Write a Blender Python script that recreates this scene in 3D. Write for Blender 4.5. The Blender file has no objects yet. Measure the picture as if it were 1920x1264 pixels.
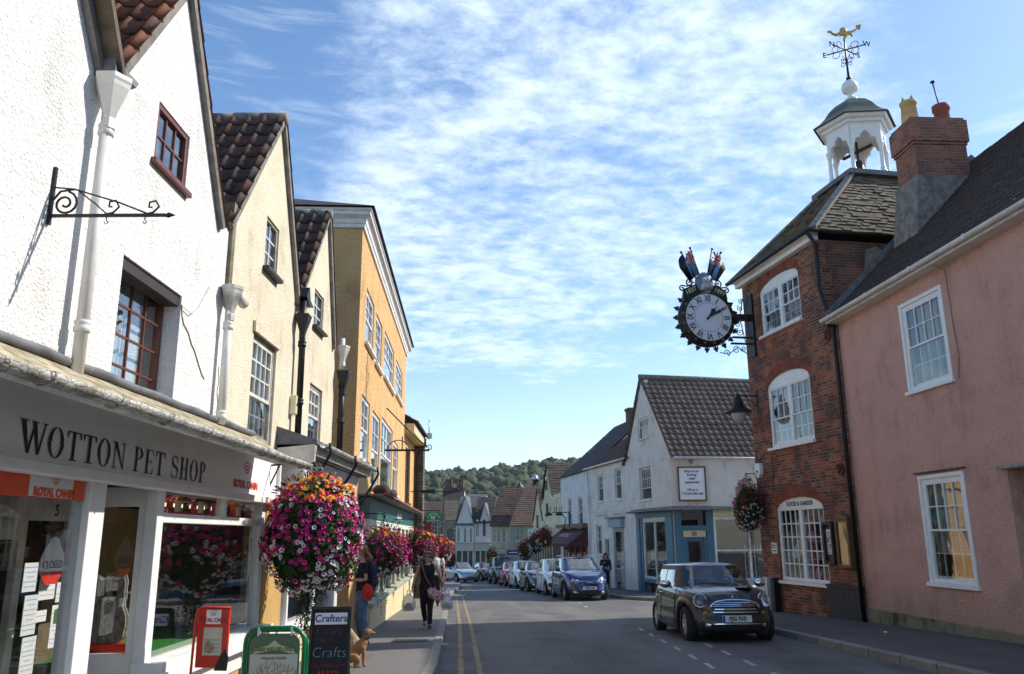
import bpy,bmesh,math,random
from mathutils import Vector,Matrix,noise
from mathutils.geometry import tessellate_polygon
PI=math.pi
R=math.radians
rnd=random.Random(7)
SC=bpy.context.scene
COL=SC.collection
# ---------------- camera ----------------
CZ=1.6
TH,ROLL,FPX=R(13.7),R(-0.4),1530.0
cam=bpy.data.cameras.new('camera')
cam.sensor_width=36;cam.lens=36*FPX/1920;cam.clip_start=.05;cam.clip_end=9000
camo=bpy.data.objects.new('camera',cam);COL.objects.link(camo)
_F=Vector((0,math.cos(TH),math.sin(TH)));_U0=Vector((0,-math.sin(TH),math.cos(TH)));_R0=Vector((1,0,0))
_Rt=math.cos(ROLL)*_R0+math.sin(ROLL)*_U0
_Up=-math.sin(ROLL)*_R0+math.cos(ROLL)*_U0
camo.matrix_world=Matrix(((_Rt.x,_Up.x,-_F.x,0),(_Rt.y,_Up.y,-_F.y,0),(_Rt.z,_Up.z,-_F.z,CZ),(0,0,0,1)))
SC.camera=camo
# ---------------- light ----------------
SUN=Vector((1,.33,.83)).normalized()  # towards the sun
EL=math.asin(SUN.z);AZ=math.atan2(SUN.x,SUN.y)
sl=bpy.data.lights.new('sun','SUN');sl.energy=3.9;sl.angle=R(.53);sl.color=(1,.94,.84)
so=bpy.data.objects.new('sun',sl);COL.objects.link(so)
so.rotation_euler=SUN.to_track_quat('Z','Y').to_euler()
so.location=(20,-10,30)
W=bpy.data.worlds.new('World');SC.world=W;W.use_nodes=True
SC.view_settings.view_transform='Standard';SC.view_settings.look='None'
SC.view_settings.gamma=1;SC.view_settings.exposure=0.55
def world():
 nt=W.node_tree;N=nt.nodes;L=nt.links;N.clear()
 out=N.new('ShaderNodeOutputWorld');bg=N.new('ShaderNodeBackground');L.new(bg.outputs[0],out.inputs[0])
 sky=N.new('ShaderNodeTexSky');sky.sky_type='NISHITA';sky.sun_disc=False
 sky.sun_elevation=EL;sky.sun_rotation=AZ;sky.air_density=1.0;sky.dust_density=.6;sky.ozone_density=2.2
 sky.altitude=100
 def mth(op,a,b=None,c=None,clamp=False):
  n=N.new('ShaderNodeMath');n.operation=op;n.use_clamp=clamp
  for i,x in enumerate((a,b,c)):
   if x is None:continue
   if isinstance(x,(int,float)):n.inputs[i].default_value=x
   else:L.new(x,n.inputs[i])
  return n.outputs[0]
 def ss(x,a,b):
  n=N.new('ShaderNodeMapRange');n.interpolation_type='SMOOTHSTEP'
  L.new(x,n.inputs[0]);n.inputs[1].default_value=a;n.inputs[2].default_value=b
  n.inputs[3].default_value=0;n.inputs[4].default_value=1
  return n.outputs[0]
 tc=N.new('ShaderNodeTexCoord');sp=N.new('ShaderNodeSeparateXYZ');L.new(tc.outputs['Generated'],sp.inputs[0])
 x,y,z=sp.outputs
 zz=mth('ADD',mth('MAXIMUM',z,0.0),.10)
 cx=mth('DIVIDE',x,zz);cy=mth('DIVIDE',y,zz)
 cb=N.new('ShaderNodeCombineXYZ');L.new(cx,cb.inputs[0]);L.new(cy,cb.inputs[1])
 mp=N.new('ShaderNodeMapping');L.new(cb.outputs[0],mp.inputs[0]);mp.inputs['Rotation'].default_value[2]=R(-32);mp.inputs['Scale'].default_value=(1.0,1.25,1)
 def noi(scale,det,rough,dist=0,off=0,src=None):
  n=N.new('ShaderNodeTexNoise');n.inputs['Scale'].default_value=scale;n.inputs['Detail'].default_value=det
  n.inputs['Roughness'].default_value=rough;n.inputs['Distortion'].default_value=dist
  m2=N.new('ShaderNodeMapping');m2.inputs['Location'].default_value=(off,off*.7,off*.3);L.new(src or mp.outputs[0],m2.inputs[0])
  L.new(m2.outputs[0],n.inputs[0]);return n.outputs[0]
 big=noi(.55,3,.5,.3,3.1)
 mid=noi(2.2,6,.62,.25,8.0)
 fine=noi(11.5,7,.66,.15,1.7)
 az=mth('DIVIDE',x,mth('MAXIMUM',y,.02))
 # where the cloud sheet lies on the sky, by compass bearing and height
 azw=mth('ADD',az,mth('MULTIPLY',mth('SUBTRACT',big,.5),.5))
 cov=mth('MULTIPLY',ss(azw,-.36,-.16),mth('SUBTRACT',1,ss(azw,.36,.66)))
 elv=mth('ADD',z,mth('MULTIPLY',mth('SUBTRACT',mid,.5),.22))
 cov=mth('MULTIPLY',cov,ss(elv,.09,.27))
 left=mth('MULTIPLY',mth('SUBTRACT',1,ss(azw,-.35,-.15)),.25)
 s=mth('ADD',mth('ADD',mth('MULTIPLY',big,.35),mth('MULTIPLY',mid,.52)),mth('MULTIPLY',fine,.62))
 s=mth('ADD',s,mth('MULTIPLY',mth('ADD',cov,left),.34))
 dens=ss(s,.84,1.30)
 dens=mth('MULTIPLY',dens,mth('ADD',.26,mth('MULTIPLY',cov,.66)))
 # thin high wisps low in the sky
 wn=N.new('ShaderNodeMapping');L.new(tc.outputs['Generated'],wn.inputs[0]);wn.inputs['Scale'].default_value=(2.2,2.2,16);wn.inputs['Rotation'].default_value[1]=R(-8)
 wi=noi(2.4,7,.6,.5,5.5,wn.outputs[0])
 wisp=mth('MULTIPLY',ss(wi,.52,.78),.40)
 wisp=mth('MULTIPLY',wisp,ss(z,.02,.12))
 haze=mth('MULTIPLY',mth('SUBTRACT',1,ss(z,.0,.26)),.30)
 tot=mth('MAXIMUM',mth('MAXIMUM',dens,wisp),haze,clamp=True)
 hs=N.new('ShaderNodeHueSaturation');hs.inputs['Saturation'].default_value=1.12;hs.inputs['Value'].default_value=1.0
 L.new(sky.outputs[0],hs.inputs['Color'])
 mx=N.new('ShaderNodeMix');mx.data_type='RGBA';L.new(tot,mx.inputs[0]);L.new(hs.outputs[0],mx.inputs[6]);mx.inputs[7].default_value=(5.0,5.75,6.5,1)
 L.new(mx.outputs[2],bg.inputs[0]);bg.inputs[1].default_value=.15
world()
# ---------------- helpers ----------------
GC=math.sqrt
def ground(y):
 return CZ-1.34-.0315*GC(y*y+25)if y<75 else ground(74.9)-.0315*55*(1-math.exp(-(y-75)/55))
def tag(o,label=None,cat=None,group=None,kind=None):
 if label:o['label']=label
 if cat:o['category']=cat
 if group:o['group']=group
 if kind:o['kind']=kind
 return o
def empty(name,loc=(0,0,0),rz=0,label=None,cat=None,group=None):
 o=bpy.data.objects.new(name,None);COL.objects.link(o);o.location=loc;o.rotation_euler=(0,0,rz)
 o.empty_display_size=.2
 return tag(o,label,cat,group)
def copy_tree(o,parent=None):
 c=o.copy();COL.objects.link(c)
 if parent:c.parent=parent
 for ch in list(o.children):copy_tree(ch,c)
 return c
def wray(px,py):return _F+_Rt*((px-960)/FPX)+_Up*((632-py)/FPX)
class Fr:
 """a wall frame: local x runs along the wall, local y goes into it, z up"""
 def __init__(s,x,y,phi,z0=None):
  s.z0=(ground(y)+.1)if z0 is None else z0
  s.O=Vector((x,y,s.z0));s.phi=R(phi)
  s.X=Vector((math.cos(s.phi),math.sin(s.phi),0));s.Y=Vector((-math.sin(s.phi),math.cos(s.phi),0))
 def at(s,px,py,d=0):
  r=wray(px,py);C=Vector((0,0,CZ));t=((s.O-C).dot(s.Y)+d)/r.dot(s.Y);q=C+r*t-s.O
  return q.dot(s.X),q.z
 def w(s,u,d,z):return s.O+s.X*u+s.Y*d+Vector((0,0,z))
 def thing(s,name,label,cat,group=None,u=0,d=0,z=0):return empty(name,s.w(u,d,z),s.phi,label,cat,group)
class MB:
 def __init__(s):s.v=[];s.f=[];s.m=[];s.s=[];s.uv={};s.k=0;s.sm=False;s.M=None
 def add(s,vs,fs,sm=None):
  b=len(s.v)
  if s.M is not None:vs=[s.M@Vector(p)for p in vs]
  s.v+=[tuple(p)for p in vs]
  for f in fs:s.f.append([b+i for i in f]);s.m.append(s.k);s.s.append(s.sm if sm is None else sm)
  return s
 def box(s,x0,x1,y0,y1,z0,z1):
  if x0>x1:x0,x1=x1,x0
  if y0>y1:y0,y1=y1,y0
  if z0>z1:z0,z1=z1,z0
  return s.add([(x0,y0,z0),(x1,y0,z0),(x1,y1,z0),(x0,y1,z0),(x0,y0,z1),(x1,y0,z1),(x1,y1,z1),(x0,y1,z1)],
  [(0,3,2,1),(4,5,6,7),(0,1,5,4),(1,2,6,5),(2,3,7,6),(3,0,4,7)],False)
 def bar(s,a,b,w,h=None,up=(0,0,1)):
  h=h or w;a=Vector(a);b=Vector(b);d=(b-a).normalized();up=Vector(up)
  if abs(d.dot(up))>.98:up=Vector((0,1,0))if abs(d.y)<.9 else Vector((1,0,0))
  x=d.cross(up).normalized()*(w/2);y=x.cross(d).normalized()*(h/2)
  vs=[a-x-y,a+x-y,a+x+y,a-x+y,b-x-y,b+x-y,b+x+y,b-x+y]
  return s.add(vs,[(0,1,2,3),(7,6,5,4),(0,4,5,1),(1,5,6,2),(2,6,7,3),(3,7,4,0)],False)
 def quad(s,*p):return s.add(p,[tuple(range(len(p)))])
 def tube(s,pts,r,n=8,closed=False,cap=True):
  pts=[Vector(p)for p in pts];rr=r if isinstance(r,(list,tuple))else[r]*len(pts)
  vs=[];N=len(pts);prev=None
  for i,p in enumerate(pts):
   if closed:d=pts[(i+1)%N]-pts[i-1]
   else:d=pts[min(i+1,N-1)]-pts[max(i-1,0)]
   d=d.normalized()if d.length>1e-9 else Vector((0,0,1))
   if prev is None:
    a=Vector((0,0,1))if abs(d.z)<.9 else Vector((1,0,0));x=d.cross(a).normalized()
   else:
    x=(prev-d*prev.dot(d));x=x.normalized()if x.length>1e-6 else d.orthogonal().normalized()
   prev=x;y=d.cross(x)
   for k in range(n):
    t=2*PI*k/n;vs.append(p+(x*math.cos(t)+y*math.sin(t))*rr[i])
  fs=[]
  for i in range(N if closed else N-1):
   j=(i+1)%N
   for k in range(n):fs.append((i*n+k,i*n+(k+1)%n,j*n+(k+1)%n,j*n+k))
  if cap and not closed:fs+=[tuple(reversed(range(n))),tuple((N-1)*n+k for k in range(n))]
  return s.add(vs,fs,n>5)
 def lathe(s,prof,c=(0,0,0),n=24,ax='z',sm=True,a0=0,sx=1,sy=1,cap=True):
  vs=[];fs=[]
  for r,z in prof:
   for k in range(n):
    t=a0+2*PI*k/n;x,y=r*math.cos(t)*sx,r*math.sin(t)*sy
    p=(x,y,z)if ax=='z' else((x,z,y)if ax=='y' else(z,x,y))
    vs.append((p[0]+c[0],p[1]+c[1],p[2]+c[2]))
  for i in range(len(prof)-1):
   for k in range(n):fs.append((i*n+k,i*n+(k+1)%n,(i+1)*n+(k+1)%n,(i+1)*n+k))
  if cap and prof[0][0]>1e-6:fs.append(tuple(reversed(range(n))))
  if cap and prof[-1][0]>1e-6:fs.append(tuple((len(prof)-1)*n+k for k in range(n)))
  return s.add(vs,fs,sm)
 def ball(s,c,r,n=12,sx=1,sy=1,sz=1):
  m=max(4,n//2);pr=[(r*math.sin(PI*i/m),-r*sz*math.cos(PI*i/m))for i in range(m+1)]
  pr[0]=(0.0005*r,pr[0][1]);pr[-1]=(0.0005*r,pr[-1][1])
  return s.lathe(pr,c,n,'z',True,0,sx,sy)
 def ext(s,out,y0,y1,holes=(),back=True,ax='y'):
  """outline in (x,z) pushed from y0 to y1, with real holes"""
  loops=[[Vector((p[0],p[1],0))for p in out]]+[[Vector((p[0],p[1],0))for p in h]for h in holes]
  tris=tessellate_polygon(loops);P=[p for l in loops for p in l];n=len(P)
  def q(p,y):return(p.x,y,p.y)if ax=='y' else((p.x,p.y,y)if ax=='z' else(y,p.x,p.y))
  vs=[q(p,y0)for p in P]+[q(p,y1)for p in P];fs=[]
  for t in tris:
   fs.append(tuple(t))
   if back:fs.append(tuple(n+i for i in reversed(t)))
  b=0
  for l in loops:
   m=len(l)
   for i in range(m):j=(i+1)%m;fs.append((b+i,b+j,n+b+j,n+b+i))
   b+=m
  return s.add(vs,fs,False)
 def done(s,name,mats,parent=None,loc=None,fix=True,bev=0,sub=0,label=None,smooth=None):
  me=bpy.data.meshes.new(name);me.from_pydata(s.v,[],s.f)
  if not isinstance(mats,(list,tuple)):mats=[mats]
  for x in mats:me.materials.append(x)
  me.polygons.foreach_set('material_index',s.m)
  me.polygons.foreach_set('use_smooth',s.s if smooth is None else[smooth]*len(s.s))
  me.update()
  if fix:
   bm=bmesh.new();bm.from_mesh(me);bmesh.ops.recalc_face_normals(bm,faces=bm.faces);bm.to_mesh(me);bm.free()
  o=bpy.data.objects.new(name,me);COL.objects.link(o)
  if parent:o.parent=parent
  if loc is not None:o.location=loc
  if bev:md=o.modifiers.new('bevel','BEVEL');md.width=bev;md.segments=2;md.limit_method='ANGLE';md.angle_limit=R(50)
  if sub:md=o.modifiers.new('sub','SUBSURF');md.levels=sub;md.render_levels=sub
  if label:o['label']=label
  return o
def rect(x0,z0,x1,z1):return[(x0,z0),(x1,z0),(x1,z1),(x0,z1)]
def archrect(x0,z0,x1,z1,rise,n=10):
 c=(x0+x1)/2;h=(x1-x0)/2
 return[(x0,z0),(x1,z0)]+[(c+h*math.cos(PI*k/n),z1-rise+rise*math.sin(PI*k/n))for k in range(n+1)]
def spiral(c,r,turns,a0,plane='xz',n=26,rin=.12,flip=1):
 out=[]
 for i in range(n+1):
  t=i/n;rr=r*(1-t*(1-rin));a=a0+flip*turns*2*PI*t
  x,z=rr*math.cos(a),rr*math.sin(a)
  out.append((c[0]+x,c[1],c[2]+z)if plane=='xz' else((c[0],c[1]+x,c[2]+z)))
 return out
def text(s,size,m,parent,loc,rot=(PI/2,0,0),ext=.003,bold=0,sx=1,align='CENTER',name='lettering',shear=0):
 cu=bpy.data.curves.new('t','FONT');cu.body=s;cu.size=size;cu.extrude=ext;cu.offset=bold;cu.align_x=align;cu.align_y='CENTER';cu.shear=shear
 cu.resolution_u=3
 o=bpy.data.objects.new('t',cu);COL.objects.link(o)
 dg=bpy.context.evaluated_depsgraph_get();dg.update()
 me=bpy.data.meshes.new_from_object(o.evaluated_get(dg));bpy.data.objects.remove(o)
 me.transform(Matrix.Diagonal((sx,1,1,1)))
 me.materials.clear();me.materials.append(m)
 n=bpy.data.objects.new(name,me);COL.objects.link(n);n.location=loc;n.rotation_euler=rot
 if parent:n.parent=parent
 return n
def roofplane(mb,poly,pitch=.24,course=.32,wave=.03,step=.025,nu=6,jit=.0,uvk=None):
 """courses of tiles over a planar convex polygon; first edge is the eave. Returns a mesh object data via bmesh"""
 P=[Vector(p)for p in poly];e=(P[1]-P[0]).normalized()
 nrm=Vector((0,0,0))
 for i in range(len(P)):nrm+=P[i].cross(P[(i+1)%len(P)])
 nrm.normalize()
 if nrm.z<0:nrm=-nrm
 t=nrm.cross(e).normalized()
 if t.z<0:t=-t
 ss=[(p-P[0]).dot(e)for p in P];ts=[(p-P[0]).dot(t)for p in P]
 s0,s1,t0,t1=min(ss),max(ss),min(ts),max(ts)
 bm=bmesh.new();uvl=bm.loops.layers.uv.new('UVMap')
 nc=int(math.ceil((s1-s0)/pitch));nr=int(math.ceil((t1-t0)/course))
 prof=[]
 for k in range(nu+1):
  f=k/nu;prof.append((f,math.exp(-((f-.5)/.15)**2)if wave else 0))
 rg=random.Random(nc*31+nr)
 for j in range(nr):
  rowoff=0 if wave else(.5 if j%2 else 0)
  for i in range(-1 if not wave else 0,nc):
   dz=rg.uniform(-jit,jit);dt=rg.uniform(-jit,jit)*1.2;ca=(i+rowoff)
   for k in range(nu):
    q=[]
    for(kk,fr)in((k,0),(k+1,0),(k+1,1),(k,1)):
     f,h=prof[kk]
     sx=s0+(ca+f)*pitch;tt=t0+(j+fr)*course+(dt if fr==0 else.02)
     hh=wave*h+(step if fr==0 else 0.0)+dz
     q.append((P[0]+e*sx+t*tt+nrm*hh,(ca+f*.98+.01,j+fr*.98+.01)))
    vs=[bm.verts.new(a)for a,_ in q];fc=bm.faces.new(vs);fc.smooth=wave>0
    for lp,(_,uv)in zip(fc.loops,q):lp[uvl].uv=uv
    # front lip of the tile
    lo=[q[0][0],q[1][0],q[1][0]-nrm*(step+.012),q[0][0]-nrm*(step+.012)]
    fl=bm.faces.new([bm.verts.new(a)for a in reversed(lo)])
    for lp in fl.loops:lp[uvl].uv=(ca+.5,j+.5)
 cen=sum(P,Vector())/len(P)
 for i in range(len(P)):
  a,b=P[i],P[(i+1)%len(P)]
  n2=(b-a).cross(nrm).normalized()
  if(cen-a).dot(n2)>0:n2=-n2
  off=.03 if i==0 else 0
  bmesh.ops.bisect_plane(bm,geom=bm.verts[:]+bm.edges[:]+bm.faces[:],plane_co=a+n2*off,plane_no=n2,clear_outer=True)
 if wave:bmesh.ops.remove_doubles(bm,verts=bm.verts,dist=.0004)
 return bm
def roof_obj(name,poly,m,parent,base=None,**kw):
 bm=roofplane(None,poly,**kw)
 me=bpy.data.meshes.new(name);bm.to_mesh(me);bm.free();me.materials.append(m)
 o=bpy.data.objects.new(name,me);COL.objects.link(o);o.parent=parent
 return o
 # ---------------- materials ----------------
class NT:
 def __init__(s,name):
  s.m=bpy.data.materials.new(name);s.m.use_nodes=True;s.t=s.m.node_tree;s.N=s.t.nodes;s.L=s.t.links
  s.b=s.N['Principled BSDF'];s.tc=s.N.new('ShaderNodeTexCoord');s.co=s.tc.outputs['Object']
 def put(s,inp,x):
  if isinstance(x,(int,float)):inp.default_value=x
  elif isinstance(x,tuple):inp.default_value=x if len(x)==4 or len(inp.default_value)==3 else(*x,1)
  else:s.L.new(x,inp)
 def mth(s,op,a,b=0,clamp=False):
  n=s.N.new('ShaderNodeMath');n.operation=op;n.use_clamp=clamp;s.put(n.inputs[0],a);s.put(n.inputs[1],b);return n.outputs[0]
 def mapv(s,sc=(1,1,1),loc=(0,0,0),rot=(0,0,0),src=None):
  n=s.N.new('ShaderNodeMapping');n.inputs['Scale'].default_value=sc;n.inputs['Location'].default_value=loc;n.inputs['Rotation'].default_value=rot
  s.L.new(src or s.co,n.inputs[0]);return n.outputs[0]
 def noise(s,scale,det=3,rough=.55,dist=0,src=None):
  n=s.N.new('ShaderNodeTexNoise');n.inputs['Scale'].default_value=scale;n.inputs['Detail'].default_value=det;n.inputs['Roughness'].default_value=rough
  n.inputs['Distortion'].default_value=dist;s.L.new(src or s.co,n.inputs[0]);return n.outputs[0]
 def voro(s,scale,feat='F1',src=None,out='Distance',rand=1):
  n=s.N.new('ShaderNodeTexVoronoi');n.feature=feat;n.inputs['Scale'].default_value=scale;n.inputs['Randomness'].default_value=rand
  s.L.new(src or s.co,n.inputs[0]);return n.outputs[out]
 def ss(s,x,a,b,c=0,d=1):
  n=s.N.new('ShaderNodeMapRange');n.interpolation_type='SMOOTHSTEP';s.put(n.inputs[0],x)
  for i,v in enumerate((a,b,c,d)):n.inputs[i+1].default_value=v
  return n.outputs[0]
 def mix(s,f,a,b,mode='MIX'):
  n=s.N.new('ShaderNodeMix');n.data_type='RGBA';n.blend_type=mode;s.put(n.inputs[0],f);s.put(n.inputs[6],a);s.put(n.inputs[7],b);return n.outputs[2]
 def bump(s,h,st=.5,dist=.01,nrm=None):
  n=s.N.new('ShaderNodeBump');n.inputs['Strength'].default_value=st;n.inputs['Distance'].default_value=dist;s.L.new(h,n.inputs['Height'])
  if nrm:s.L.new(nrm,n.inputs['Normal'])
  s.L.new(n.outputs[0],s.b.inputs['Normal']);return n.outputs[0]
 def col(s,c):s.put(s.b.inputs['Base Color'],c);return s
 def rough(s,r):s.put(s.b.inputs['Roughness'],r);return s
 def sep(s,src=None):
  n=s.N.new('ShaderNodeSeparateXYZ');s.L.new(src or s.co,n.inputs[0]);return n.outputs
 def comb(s,x,y,z=0):
  n=s.N.new('ShaderNodeCombineXYZ');s.put(n.inputs[0],x);s.put(n.inputs[1],y);s.put(n.inputs[2],z);return n.outputs[0]
_pc={}
def plain(name,c,r=.5,met=0,coat=0,var=.12,vs=6,bump=0,emis=None,spec=None):
 if name in _pc:return _pc[name]
 t=NT(name);c=tuple(c)
 if var:
  n=t.noise(vs,4,.6);t.col(t.mix(t.ss(n,.3,.7),tuple(x*(1-var)for x in c),tuple(min(1,x*(1+var))for x in c)))
  t.rough(t.ss(n,.2,.8,max(0.02,r-.06),min(1,r+.08)))
 else:t.col(c);t.rough(r)
 t.b.inputs['Metallic'].default_value=met
 if coat:t.b.inputs['Coat Weight'].default_value=coat;t.b.inputs['Coat Roughness'].default_value=.03
 if spec is not None:t.b.inputs['Specular IOR Level'].default_value=spec
 if bump:t.bump(t.noise(vs*6,3),bump,.004)
 if emis:t.b.inputs['Emission Color'].default_value=(*c,1);t.b.inputs['Emission Strength'].default_value=emis
 _pc[name]=t.m;return t.m
def render_mat(name,c,c2,scale=55,st=1.0,dist=.02,dirt=(.30,.27,.22),dirtamt=.35,low=None,specks=.0):
 t=NT(name)
 n1=t.noise(scale,3,.6);v=t.voro(scale*.8);big=t.noise(1.3,5,.62);med=t.noise(7,4,.6)
 stre=t.noise(1.0,5,.65,.2,t.mapv((7,7,.55)))
 col=t.mix(t.ss(big,.3,.7),c,c2)
 col=t.mix(t.mth('MULTIPLY',t.ss(med,.45,.8),.35),col,tuple(x*.82 for x in c2))
 col=t.mix(t.mth('MULTIPLY',t.ss(t.mth('MULTIPLY',stre,t.ss(big,.2,.75)),.30,.55),dirtamt),col,dirt)
 pit=t.ss(n1,.28,.40,1,0)
 if specks:col=t.mix(t.mth('MULTIPLY',pit,specks),col,dirt)
 if low:  # damp green band near the foot of the wall
  z=t.sep()[2];g=t.mth('MULTIPLY',t.ss(t.mth('ADD',z,t.mth('MULTIPLY',med,.5)),low[0],low[1],1,0),low[3]);col=t.mix(g,col,low[2])
 t.col(col);t.rough(.92)
 h=t.mth('ADD',t.mth('MULTIPLY',n1,1.0),t.mth('MULTIPLY',v,.7));h=t.mth('ADD',h,t.mth('MULTIPLY',med,1.1))
 t.bump(h,st,dist);t.b.inputs['Specular IOR Level'].default_value=.2
 return t.m
def brick_mat(name,c1,c2,mort,dark,bw=.225,bh=.075,ms=.011,flip=False,darkamt=.6,burn=.45):
 t=NT(name);x,y,z=t.sep();u=t.mth('ADD',x,y)
 wob=t.mth('MULTIPLY',t.mth('SUBTRACT',t.noise(2.5,2),.5),.02)
 vec=t.comb(u,t.mth('ADD',z,wob),0)
 n=t.N.new('ShaderNodeTexBrick');t.L.new(vec,n.inputs['Vector']);n.inputs['Scale'].default_value=1
 n.inputs['Brick Width'].default_value=bw;n.inputs['Row Height'].default_value=bh;n.inputs['Mortar Size'].default_value=ms
 n.inputs['Mortar Smooth'].default_value=.3;n.inputs['Bias'].default_value=0
 t.put(n.inputs['Color1'],c1);t.put(n.inputs['Color2'],c2);t.put(n.inputs['Mortar'],mort)
 # burnt bricks picked at random
 fl=t.comb(t.mth('FLOOR',t.mth('DIVIDE',u,bw)),t.mth('FLOOR',t.mth('DIVIDE',z,bh)))
 wn=t.N.new('ShaderNodeTexWhiteNoise');t.L.new(fl,wn.inputs['Vector'])
 big=t.noise(.8,4,.6);f=t.mth('MULTIPLY',t.ss(t.mth('ADD',wn.outputs[0],t.mth('MULTIPLY',big,.8)),.95,1.25),burn)
 col=t.mix(t.mth('MULTIPLY',f,t.mth('SUBTRACT',1,n.outputs['Fac'])),n.outputs['Color'],dark)
 col=t.mix(t.mth('MULTIPLY',t.ss(t.noise(1.6,5,.65),.40,.68),darkamt),col,dark)
 t.col(col);t.rough(.88)
 h=t.mth('ADD',t.mth('MULTIPLY',t.mth('SUBTRACT',1,n.outputs['Fac']),1),t.mth('MULTIPLY',t.noise(60,3),.4))
 t.bump(h,.8,.012);return t.m
def tile_mat(name,cols,moss=(.10,.10,.05),mossamt=.3,rough=.96,bump=.5,vert=None):
 """colour varies tile by tile through the UVs"""
 t=NT(name);uv=t.tc.outputs['UV'];u,v,_=t.sep(uv)
 wn=t.N.new('ShaderNodeTexWhiteNoise');t.L.new(t.comb(t.mth('FLOOR',u),t.mth('FLOOR',v)),wn.inputs['Vector'])
 rp=t.N.new('ShaderNodeValToRGB');t.L.new(wn.outputs[0],rp.inputs[0]);e=rp.color_ramp.elements
 e[0].color=(*cols[0],1);e[1].color=(*cols[-1],1)
 for i,c in enumerate(cols[1:-1]):k=e.new((i+1)/(len(cols)-1));k.color=(*c,1)
 col=t.mix(t.mth('MULTIPLY',t.ss(t.noise(14,4,.65),.45,.7),mossamt),rp.outputs[0],moss)
 col=t.mix(t.mth('MULTIPLY',t.ss(t.noise(1.2,4),.4,.75),.35),col,tuple(x*.5 for x in cols[0]))
 t.col(col);t.rough(rough);t.bump(t.noise(45,3),bump,.008);return t.m
def wood_mat(name,c,r=.6):
 t=NT(name);n=t.noise(6,5,.6,.4,t.mapv((1,1,.12)));t.col(t.mix(t.ss(n,.3,.7),tuple(x*.7 for x in c),c));t.rough(r);t.bump(n,.25,.004);return t.m
M={}
M['white_render']=render_mat('white_roughcast',(.80,.79,.77),(.73,.72,.70),52,.9,.014,(.38,.36,.31),.32,specks=.35)
M['cream_render']=render_mat('cream_roughcast',(.74,.67,.52),(.65,.58,.43),60,.8,.012,(.40,.34,.24),.45)
M['orange_render']=render_mat('orange_roughcast',(.76,.485,.225),(.66,.40,.175),30,1.0,.03,(.36,.22,.10),.35)
M['pink_render']=render_mat('pink_roughcast',(.74,.44,.355),(.65,.375,.30),38,1.0,.032,(.40,.24,.19),.38,(.2,1.5,(.34,.27,.16),.55))
M['plinth']=render_mat('damp_plinth_and_gap',(.28,.25,.17),(.18,.17,.11),30,.9,.02,(.05,.055,.03),.9)
M['white_paint_wall']=render_mat('white_painted_wall',(.76,.70,.62),(.68,.62,.54),70,.5,.008,(.38,.34,.28),.45)
M['white_far']=render_mat('whitewashed_wall',(.74,.72,.68),(.66,.63,.60),50,.5,.01,(.44,.40,.34),.4)
M['cream_far']=render_mat('cream_wall',(.68,.61,.42),(.60,.53,.36),50,.5,.01,(.4,.34,.24),.45)
M['green_grey_wall']=render_mat('sage_wall',(.34,.37,.33),(.30,.33,.29),50,.4,.01,(.22,.24,.2),.4)
M['stone_wall']=render_mat('rubble_stone',(.26,.23,.18),(.18,.16,.13),9,1,.05,(.10,.09,.07),.6)
M['brick']=brick_mat('red_brick',(.46,.125,.038),(.24,.062,.028),(.26,.21,.16),(.055,.034,.03),darkamt=.85,burn=.9)
M['brick_dark']=brick_mat('dark_brick',(.26,.085,.045),(.15,.055,.035),(.20,.16,.13),(.045,.032,.028),darkamt=.8)  # darker, duller version of the red brick
M['brick_chimney']=brick_mat('chimney_brick',(.42,.14,.075),(.28,.085,.05),(.26,.20,.16),(.07,.045,.04),darkamt=.5)
M['stone_chimney']=brick_mat('chimney_stone',(.20,.17,.12),(.13,.11,.08),(.07,.06,.05),(.05,.045,.04),.32,.12,.014)
M['pantile']=tile_mat('red_pantiles',[(.12,.055,.035),(.24,.085,.04),(.30,.11,.05),(.16,.08,.055),(.34,.12,.05)],(.17,.15,.12),.45)
M['pantile_dark']=tile_mat('weathered_pantiles',[(.045,.033,.03),(.08,.055,.043),(.13,.06,.04),(.07,.055,.05),(.16,.07,.045)],(.16,.15,.135),.4)
M['pantile_grey']=tile_mat('brown_grey_tiles',[(.10,.075,.06),(.15,.115,.09),(.12,.09,.075),(.17,.12,.09)],(.20,.18,.15),.35)
M['plain_tile']=tile_mat('brown_plain_tiles',[(.042,.03,.026),(.06,.04,.034),(.05,.035,.03),(.07,.045,.036)],(.05,.045,.035),.3,.95)
M['stone_slate']=tile_mat('stone_slates',[(.10,.085,.06),(.17,.14,.095),(.13,.11,.08),(.22,.18,.12)],(.09,.085,.05),.5)
M['stone_far']=tile_mat('dark_stone_slates',[(.06,.052,.04),(.10,.085,.06),(.075,.062,.045)],(.06,.06,.035),.5)
M['slate']=tile_mat('grey_slates',[(.11,.11,.12),(.15,.15,.155),(.13,.13,.14)],(.16,.16,.14),.3)
M['slate_dark']=tile_mat('dark_slates',[(.035,.035,.04),(.055,.052,.055),(.045,.042,.045)],(.07,.065,.05),.3)
M['red_tile']=tile_mat('red_brown_tiles',[(.13,.045,.03),(.18,.06,.04),(.10,.04,.03)],(.07,.05,.04),.35)
M['white_wood']=plain('white_gloss_paint',(.80,.80,.78),.35,var=.05)
M['white_old']=plain('aged_white_paint',(.66,.64,.58),.5,var=.2,vs=4,bump=.2)
M['grey_frame']=plain('worn_grey_frame',(.30,.28,.24),.65,var=.35,vs=9,bump=.3)
M['brown_wood']=wood_mat('red_brown_timber',(.16,.05,.028),.4)
M['dark_wood']=wood_mat('dark_timber',(.035,.026,.022),.55)
M['oak']=wood_mat('oak_frame',(.17,.095,.045),.5)
M['blue_paint']=plain('blue_shop_paint',(.065,.17,.25),.4,var=.12)
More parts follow.
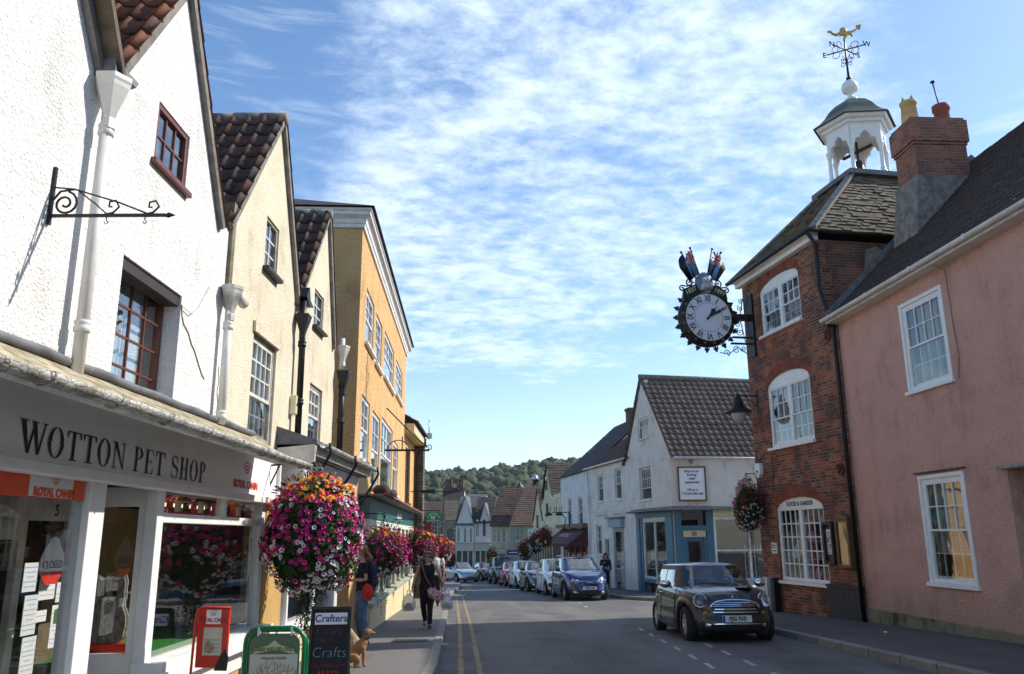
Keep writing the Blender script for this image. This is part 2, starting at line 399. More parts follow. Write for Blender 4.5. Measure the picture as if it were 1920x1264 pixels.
M['teal_paint']=plain('teal_fascia',(.035,.14,.125),.35,var=.1)
M['sage_paint']=plain('sage_shopfront',(.36,.38,.29),.45,var=.1)
M['cream_paint']=plain('cream_stallriser',(.66,.56,.32),.55,var=.1,bump=.1)
M['maroon']=plain('maroon_paint',(.13,.02,.025),.4,var=.15)
M['red_paint']=plain('red_paint',(.55,.03,.02),.35,var=.08)
M['red_board']=plain('red_plastic',(.62,.035,.015),.3,var=.04)
M['orange_board']=plain('orange_red_vinyl',(.74,.09,.015),.35,var=.03)
M['black_iron']=plain('black_iron',(.012,.012,.014),.45,.3,var=.2,bump=.1)
M['black_plastic']=plain('black_plastic',(.015,.015,.017),.5,var=.1)
M['grey_pipe']=plain('weathered_white_pipe',(.68,.66,.62),.45,var=.12,vs=3)
M['gutter_grey']=plain('grimy_gutter',(.40,.40,.37),.6,var=.45,vs=5,bump=.3)
M['lead']=plain('lead_flashing',(.13,.135,.145),.6,.1,var=.3,vs=5,bump=.3)
M['mortar']=plain('cement_fillet',(.20,.18,.16),.9,var=.35,vs=6,bump=.6)
M['gold']=plain('gilding',(.55,.33,.08),.35,.8,var=.1)
M['chrome']=plain('chrome',(.75,.76,.78),.08,1,var=0)
M['steel']=plain('brushed_metal',(.45,.46,.47),.3,1,var=.05)
M['black']=plain('black_lettering',(.012,.012,.014),.5,var=0)
M['sign_white']=plain('sign_white',(.90,.90,.90),.4,var=.05,vs=2)
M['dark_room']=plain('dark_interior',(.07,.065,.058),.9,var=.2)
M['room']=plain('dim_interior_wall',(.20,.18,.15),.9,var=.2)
M['curtain']=plain('net_curtain',(.62,.64,.66),.9,var=.15,vs=8)
M['curtain_cream']=plain('cream_curtain',(.50,.40,.22),.9,var=.2,vs=8)
M['paper']=plain('white_paper',(.72,.73,.72),.7,var=.04)
M['ink']=plain('grey_ink',(.10,.10,.12),.6,var=0)
M['royal_red']=plain('red_lettering',(.55,.05,.03),.4,var=0)
M['terracotta']=plain('terracotta_pot',(.24,.065,.04),.7,var=.15)
M['buff']=plain('buff_clay_pot',(.55,.38,.17),.7,var=.15)
M['copper_green']=plain('verdigris_dome',(.045,.065,.05),.5,.2,var=.4,vs=3)
M['bark']=plain('bark',(.06,.045,.03),.9,var=.3,bump=.5)
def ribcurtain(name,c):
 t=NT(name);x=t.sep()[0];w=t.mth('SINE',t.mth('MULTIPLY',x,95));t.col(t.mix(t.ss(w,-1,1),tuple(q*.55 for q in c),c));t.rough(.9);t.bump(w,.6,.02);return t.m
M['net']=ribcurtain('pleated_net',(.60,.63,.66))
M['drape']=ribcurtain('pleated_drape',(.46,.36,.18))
def blind():
 t=NT('slatted_blind');z=t.sep()[2];w=t.mth('SINE',t.mth('MULTIPLY',z,160));t.col(t.mix(t.ss(w,-1,1),(.24,.25,.22),(.50,.50,.44)));t.rough(.7);return t.m
M['blind']=blind()
def glass(name,tint=(.9,.95,.95),refl=1.0,ior=1.5,rough=.0,wav=.15):
 t=NT(name);N,L=t.N,t.L;N.remove(t.b)
 out=N['Material Output'];tr=N.new('ShaderNodeBsdfTransparent');tr.inputs[0].default_value=(*tint,1)
 gl=N.new('ShaderNodeBsdfGlossy');gl.inputs['Roughness'].default_value=rough;gl.inputs['Color'].default_value=(1,1,1,1)
 lw=N.new('ShaderNodeLayerWeight');lw.inputs[0].default_value=.5;fk=t.mth('ADD',t.mth('MULTIPLY',t.mth('POWER',lw.outputs['Facing'],4.2),.95),.045)
 bp=N.new('ShaderNodeBump');bp.inputs['Strength'].default_value=wav;bp.inputs['Distance'].default_value=.01
 L.new(t.noise(5,1),bp.inputs['Height']);L.new(bp.outputs[0],gl.inputs['Normal'])
 k=t.mth('MULTIPLY',fk,refl,True)
 mx=N.new('ShaderNodeMixShader');L.new(k,mx.inputs[0]);L.new(tr.outputs[0],mx.inputs[1]);L.new(gl.outputs[0],mx.inputs[2]);L.new(mx.outputs[0],out.inputs[0])
 return t.m
M['glass']=glass('window_glass',(.86,.89,.90),1.3,1.5,wav=.05)
M['shop_glass']=glass('shop_glass',(.95,.96,.96),1.0,1.5,wav=.05)
M['car_glass']=glass('car_glass',(.55,.60,.60),1.7,1.5,wav=0)
def darkglass(name,c=(.02,.025,.03),wav=.12):
 t=NT(name);t.col(c);t.rough(.04);t.b.inputs['Specular IOR Level'].default_value=.9
 if wav:t.bump(t.noise(4,1),wav,.01)
 return t.m
M['pane']=darkglass('far_window_pane',(.05,.055,.06))
# ---------------- ground, road, pavements ----------------
def lerp(tab,y):
 if y<=tab[0][0]:return tab[0][1]
 for(a,b),(c,d)in zip(tab,tab[1:]):
  if y<=c:return b+(d-b)*(y-a)/(c-a)
 return tab[-1][1]
KL=[(-8,-.55),(0,-.72),(11.3,-1.0),(20,-1.57),(28,-2.15),(36,-2.72),(50,-3.1),(56,-3.5),(62,-4.6),(70,-7.4),(80,-13),(90,-21)]
KR=[(-8,5.9),(11,5.32),(16.7,5.02),(20,4.95),(23,5.1),(24.4,5.7),(25.4,7.0),(26,9),(26.4,30)]
KF=[(29.6,30),(29.8,9),(30.2,6.6),(31,5.0),(32.5,4.15),(38,3.35),(44,2.55),(50,1.9),(56,1.1),(62,-.2),(68,-2.4),(76,-7),(90,-17)]
def asphalt(name,c,c2,patch=.3,gr=60):
 t=NT(name);n=t.noise(gr*2.2,4,.7);m=t.noise(1.1,5,.6);w=t.noise(.35,3,.5,.5,t.mapv((2.2,.35,1)));sp=t.voro(90)
 col=t.mix(t.ss(m,.3,.7),c,c2);col=t.mix(t.mth('MULTIPLY',t.ss(w,.45,.6),patch),col,tuple(x*1.35 for x in c2))
 col=t.mix(t.mth('MULTIPLY',t.ss(n,.52,.75),.5),col,tuple(x*2.0 for x in c2));col=t.mix(t.mth('MULTIPLY',t.ss(n,.30,.42,1,0),.5),col,tuple(x*.45 for x in c))
 ck=t.voro(.55,'DISTANCE_TO_EDGE',t.mapv(src=t.co));ck=t.mth('MULTIPLY',t.ss(t.mth('ADD',ck,t.mth('MULTIPLY',t.noise(5,3),.03)),.012,.026,1,0),.5);col=t.mix(ck,col,tuple(x*.4 for x in c))
 t.col(col);t.rough(.86);t.bump(t.mth('ADD',n,t.mth('MULTIPLY',sp,.6)),.6,.006);return t.m
M['asphalt']=asphalt('road_asphalt',(.072,.070,.070),(.118,.114,.110),.5)
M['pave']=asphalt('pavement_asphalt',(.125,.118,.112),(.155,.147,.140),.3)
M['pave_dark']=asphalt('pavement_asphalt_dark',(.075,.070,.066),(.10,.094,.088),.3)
def kerbmat():
 t=NT('kerb_stone');y=t.sep()[1];f=t.mth('FRACT',t.mth('DIVIDE',y,.915));j=t.ss(t.mth('ABSOLUTE',t.mth('SUBTRACT',f,.5)),.485,.492)
 n=t.noise(20,4,.6);col=t.mix(t.ss(n,.3,.7),(.20,.185,.165),(.27,.25,.225));col=t.mix(t.mth('MULTIPLY',t.ss(t.noise(2,4),.4,.7),.4),col,(.12,.11,.10))
 t.col(t.mix(j,col,(.04,.04,.035)));t.rough(.85);t.bump(t.mth('SUBTRACT',n,j),.5,.01);return t.m
M['kerb']=kerbmat()
def yline():
 t=NT('worn_yellow_paint');n=t.noise(30,4,.7);b=t.noise(2.5,4);k=t.ss(t.mth('ADD',n,t.mth('MULTIPLY',b,.5)),.55,.82)
 t.col(t.mix(k,(.50,.34,.08),(.12,.11,.09)));t.rough(.8);return t.m
M['yellow']=yline()
def wline():
 t=NT('worn_white_paint');n=t.noise(30,4,.7);k=t.ss(n,.45,.62);t.col(t.mix(k,(.48,.48,.46),(.13,.13,.125)));t.rough(.8);return t.m
M['white_line']=wline()
def strip(name,ys,fl,fr,dz,mat,nx=1,kind='structure',side=0,gfun=ground):
 mb=MB();vs=[];fs=[]
 for y in ys:
  a,b=fl(y),fr(y)
  for i in range(nx+1):vs.append((a+(b-a)*i/nx,y,gfun(y)+dz))
 w=nx+1
 for j in range(len(ys)-1):
  for i in range(nx):fs.append((j*w+i,j*w+i+1,(j+1)*w+i+1,(j+1)*w+i))
 mb.add(vs,fs,True);o=mb.done(name,mat,fix=False);o['kind']=kind;return o
def fr_(a,b,s):
 out=[];y=a
 while y<b:out.append(y);y+=s
 return out+[b]
 # one sheet to the horizon
gy=fr_(-60,90,2)+[100,120,150,200,260,330,420,600,1000,1600,2600]
M['grass']=plain('field_grass',(.10,.10,.07),.95,var=.3,vs=.05)
strip('terrain',gy,lambda y:-2000,lambda y:2000,-.25,M['grass'],8)
strip('road',fr_(-8,90,1.0),lambda y:lerp(KL,y)-.35,lambda y:14 if y<55 else lerp(KF,y)+.35,0,M['asphalt'],6)
strip('side_road',fr_(22,34,1),lambda y:13.9,lambda y:40,-.004,M['asphalt'],4)
def slab(name,mat,pts,h=.115,inner=None):
 """raised pavement polygon: pts in plan, kerb side rises from the road"""
 mb=MB();P=[Vector((x,y,0))for x,y in pts];tr=tessellate_polygon([P]);n=len(P)
 vs=[(p.x,p.y,ground(p.y)+h)for p in P]+[(p.x,p.y,ground(p.y)-.2)for p in P]
 fs=[tuple(t)for t in tr]+[(i,(i+1)%n,n+(i+1)%n,n+i)for i in range(n)]
 mb.add(vs,fs);o=mb.done(name,mat);o['kind']='structure';return o
def kerbline(tab,ys,w,side,name='kerb'):
 mb=MB();vs=[];fs=[]
 for y in ys:
  x=lerp(tab,y)
  for(dx,dz)in((0,-.05),(0,.11),(.015*side,.122),(w*side,.124),(w*side,-.05)):vs.append((x+dx,y,ground(y)+dz))
 for j in range(len(ys)-1):
  for i in range(4):fs.append((j*5+i,j*5+i+1,j*5+i+6,j*5+i+5))
 mb.add(vs,fs);o=mb.done(name,M['kerb'],fix=True);o['kind']='structure';return o
def ysl(tab,a,b,s):return sorted(set(fr_(a,b,s)+[y for y,_ in tab if a<y<b]))
yl=ysl(KL,-8,90,1.0)
kerbline(KL,yl,.13,-1)
# left pavement
strip('pavement',yl,lambda y:-4.5 if y<36 else lerp(KL,y)-3.5,lambda y:lerp(KL,y)-.128,.115,M['pave'],3)
yr=ysl(KR,-8,26.4,.5)
kerbline(KR[:5]+KR[5:],yr,.14,1)
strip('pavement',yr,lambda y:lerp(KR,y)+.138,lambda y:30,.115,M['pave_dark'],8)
yf=ysl(KF,29.6,90,.5)
kerbline(KF,yf,.14,1)
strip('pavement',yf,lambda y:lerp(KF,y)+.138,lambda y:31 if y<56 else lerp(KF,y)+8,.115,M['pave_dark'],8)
# double yellow lines
for off in(.27,.52):
 o=strip('road_marking',ysl(KL,-2,60,1),lambda y:lerp(KL,y)+off,lambda y:lerp(KL,y)+off+.078,.004,M['yellow'])
 # parking-bay dashes
mb=MB()
for x0,ys in((2.62,[11.6,12.7,13.9,15.2,16.5,17.8]),(3.25,[10.6,11.9,13.2,14.4])):
 for y in ys:mb.quad((x0,y,ground(y)+.004),(x0+.07,y,ground(y)+.004),(x0+.10,y+.62,ground(y+.62)+.004),(x0+.03,y+.62,ground(y+.62)+.004))
for k in range(16):
 y=27+2.4*k;x=lerp(KF,max(y,32))-2.15;mb.quad((x,y,ground(y)+.004),(x+.08,y,ground(y)+.004),(x+.04,y+.8,ground(y+.8)+.004),(x-.04,y+.8,ground(y+.8)+.004))
mb.done('road_marking',M['white_line'])['kind']='structure'
# iron cover in the left pavement and litter
mb=MB();mb.box(-.3,.3,-.22,.22,0,.006)
for i in range(7):
 for j in range(5):mb.box(-.26+i*.078,-.21+i*.078,-.18+j*.08,-.13+j*.08,.006,.010)
o=mb.done('inspection_cover',plain('cast_iron_cover',(.06,.055,.05),.6,.3));o.location=(-1.75,14.6,ground(14.6)+.118);o.rotation_euler=(R(-1.6),0,0)
tag(o,'small cast iron cover set in the left pavement ahead of the sitting dog','cover')
mb=MB();mb.add([(0,0,.02),(.09,.01,.012),(.10,.07,.03),(.02,.06,.008)],[(0,1,2,3)]);mb.add([(0,0,.02),(.09,.01,.012),(.06,-.03,.004)],[(0,1,2)])
o=mb.done('paper_scrap',M['paper'],fix=False);o.location=(6.55,15.35,ground(15.3)+.125);tag(o,'crumpled white paper scrap lying on the pavement by the pink house','litter')
# ---------------- windows and walls ----------------
def window(par,u0,z0,u1,z1,cols=3,rows=4,rec=.10,fw=.055,fm='white_wood',barw=.022,sill=.05,sillm=None,arch=0,cur=None,meet=None,near=True,twin=False,name='window',surround=0,slope=None,backd=.32,glassm=None,sillproj=.05,bm=None,label=None):
 """frame mesh with pane, bars, sill and curtain as its sub-parts, in wall coordinates"""
 fmm=M[fm]if isinstance(fm,str)else fm;sillm=sillm or fmm;bm=bm or fmm
 if u0>u1:u0,u1=u1,u0
 mb=MB();y0,y1=rec-.02,rec+.05;top=z1-arch
 if surround:  # flat boards laid on the wall face round the opening
  s=surround
  mb.box(u0-s,u0+.004,-.022,rec,z0,z1);mb.box(u1-.004,u1+s,-.022,rec,z0,z1)
  mb.box(u0-s,u1+s,-.025,rec,z1-.003,z1+s)
 if arch:
  o=archrect(u0,z0,u1,z1,arch);i=rect(u0+fw,z0+fw,u1-fw,top-fw*.4);mb.ext(o,y0-.01,y1,[i])
 else:mb.ext(rect(u0,z0,u1,z1),y0,y1,[rect(u0+fw,z0+fw,u1-fw,z1-fw)])
 top=(top-fw*.4)if arch else z1-fw
 a0,a1,b0,b1=u0+fw,u1-fw,z0+fw,top
 spans=[(a0,a1)]
 if twin:mid=(a0+a1)/2;w2=fw*.75;mb.box(mid-w2,mid+w2,y0-.012,y1+.002,b0-.002,b1+.002);spans=[(a0,mid-w2),(mid+w2,a1)]
 f=mb.done(name,fmm,par,bev=.004 if near else 0,label=label)
 g=MB()
 for(p,q)in spans:
  m_=meet if meet is not None else None
  sw=.032
  if m_ is not None:  # two sashes, upper one in front
   zm=b0+(b1-b0)*m_
   g.ext(rect(p,zm-.02,q,b1),y0+.006,y0+.036,[rect(p+sw,zm+.018,q-sw,b1-sw)])
   g.ext(rect(p,b0,q,zm+.018),y0+.040,y0+.066,[rect(p+sw,b0+sw*1.4,q-sw,zm-.018)])
   ru=max(1,round(rows*(1-m_)));rl=max(1,rows-ru)
   parts=[(zm+.018,b1-sw,ru,y0+.021),(b0+sw*1.4,zm-.018,rl,y0+.053)]
  else:parts=[(b0,b1,rows,y0+.03)]
  pp,qq=(p+sw,q-sw)if m_ is not None else(p,q)
  for(c0,c1,n,yy)in parts:
   for k in range(1,cols):x=pp+(qq-pp)*k/cols;g.box(x-barw/2,x+barw/2,yy-.012,yy+.012,c0,c1)
   for k in range(1,n):z=c0+(c1-c0)*k/n;g.box(pp,qq,yy-.010,yy+.010,z-barw/2,z+barw/2)
 g.done('glazing_bars',bm,f)
 p=MB();p.box(a0,a1,y0+.030,y0+.034,b0,b1)
 p.done('pane',glassm or(M['glass']if near else M['pane']),f)
 if near:
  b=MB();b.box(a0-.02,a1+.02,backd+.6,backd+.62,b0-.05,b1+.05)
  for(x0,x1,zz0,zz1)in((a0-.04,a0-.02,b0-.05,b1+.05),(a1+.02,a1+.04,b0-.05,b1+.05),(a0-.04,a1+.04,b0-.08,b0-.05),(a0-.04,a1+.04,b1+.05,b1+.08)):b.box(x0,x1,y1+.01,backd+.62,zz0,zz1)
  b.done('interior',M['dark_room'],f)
  if cur:
   for(c0,c1,d0,d1,mm)in cur:  # fractions across and up
    c=MB();x0,x1=a0+(a1-a0)*c0,a0+(a1-a0)*c1;n=24;vs=[];fs=[]
    for i in range(n+1):
     x=x0+(x1-x0)*i/n;yy=y1+.07+.018*math.sin(i*1.9)
     vs+=[(x,yy,b0+(b1-b0)*d0),(x+.01*math.sin(i*2.3),yy+.004,b0+(b1-b0)*d1)]
    fs=[(2*i,2*i+2,2*i+3,2*i+1)for i in range(n)]
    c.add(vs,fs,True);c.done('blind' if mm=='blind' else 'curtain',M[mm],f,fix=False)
 if sill:
  s=MB();s.box(u0-.05-surround,u1+.05+surround,-sillproj-.03,rec,z0-sill-.002,z0-.002);s.done('sill',sillm,f,bev=.006 if near else 0)
 return f
def wall(par,out,holes,mat,name='wall',th=.28,wob=0):
 mb=MB();mb.ext(out,0,th,holes);return mb.done(name,mat,par)
def pipe(par,pts,r,m,collars=(),name='downpipe',straps=()):
 mb=MB();mb.tube(pts,r,12)
 for z in collars:
  p=next((Vector(a).lerp(Vector(b),(a[2]-z)/(a[2]-b[2]))for a,b in zip(pts,pts[1:])if a[2]>=z>=b[2]and a[2]!=b[2]),None)
  if p:mb.lathe([(r*1.0,-.05),(r*1.28,-.045),(r*1.28,-.01),(r*1.12,0),(r*1.28,.01),(r*1.28,.03),(r,.035)],p,12)
 return mb.done(name,M[m]if isinstance(m,str)else m,par)
def hopper(par,c,s,m,nside=6,name='hopper'):
 mb=MB();k=s
 mb.lathe([(.035*k,-.34*k),(.05*k,-.33*k),(.05*k,-.27*k),(.042*k,-.25*k),(.06*k,-.18*k),(.115*k,-.03*k),(.12*k,.0),(.13*k,.02*k),(.13*k,.05*k),(.12*k,.055*k),(.105*k,.04*k),(.05*k,-.10*k)],c,nside,sm=False,a0=PI/nside)
 return mb.done(name,M[m]if isinstance(m,str)else m,par,fix=False)
LF=Fr(-3,0,90,0.0)  # measuring frame on the left frontage: u = distance up the street, z = world height
def gable_house(u0,u1,ua,za,zv0,zv1,mat,label,holes,tiles,base=.0,ztop0=None,depth=6.5,group='gabled houses on the left side of the street',left_roof=True):
 F=Fr(-3,u0,90,ground(u0)+.1);z0=F.z0
 h=F.thing('gabled_house',label,'house',group)
 w=u1-u0;A=(ua-u0,za-z0)
 # slightly uneven verges
 out=[(0,2.56-z0),(w,2.56-z0),(w,zv1[1]-z0),(zv1[0]-u0,zv1[1]-z0)]
 n=7
 for i in range(1,n):t=i/n;out.append((zv1[0]-u0+(A[0]-zv1[0]+u0)*t+.012*math.sin(i*2.1),zv1[1]-z0+(A[1]-zv1[1]+z0)*t))
 out.append(A)
 for i in range(1,n):t=i/n;out.append((A[0]+(zv0[0]-u0-A[0])*t+.012*math.sin(i*1.7),A[1]+(zv0[1]-z0-A[1])*t))
 out+=[(zv0[0]-u0,zv0[1]-z0),(0,zv0[1]-z0)]
 wall(h,out,[[(x-u0,z-z0)for x,z in hh]for hh in holes],mat)
 b=MB();b.box(.02,w-.02,.3,depth,2.3-z0,min(zv0[1],zv1[1])-z0-.15);b.done('rear_wall',mat,h)
 # roof: two tiled slopes running back from the street
 L0=(zv0[0]-u0,zv0[1]-z0);R0_=(zv1[0]-u0,zv1[1]-z0);ov=-.07
 nL=Vector((-(A[1]-L0[1]),0,A[0]-L0[0])).normalized()*.05;nR=Vector((A[1]-R0_[1],0,R0_[0]-A[0])).normalized()*.05
 e0=Vector((L0[0],0,L0[1]))-(Vector((A[0],0,A[1]))-Vector((L0[0],0,L0[1]))).normalized()*.12
 e1=Vector((R0_[0],0,R0_[1]))-(Vector((A[0],0,A[1]))-Vector((R0_[0],0,R0_[1]))).normalized()*.12
 a=Vector((A[0],0,A[1]))
 Y0,Y1=Vector((0,ov,0)),Vector((0,depth,0))
 roof_obj('roof',[e0+nL+Y1,e0+nL+Y0,a+nL+Y0,a+nL+Y1],tiles,h,pitch=.20,course=.30,wave=.05,step=.022,nu=10,jit=.004)
 roof_obj('roof',[e1+nR+Y0,e1+nR+Y1,a+nR+Y1,a+nR+Y0],tiles,h,pitch=.20,course=.30,wave=.05,step=.022,nu=6,jit=.004)
 v=MB()
 for(e,nn)in((e0,nL),(e1,nR)):
  v.bar(e+nn*.2+Vector((0,-.03,0)),a+nn*.2+Vector((0,-.03,0)),.07,.05,up=(0,1,0))
 v.done('verge',M['mortar']if tiles!=M['pantile_none']else M['mortar'],h)
 rd=MB();k=0;y=ov
 while y<depth:
  rd.tube([a+Vector((0,y,.035+.004*(k%2))),a+Vector((0,y+.34,.035+.004*(k%2)))],.085,10);y+=.345;k+=1
 rd.done('ridge_tiles',M['mortar'],h)
 return F,h
M['pantile_none']=None
M['bargeboard']=plain('weathered_bargeboard',(.10,.075,.05),.8,var=.5,vs=5,bump=.4)
def lr(p0,p1):  # rectangle (world u, z) from two pixel corners on the left frontage
 a=LF.at(*p0);b=LF.at(*p1);return[(a[0],b[1]),(b[0],b[1]),(b[0],a[1]),(a[0],a[1])]
 # --- white houses ---
F0,H0=gable_house(1.6,5.38,3.5,7.3,(1.75,4.9),(5.30,4.86),M['white_render'],'white roughcast gabled house at the left picture edge, holding the iron sign bracket',[],M['pantile'])
pb=MB()
pb.bar((3.80,-.10,4.62),(1.98,-.10,7.35),.05,.16,up=(0,1,0));pb.done('bargeboard',M['bargeboard'],H0)
hw1=(5.99,2.80,7.02,3.68);hw2=(6.33,4.76,6.93,5.20)
F1,H1=gable_house(5.38,8.28,6.62,6.58,(5.50,4.93),(7.80,4.78),M['white_render'],'white roughcast gabled house with brown timber windows above the pet shop',[rect(5.98,2.66,7.12,3.74),rect(6.30,4.70,6.97,5.24)],M['pantile'])
z=F1.z0
window(H1,.60,2.66-z,1.74,3.74-z,4,4,rec=.17,fw=.045,fm='brown_wood',barw=.018,sill=0,cur=[(0,.72,0,1,'net')],label='large brown casement behind net curtains')
mb=MB();mb.box(.60,1.74,.02,.165,3.64-z,3.738-z);mb.done('lintel',M['dark_wood'],H1)
window(H1,.92,4.70-z,1.59,5.24-z,3,2,rec=.03,fw=.05,fm='brown_wood',barw=.02,sill=.05,cur=[(0,.65,0,1,'net')],label='small brown attic casement',sillproj=.02)
# downpipes of the white houses
P=[(5.33-5.38,-.10,4.62-z),(-.05,-.10,2.66-z)]
dp=pipe(H1,P,.042,'grey_pipe',collars=(4.45-z,3.0-z))
hopper(dp,(-.05,-.11,4.80-z),1.05,'grey_pipe')
mb=MB();mb.box(-.12,.06,-.15,.06,4.85-z,4.98-z);mb.bar((-.02,-.08,4.98-z),(.14,-.16,4.90-z),.10,.05);mb.done('valley_spout',M['lead'],dp)
zc=F1.z0;uC=8.10-5.38
dp=pipe(H1,[(uC,-.09,3.96-zc),(uC,-.09,2.70-zc)],.042,'grey_pipe',collars=(3.72-zc,2.8-zc))
hopper(dp,(uC,-.10,4.08-zc),.95,'gutter_grey')
mb=MB();mb.tube([(uC+.02,-.10,4.12-zc),(uC+.34,-.12,4.04-zc)],.055,10);mb.done('spout',M['gutter_grey'],dp)
# cracks and a loose wire on the white wall
mb=MB();pts=[(7.12,3.66),(7.15,3.56),(7.20,3.50),(7.32,3.45),(7.42,3.36),(7.50,3.32),(7.62,3.22),(7.72,3.14),(7.80,3.10)]
mb.tube([(a-5.38,-.004,b-zc)for a,b in pts],.0065,5,cap=False);mb.done('wall_crack',plain('crack_brown',(.22,.17,.12),.95),H1);mb=MB();mb.tube([(a-5.38,-.003,b-zc)for a,b in[(8.16,3.3),(8.20,3.15),(8.17,3.04),(8.22,2.93),(8.20,2.80)]],.004,5)
mb.done('wall_crack',plain('crack_brown',(.22,.17,.12),.95),H1)
mb=MB();mb.tube([(7.10-5.38,-.02,3.64-zc),(7.3-5.38,-.03,3.62-zc),(7.5-5.38,-.04,3.75-zc),(7.75-5.38,-.03,4.05-zc)],.005,5);mb.done('cable',M['grey_pipe'],H1)
# --- cream houses ---
g1w=lr((475,612),(516,820));g1a=lr((500,402),(521,515))
F2,H2=gable_house(8.28,10.98,9.72,6.90,(8.20,4.9),(10.86,4.86),M['cream_render'],'cream roughcast gabled house with a tall sash window and a yellow alarm box',[rect(9.20,2.70,10.14,3.93),rect(9.40,4.80,9.93,5.46)],M['pantile_dark'])
z=F2.z0
window(H2,9.20-8.28,2.70-z,10.14-8.28,3.93-z,4,5,rec=.05,fw=.06,fm='grey_frame',bm=M['white_old'],barw=.018,sill=0,meet=.42,glassm=M['glass'],cur=[(.0,.55,.45,1,'curtain')])
mb=MB();mb.ext([(9.16-8.28,3.93-z),(10.20-8.28,3.93-z),(10.22-8.28,4.0-z),(9.7-8.28,4.06-z),(9.14-8.28,4.05-z)],-.035,.02);mb.done('lintel',M['cream_render'],H2)
window(H2,9.40-8.28,4.80-z,9.93-8.28,5.46-z,2,3,rec=.04,fw=.04,fm='grey_frame',bm=M['white_old'],sill=.05,sillm=M['dark_wood'])
pb=MB();pb.box(-.12,-.03,-.04,.5,4.0-z,5.1-z);pb.done('dark_gap',M['plinth'],H2)  # dark box standing in for the shaded gap between the two houses
F3,H3=gable_house(10.98,13.55,12.50,6.70,(11.05,4.9),(13.25,4.76),M['cream_render'],'narrow cream gabled house next to the tall orange building',[rect(11.92,2.92,12.72,3.84),rect(11.92,4.72,12.52,5.30)],M['pantile_dark'])
z=F3.z0
window(H3,11.92-10.98,2.92-z,12.72-10.98,3.84-z,3,4,rec=.05,fw=.06,fm='grey_frame',bm=M['white_old'],sill=.04,meet=.5)
window(H3,11.92-10.98,4.72-z,12.52-10.98,5.30-z,2,3,rec=.04,fw=.04,fm='grey_frame',bm=M['white_old'],sill=.04,sillm=M['dark_wood'])
dp=pipe(H3,[(-.05,-.10,4.80-z),(-.05,-.10,4.5-z),(0,-.10,4.1-z),(.02,-.10,2.9-z)],.045,'black_iron',collars=(4.2-z,3.4-z))
hopper(dp,(-.05,-.11,4.55-z),1.0,'black_iron',4)
mb=MB();mb.ext([(-.12,4.85-z),(.02,5.02-z),(.10,4.85-z),(.30,4.80-z),(.10,4.76-z)],-.16,-.02);mb.done('spout',M['black_iron'],dp)
dp=pipe(H3,[(2.62,-.12,4.35-z),(2.62,-.12,2.9-z)],.05,'black_iron',collars=(4.1-z,3.5-z))
hopper(dp,(2.62,-.14,4.28-z),1.1,'black_iron',4)
q=pipe(H3,[(2.60,-.10,4.9-z),(2.60,-.10,4.35-z)],.045,'grey_pipe');hopper(q,(2.6,-.12,4.72-z),.9,'grey_pipe')
# alarm box on the first cream house
mb=MB();mb.box(-.07,.07,-.09,0,-.13,.13);o=mb.done('casing',plain('yellowed_plastic',(.72,.66,.42),.4),None,bev=.012)
u,zz=LF.at(545,760);t=empty('alarm_box',LF.w(u,0,zz),LF.phi,'yellowed alarm box on the first cream gabled house beside the black drainpipe','alarm box');o.parent=t
text('EDN',.05,plain('blue_ink',(.05,.12,.45),.5,var=0),t,(0,-.093,0))
# --- orange building ---
OS=-.055
OF=Fr(-3.0,15.5,90+math.degrees(math.atan(-OS)),ground(15.5)+.1)
def orr(p0,p1):a=OF.at(*p0);b=OF.at(*p1);return(a[0],b[1],b[0],a[1])
OW=[]
for(p0,p1,tw)in[((688,538),(699,668),0),((706,585),(714,700),0),((722,618),(737,738),1),((743,672),(753,760),0),((758,690),(762,775),0),
((679,738),(690,870),0),((699,768),(709,918),0),((716,780),(733,925),1),((738,825),(744,930),0),((751,840),(757,935),0)]:
 OW.append((orr(p0,p1),tw))
OL=9.4*1.064
OFT=6.55*1.064+.0
def ozl(v):return v
OH=OF.thing('townhouse','tall orange roughcast townhouse with white sash windows and a white moulded cornice','house')
ot=OF.at(680,427)[1];ob=3.0
print('orange eave',ot,'end',OF.at(762,670)[0])
oe=OF.at(762,670)[0]
holes=[rect(a,b,c,d)for(a,b,c,d),_ in OW if c<oe-.1]
wall(OH,rect(0,-.5,oe,ot),holes,M['orange_render'])
for x in(0,oe-.28):mb=MB();mb.box(x,x+.28,.282,7,-.5,ot);mb.done('side_wall',M['orange_render'],OH)
for(a,b,c,d),tw in OW:
 if c>oe-.1:continue
 window(OH,a,b,c,d,4 if tw else 2,5,rec=.05,fw=.05,sill=.06,meet=.5,near=True,twin=False,barw=.02,cur=[(0,.4,0,1,'net')])
 # moulded cornice along the front and the near side
mb=MB();prof=[(.0,0),(.04,.0),(.05,.07),(.07,.09),(.08,.17),(.13,.22),(.16,.24),(.16,.30),(.19,.33),(.19,.37),(0,.37)]
for i in range(len(prof)-1):
 (a,za),(b,zb)=prof[i],prof[i+1]
 mb.quad((-a,-a,ot+za),(oe+a,-a,ot+za),(oe+b,-b,ot+zb),(-b,-b,ot+zb))
 mb.quad((-a,7,ot+za),(-a,-a,ot+za),(-b,-b,ot+zb),(-b,7,ot+zb))
 mb.quad((oe+a,-a,ot+za),(oe+a,7,ot+za),(oe+b,7,ot+zb),(oe+b,-b,ot+zb))
mb.done('cornice',plain('pale_stone_paint',(.74,.72,.68),.5),OH)
mb=MB();mb.add([(-.25,-.25,ot+.39),(oe+.25,-.25,ot+.39),(oe+.25,7,ot+.39),(-.25,7,ot+.39),(.4,3,ot+.9),(oe-.4,3,ot+.9)],[(0,1,5,4),(1,2,5),(2,3,4,5),(3,0,4)]);mb.done('roof',M['slate_dark'],OH)
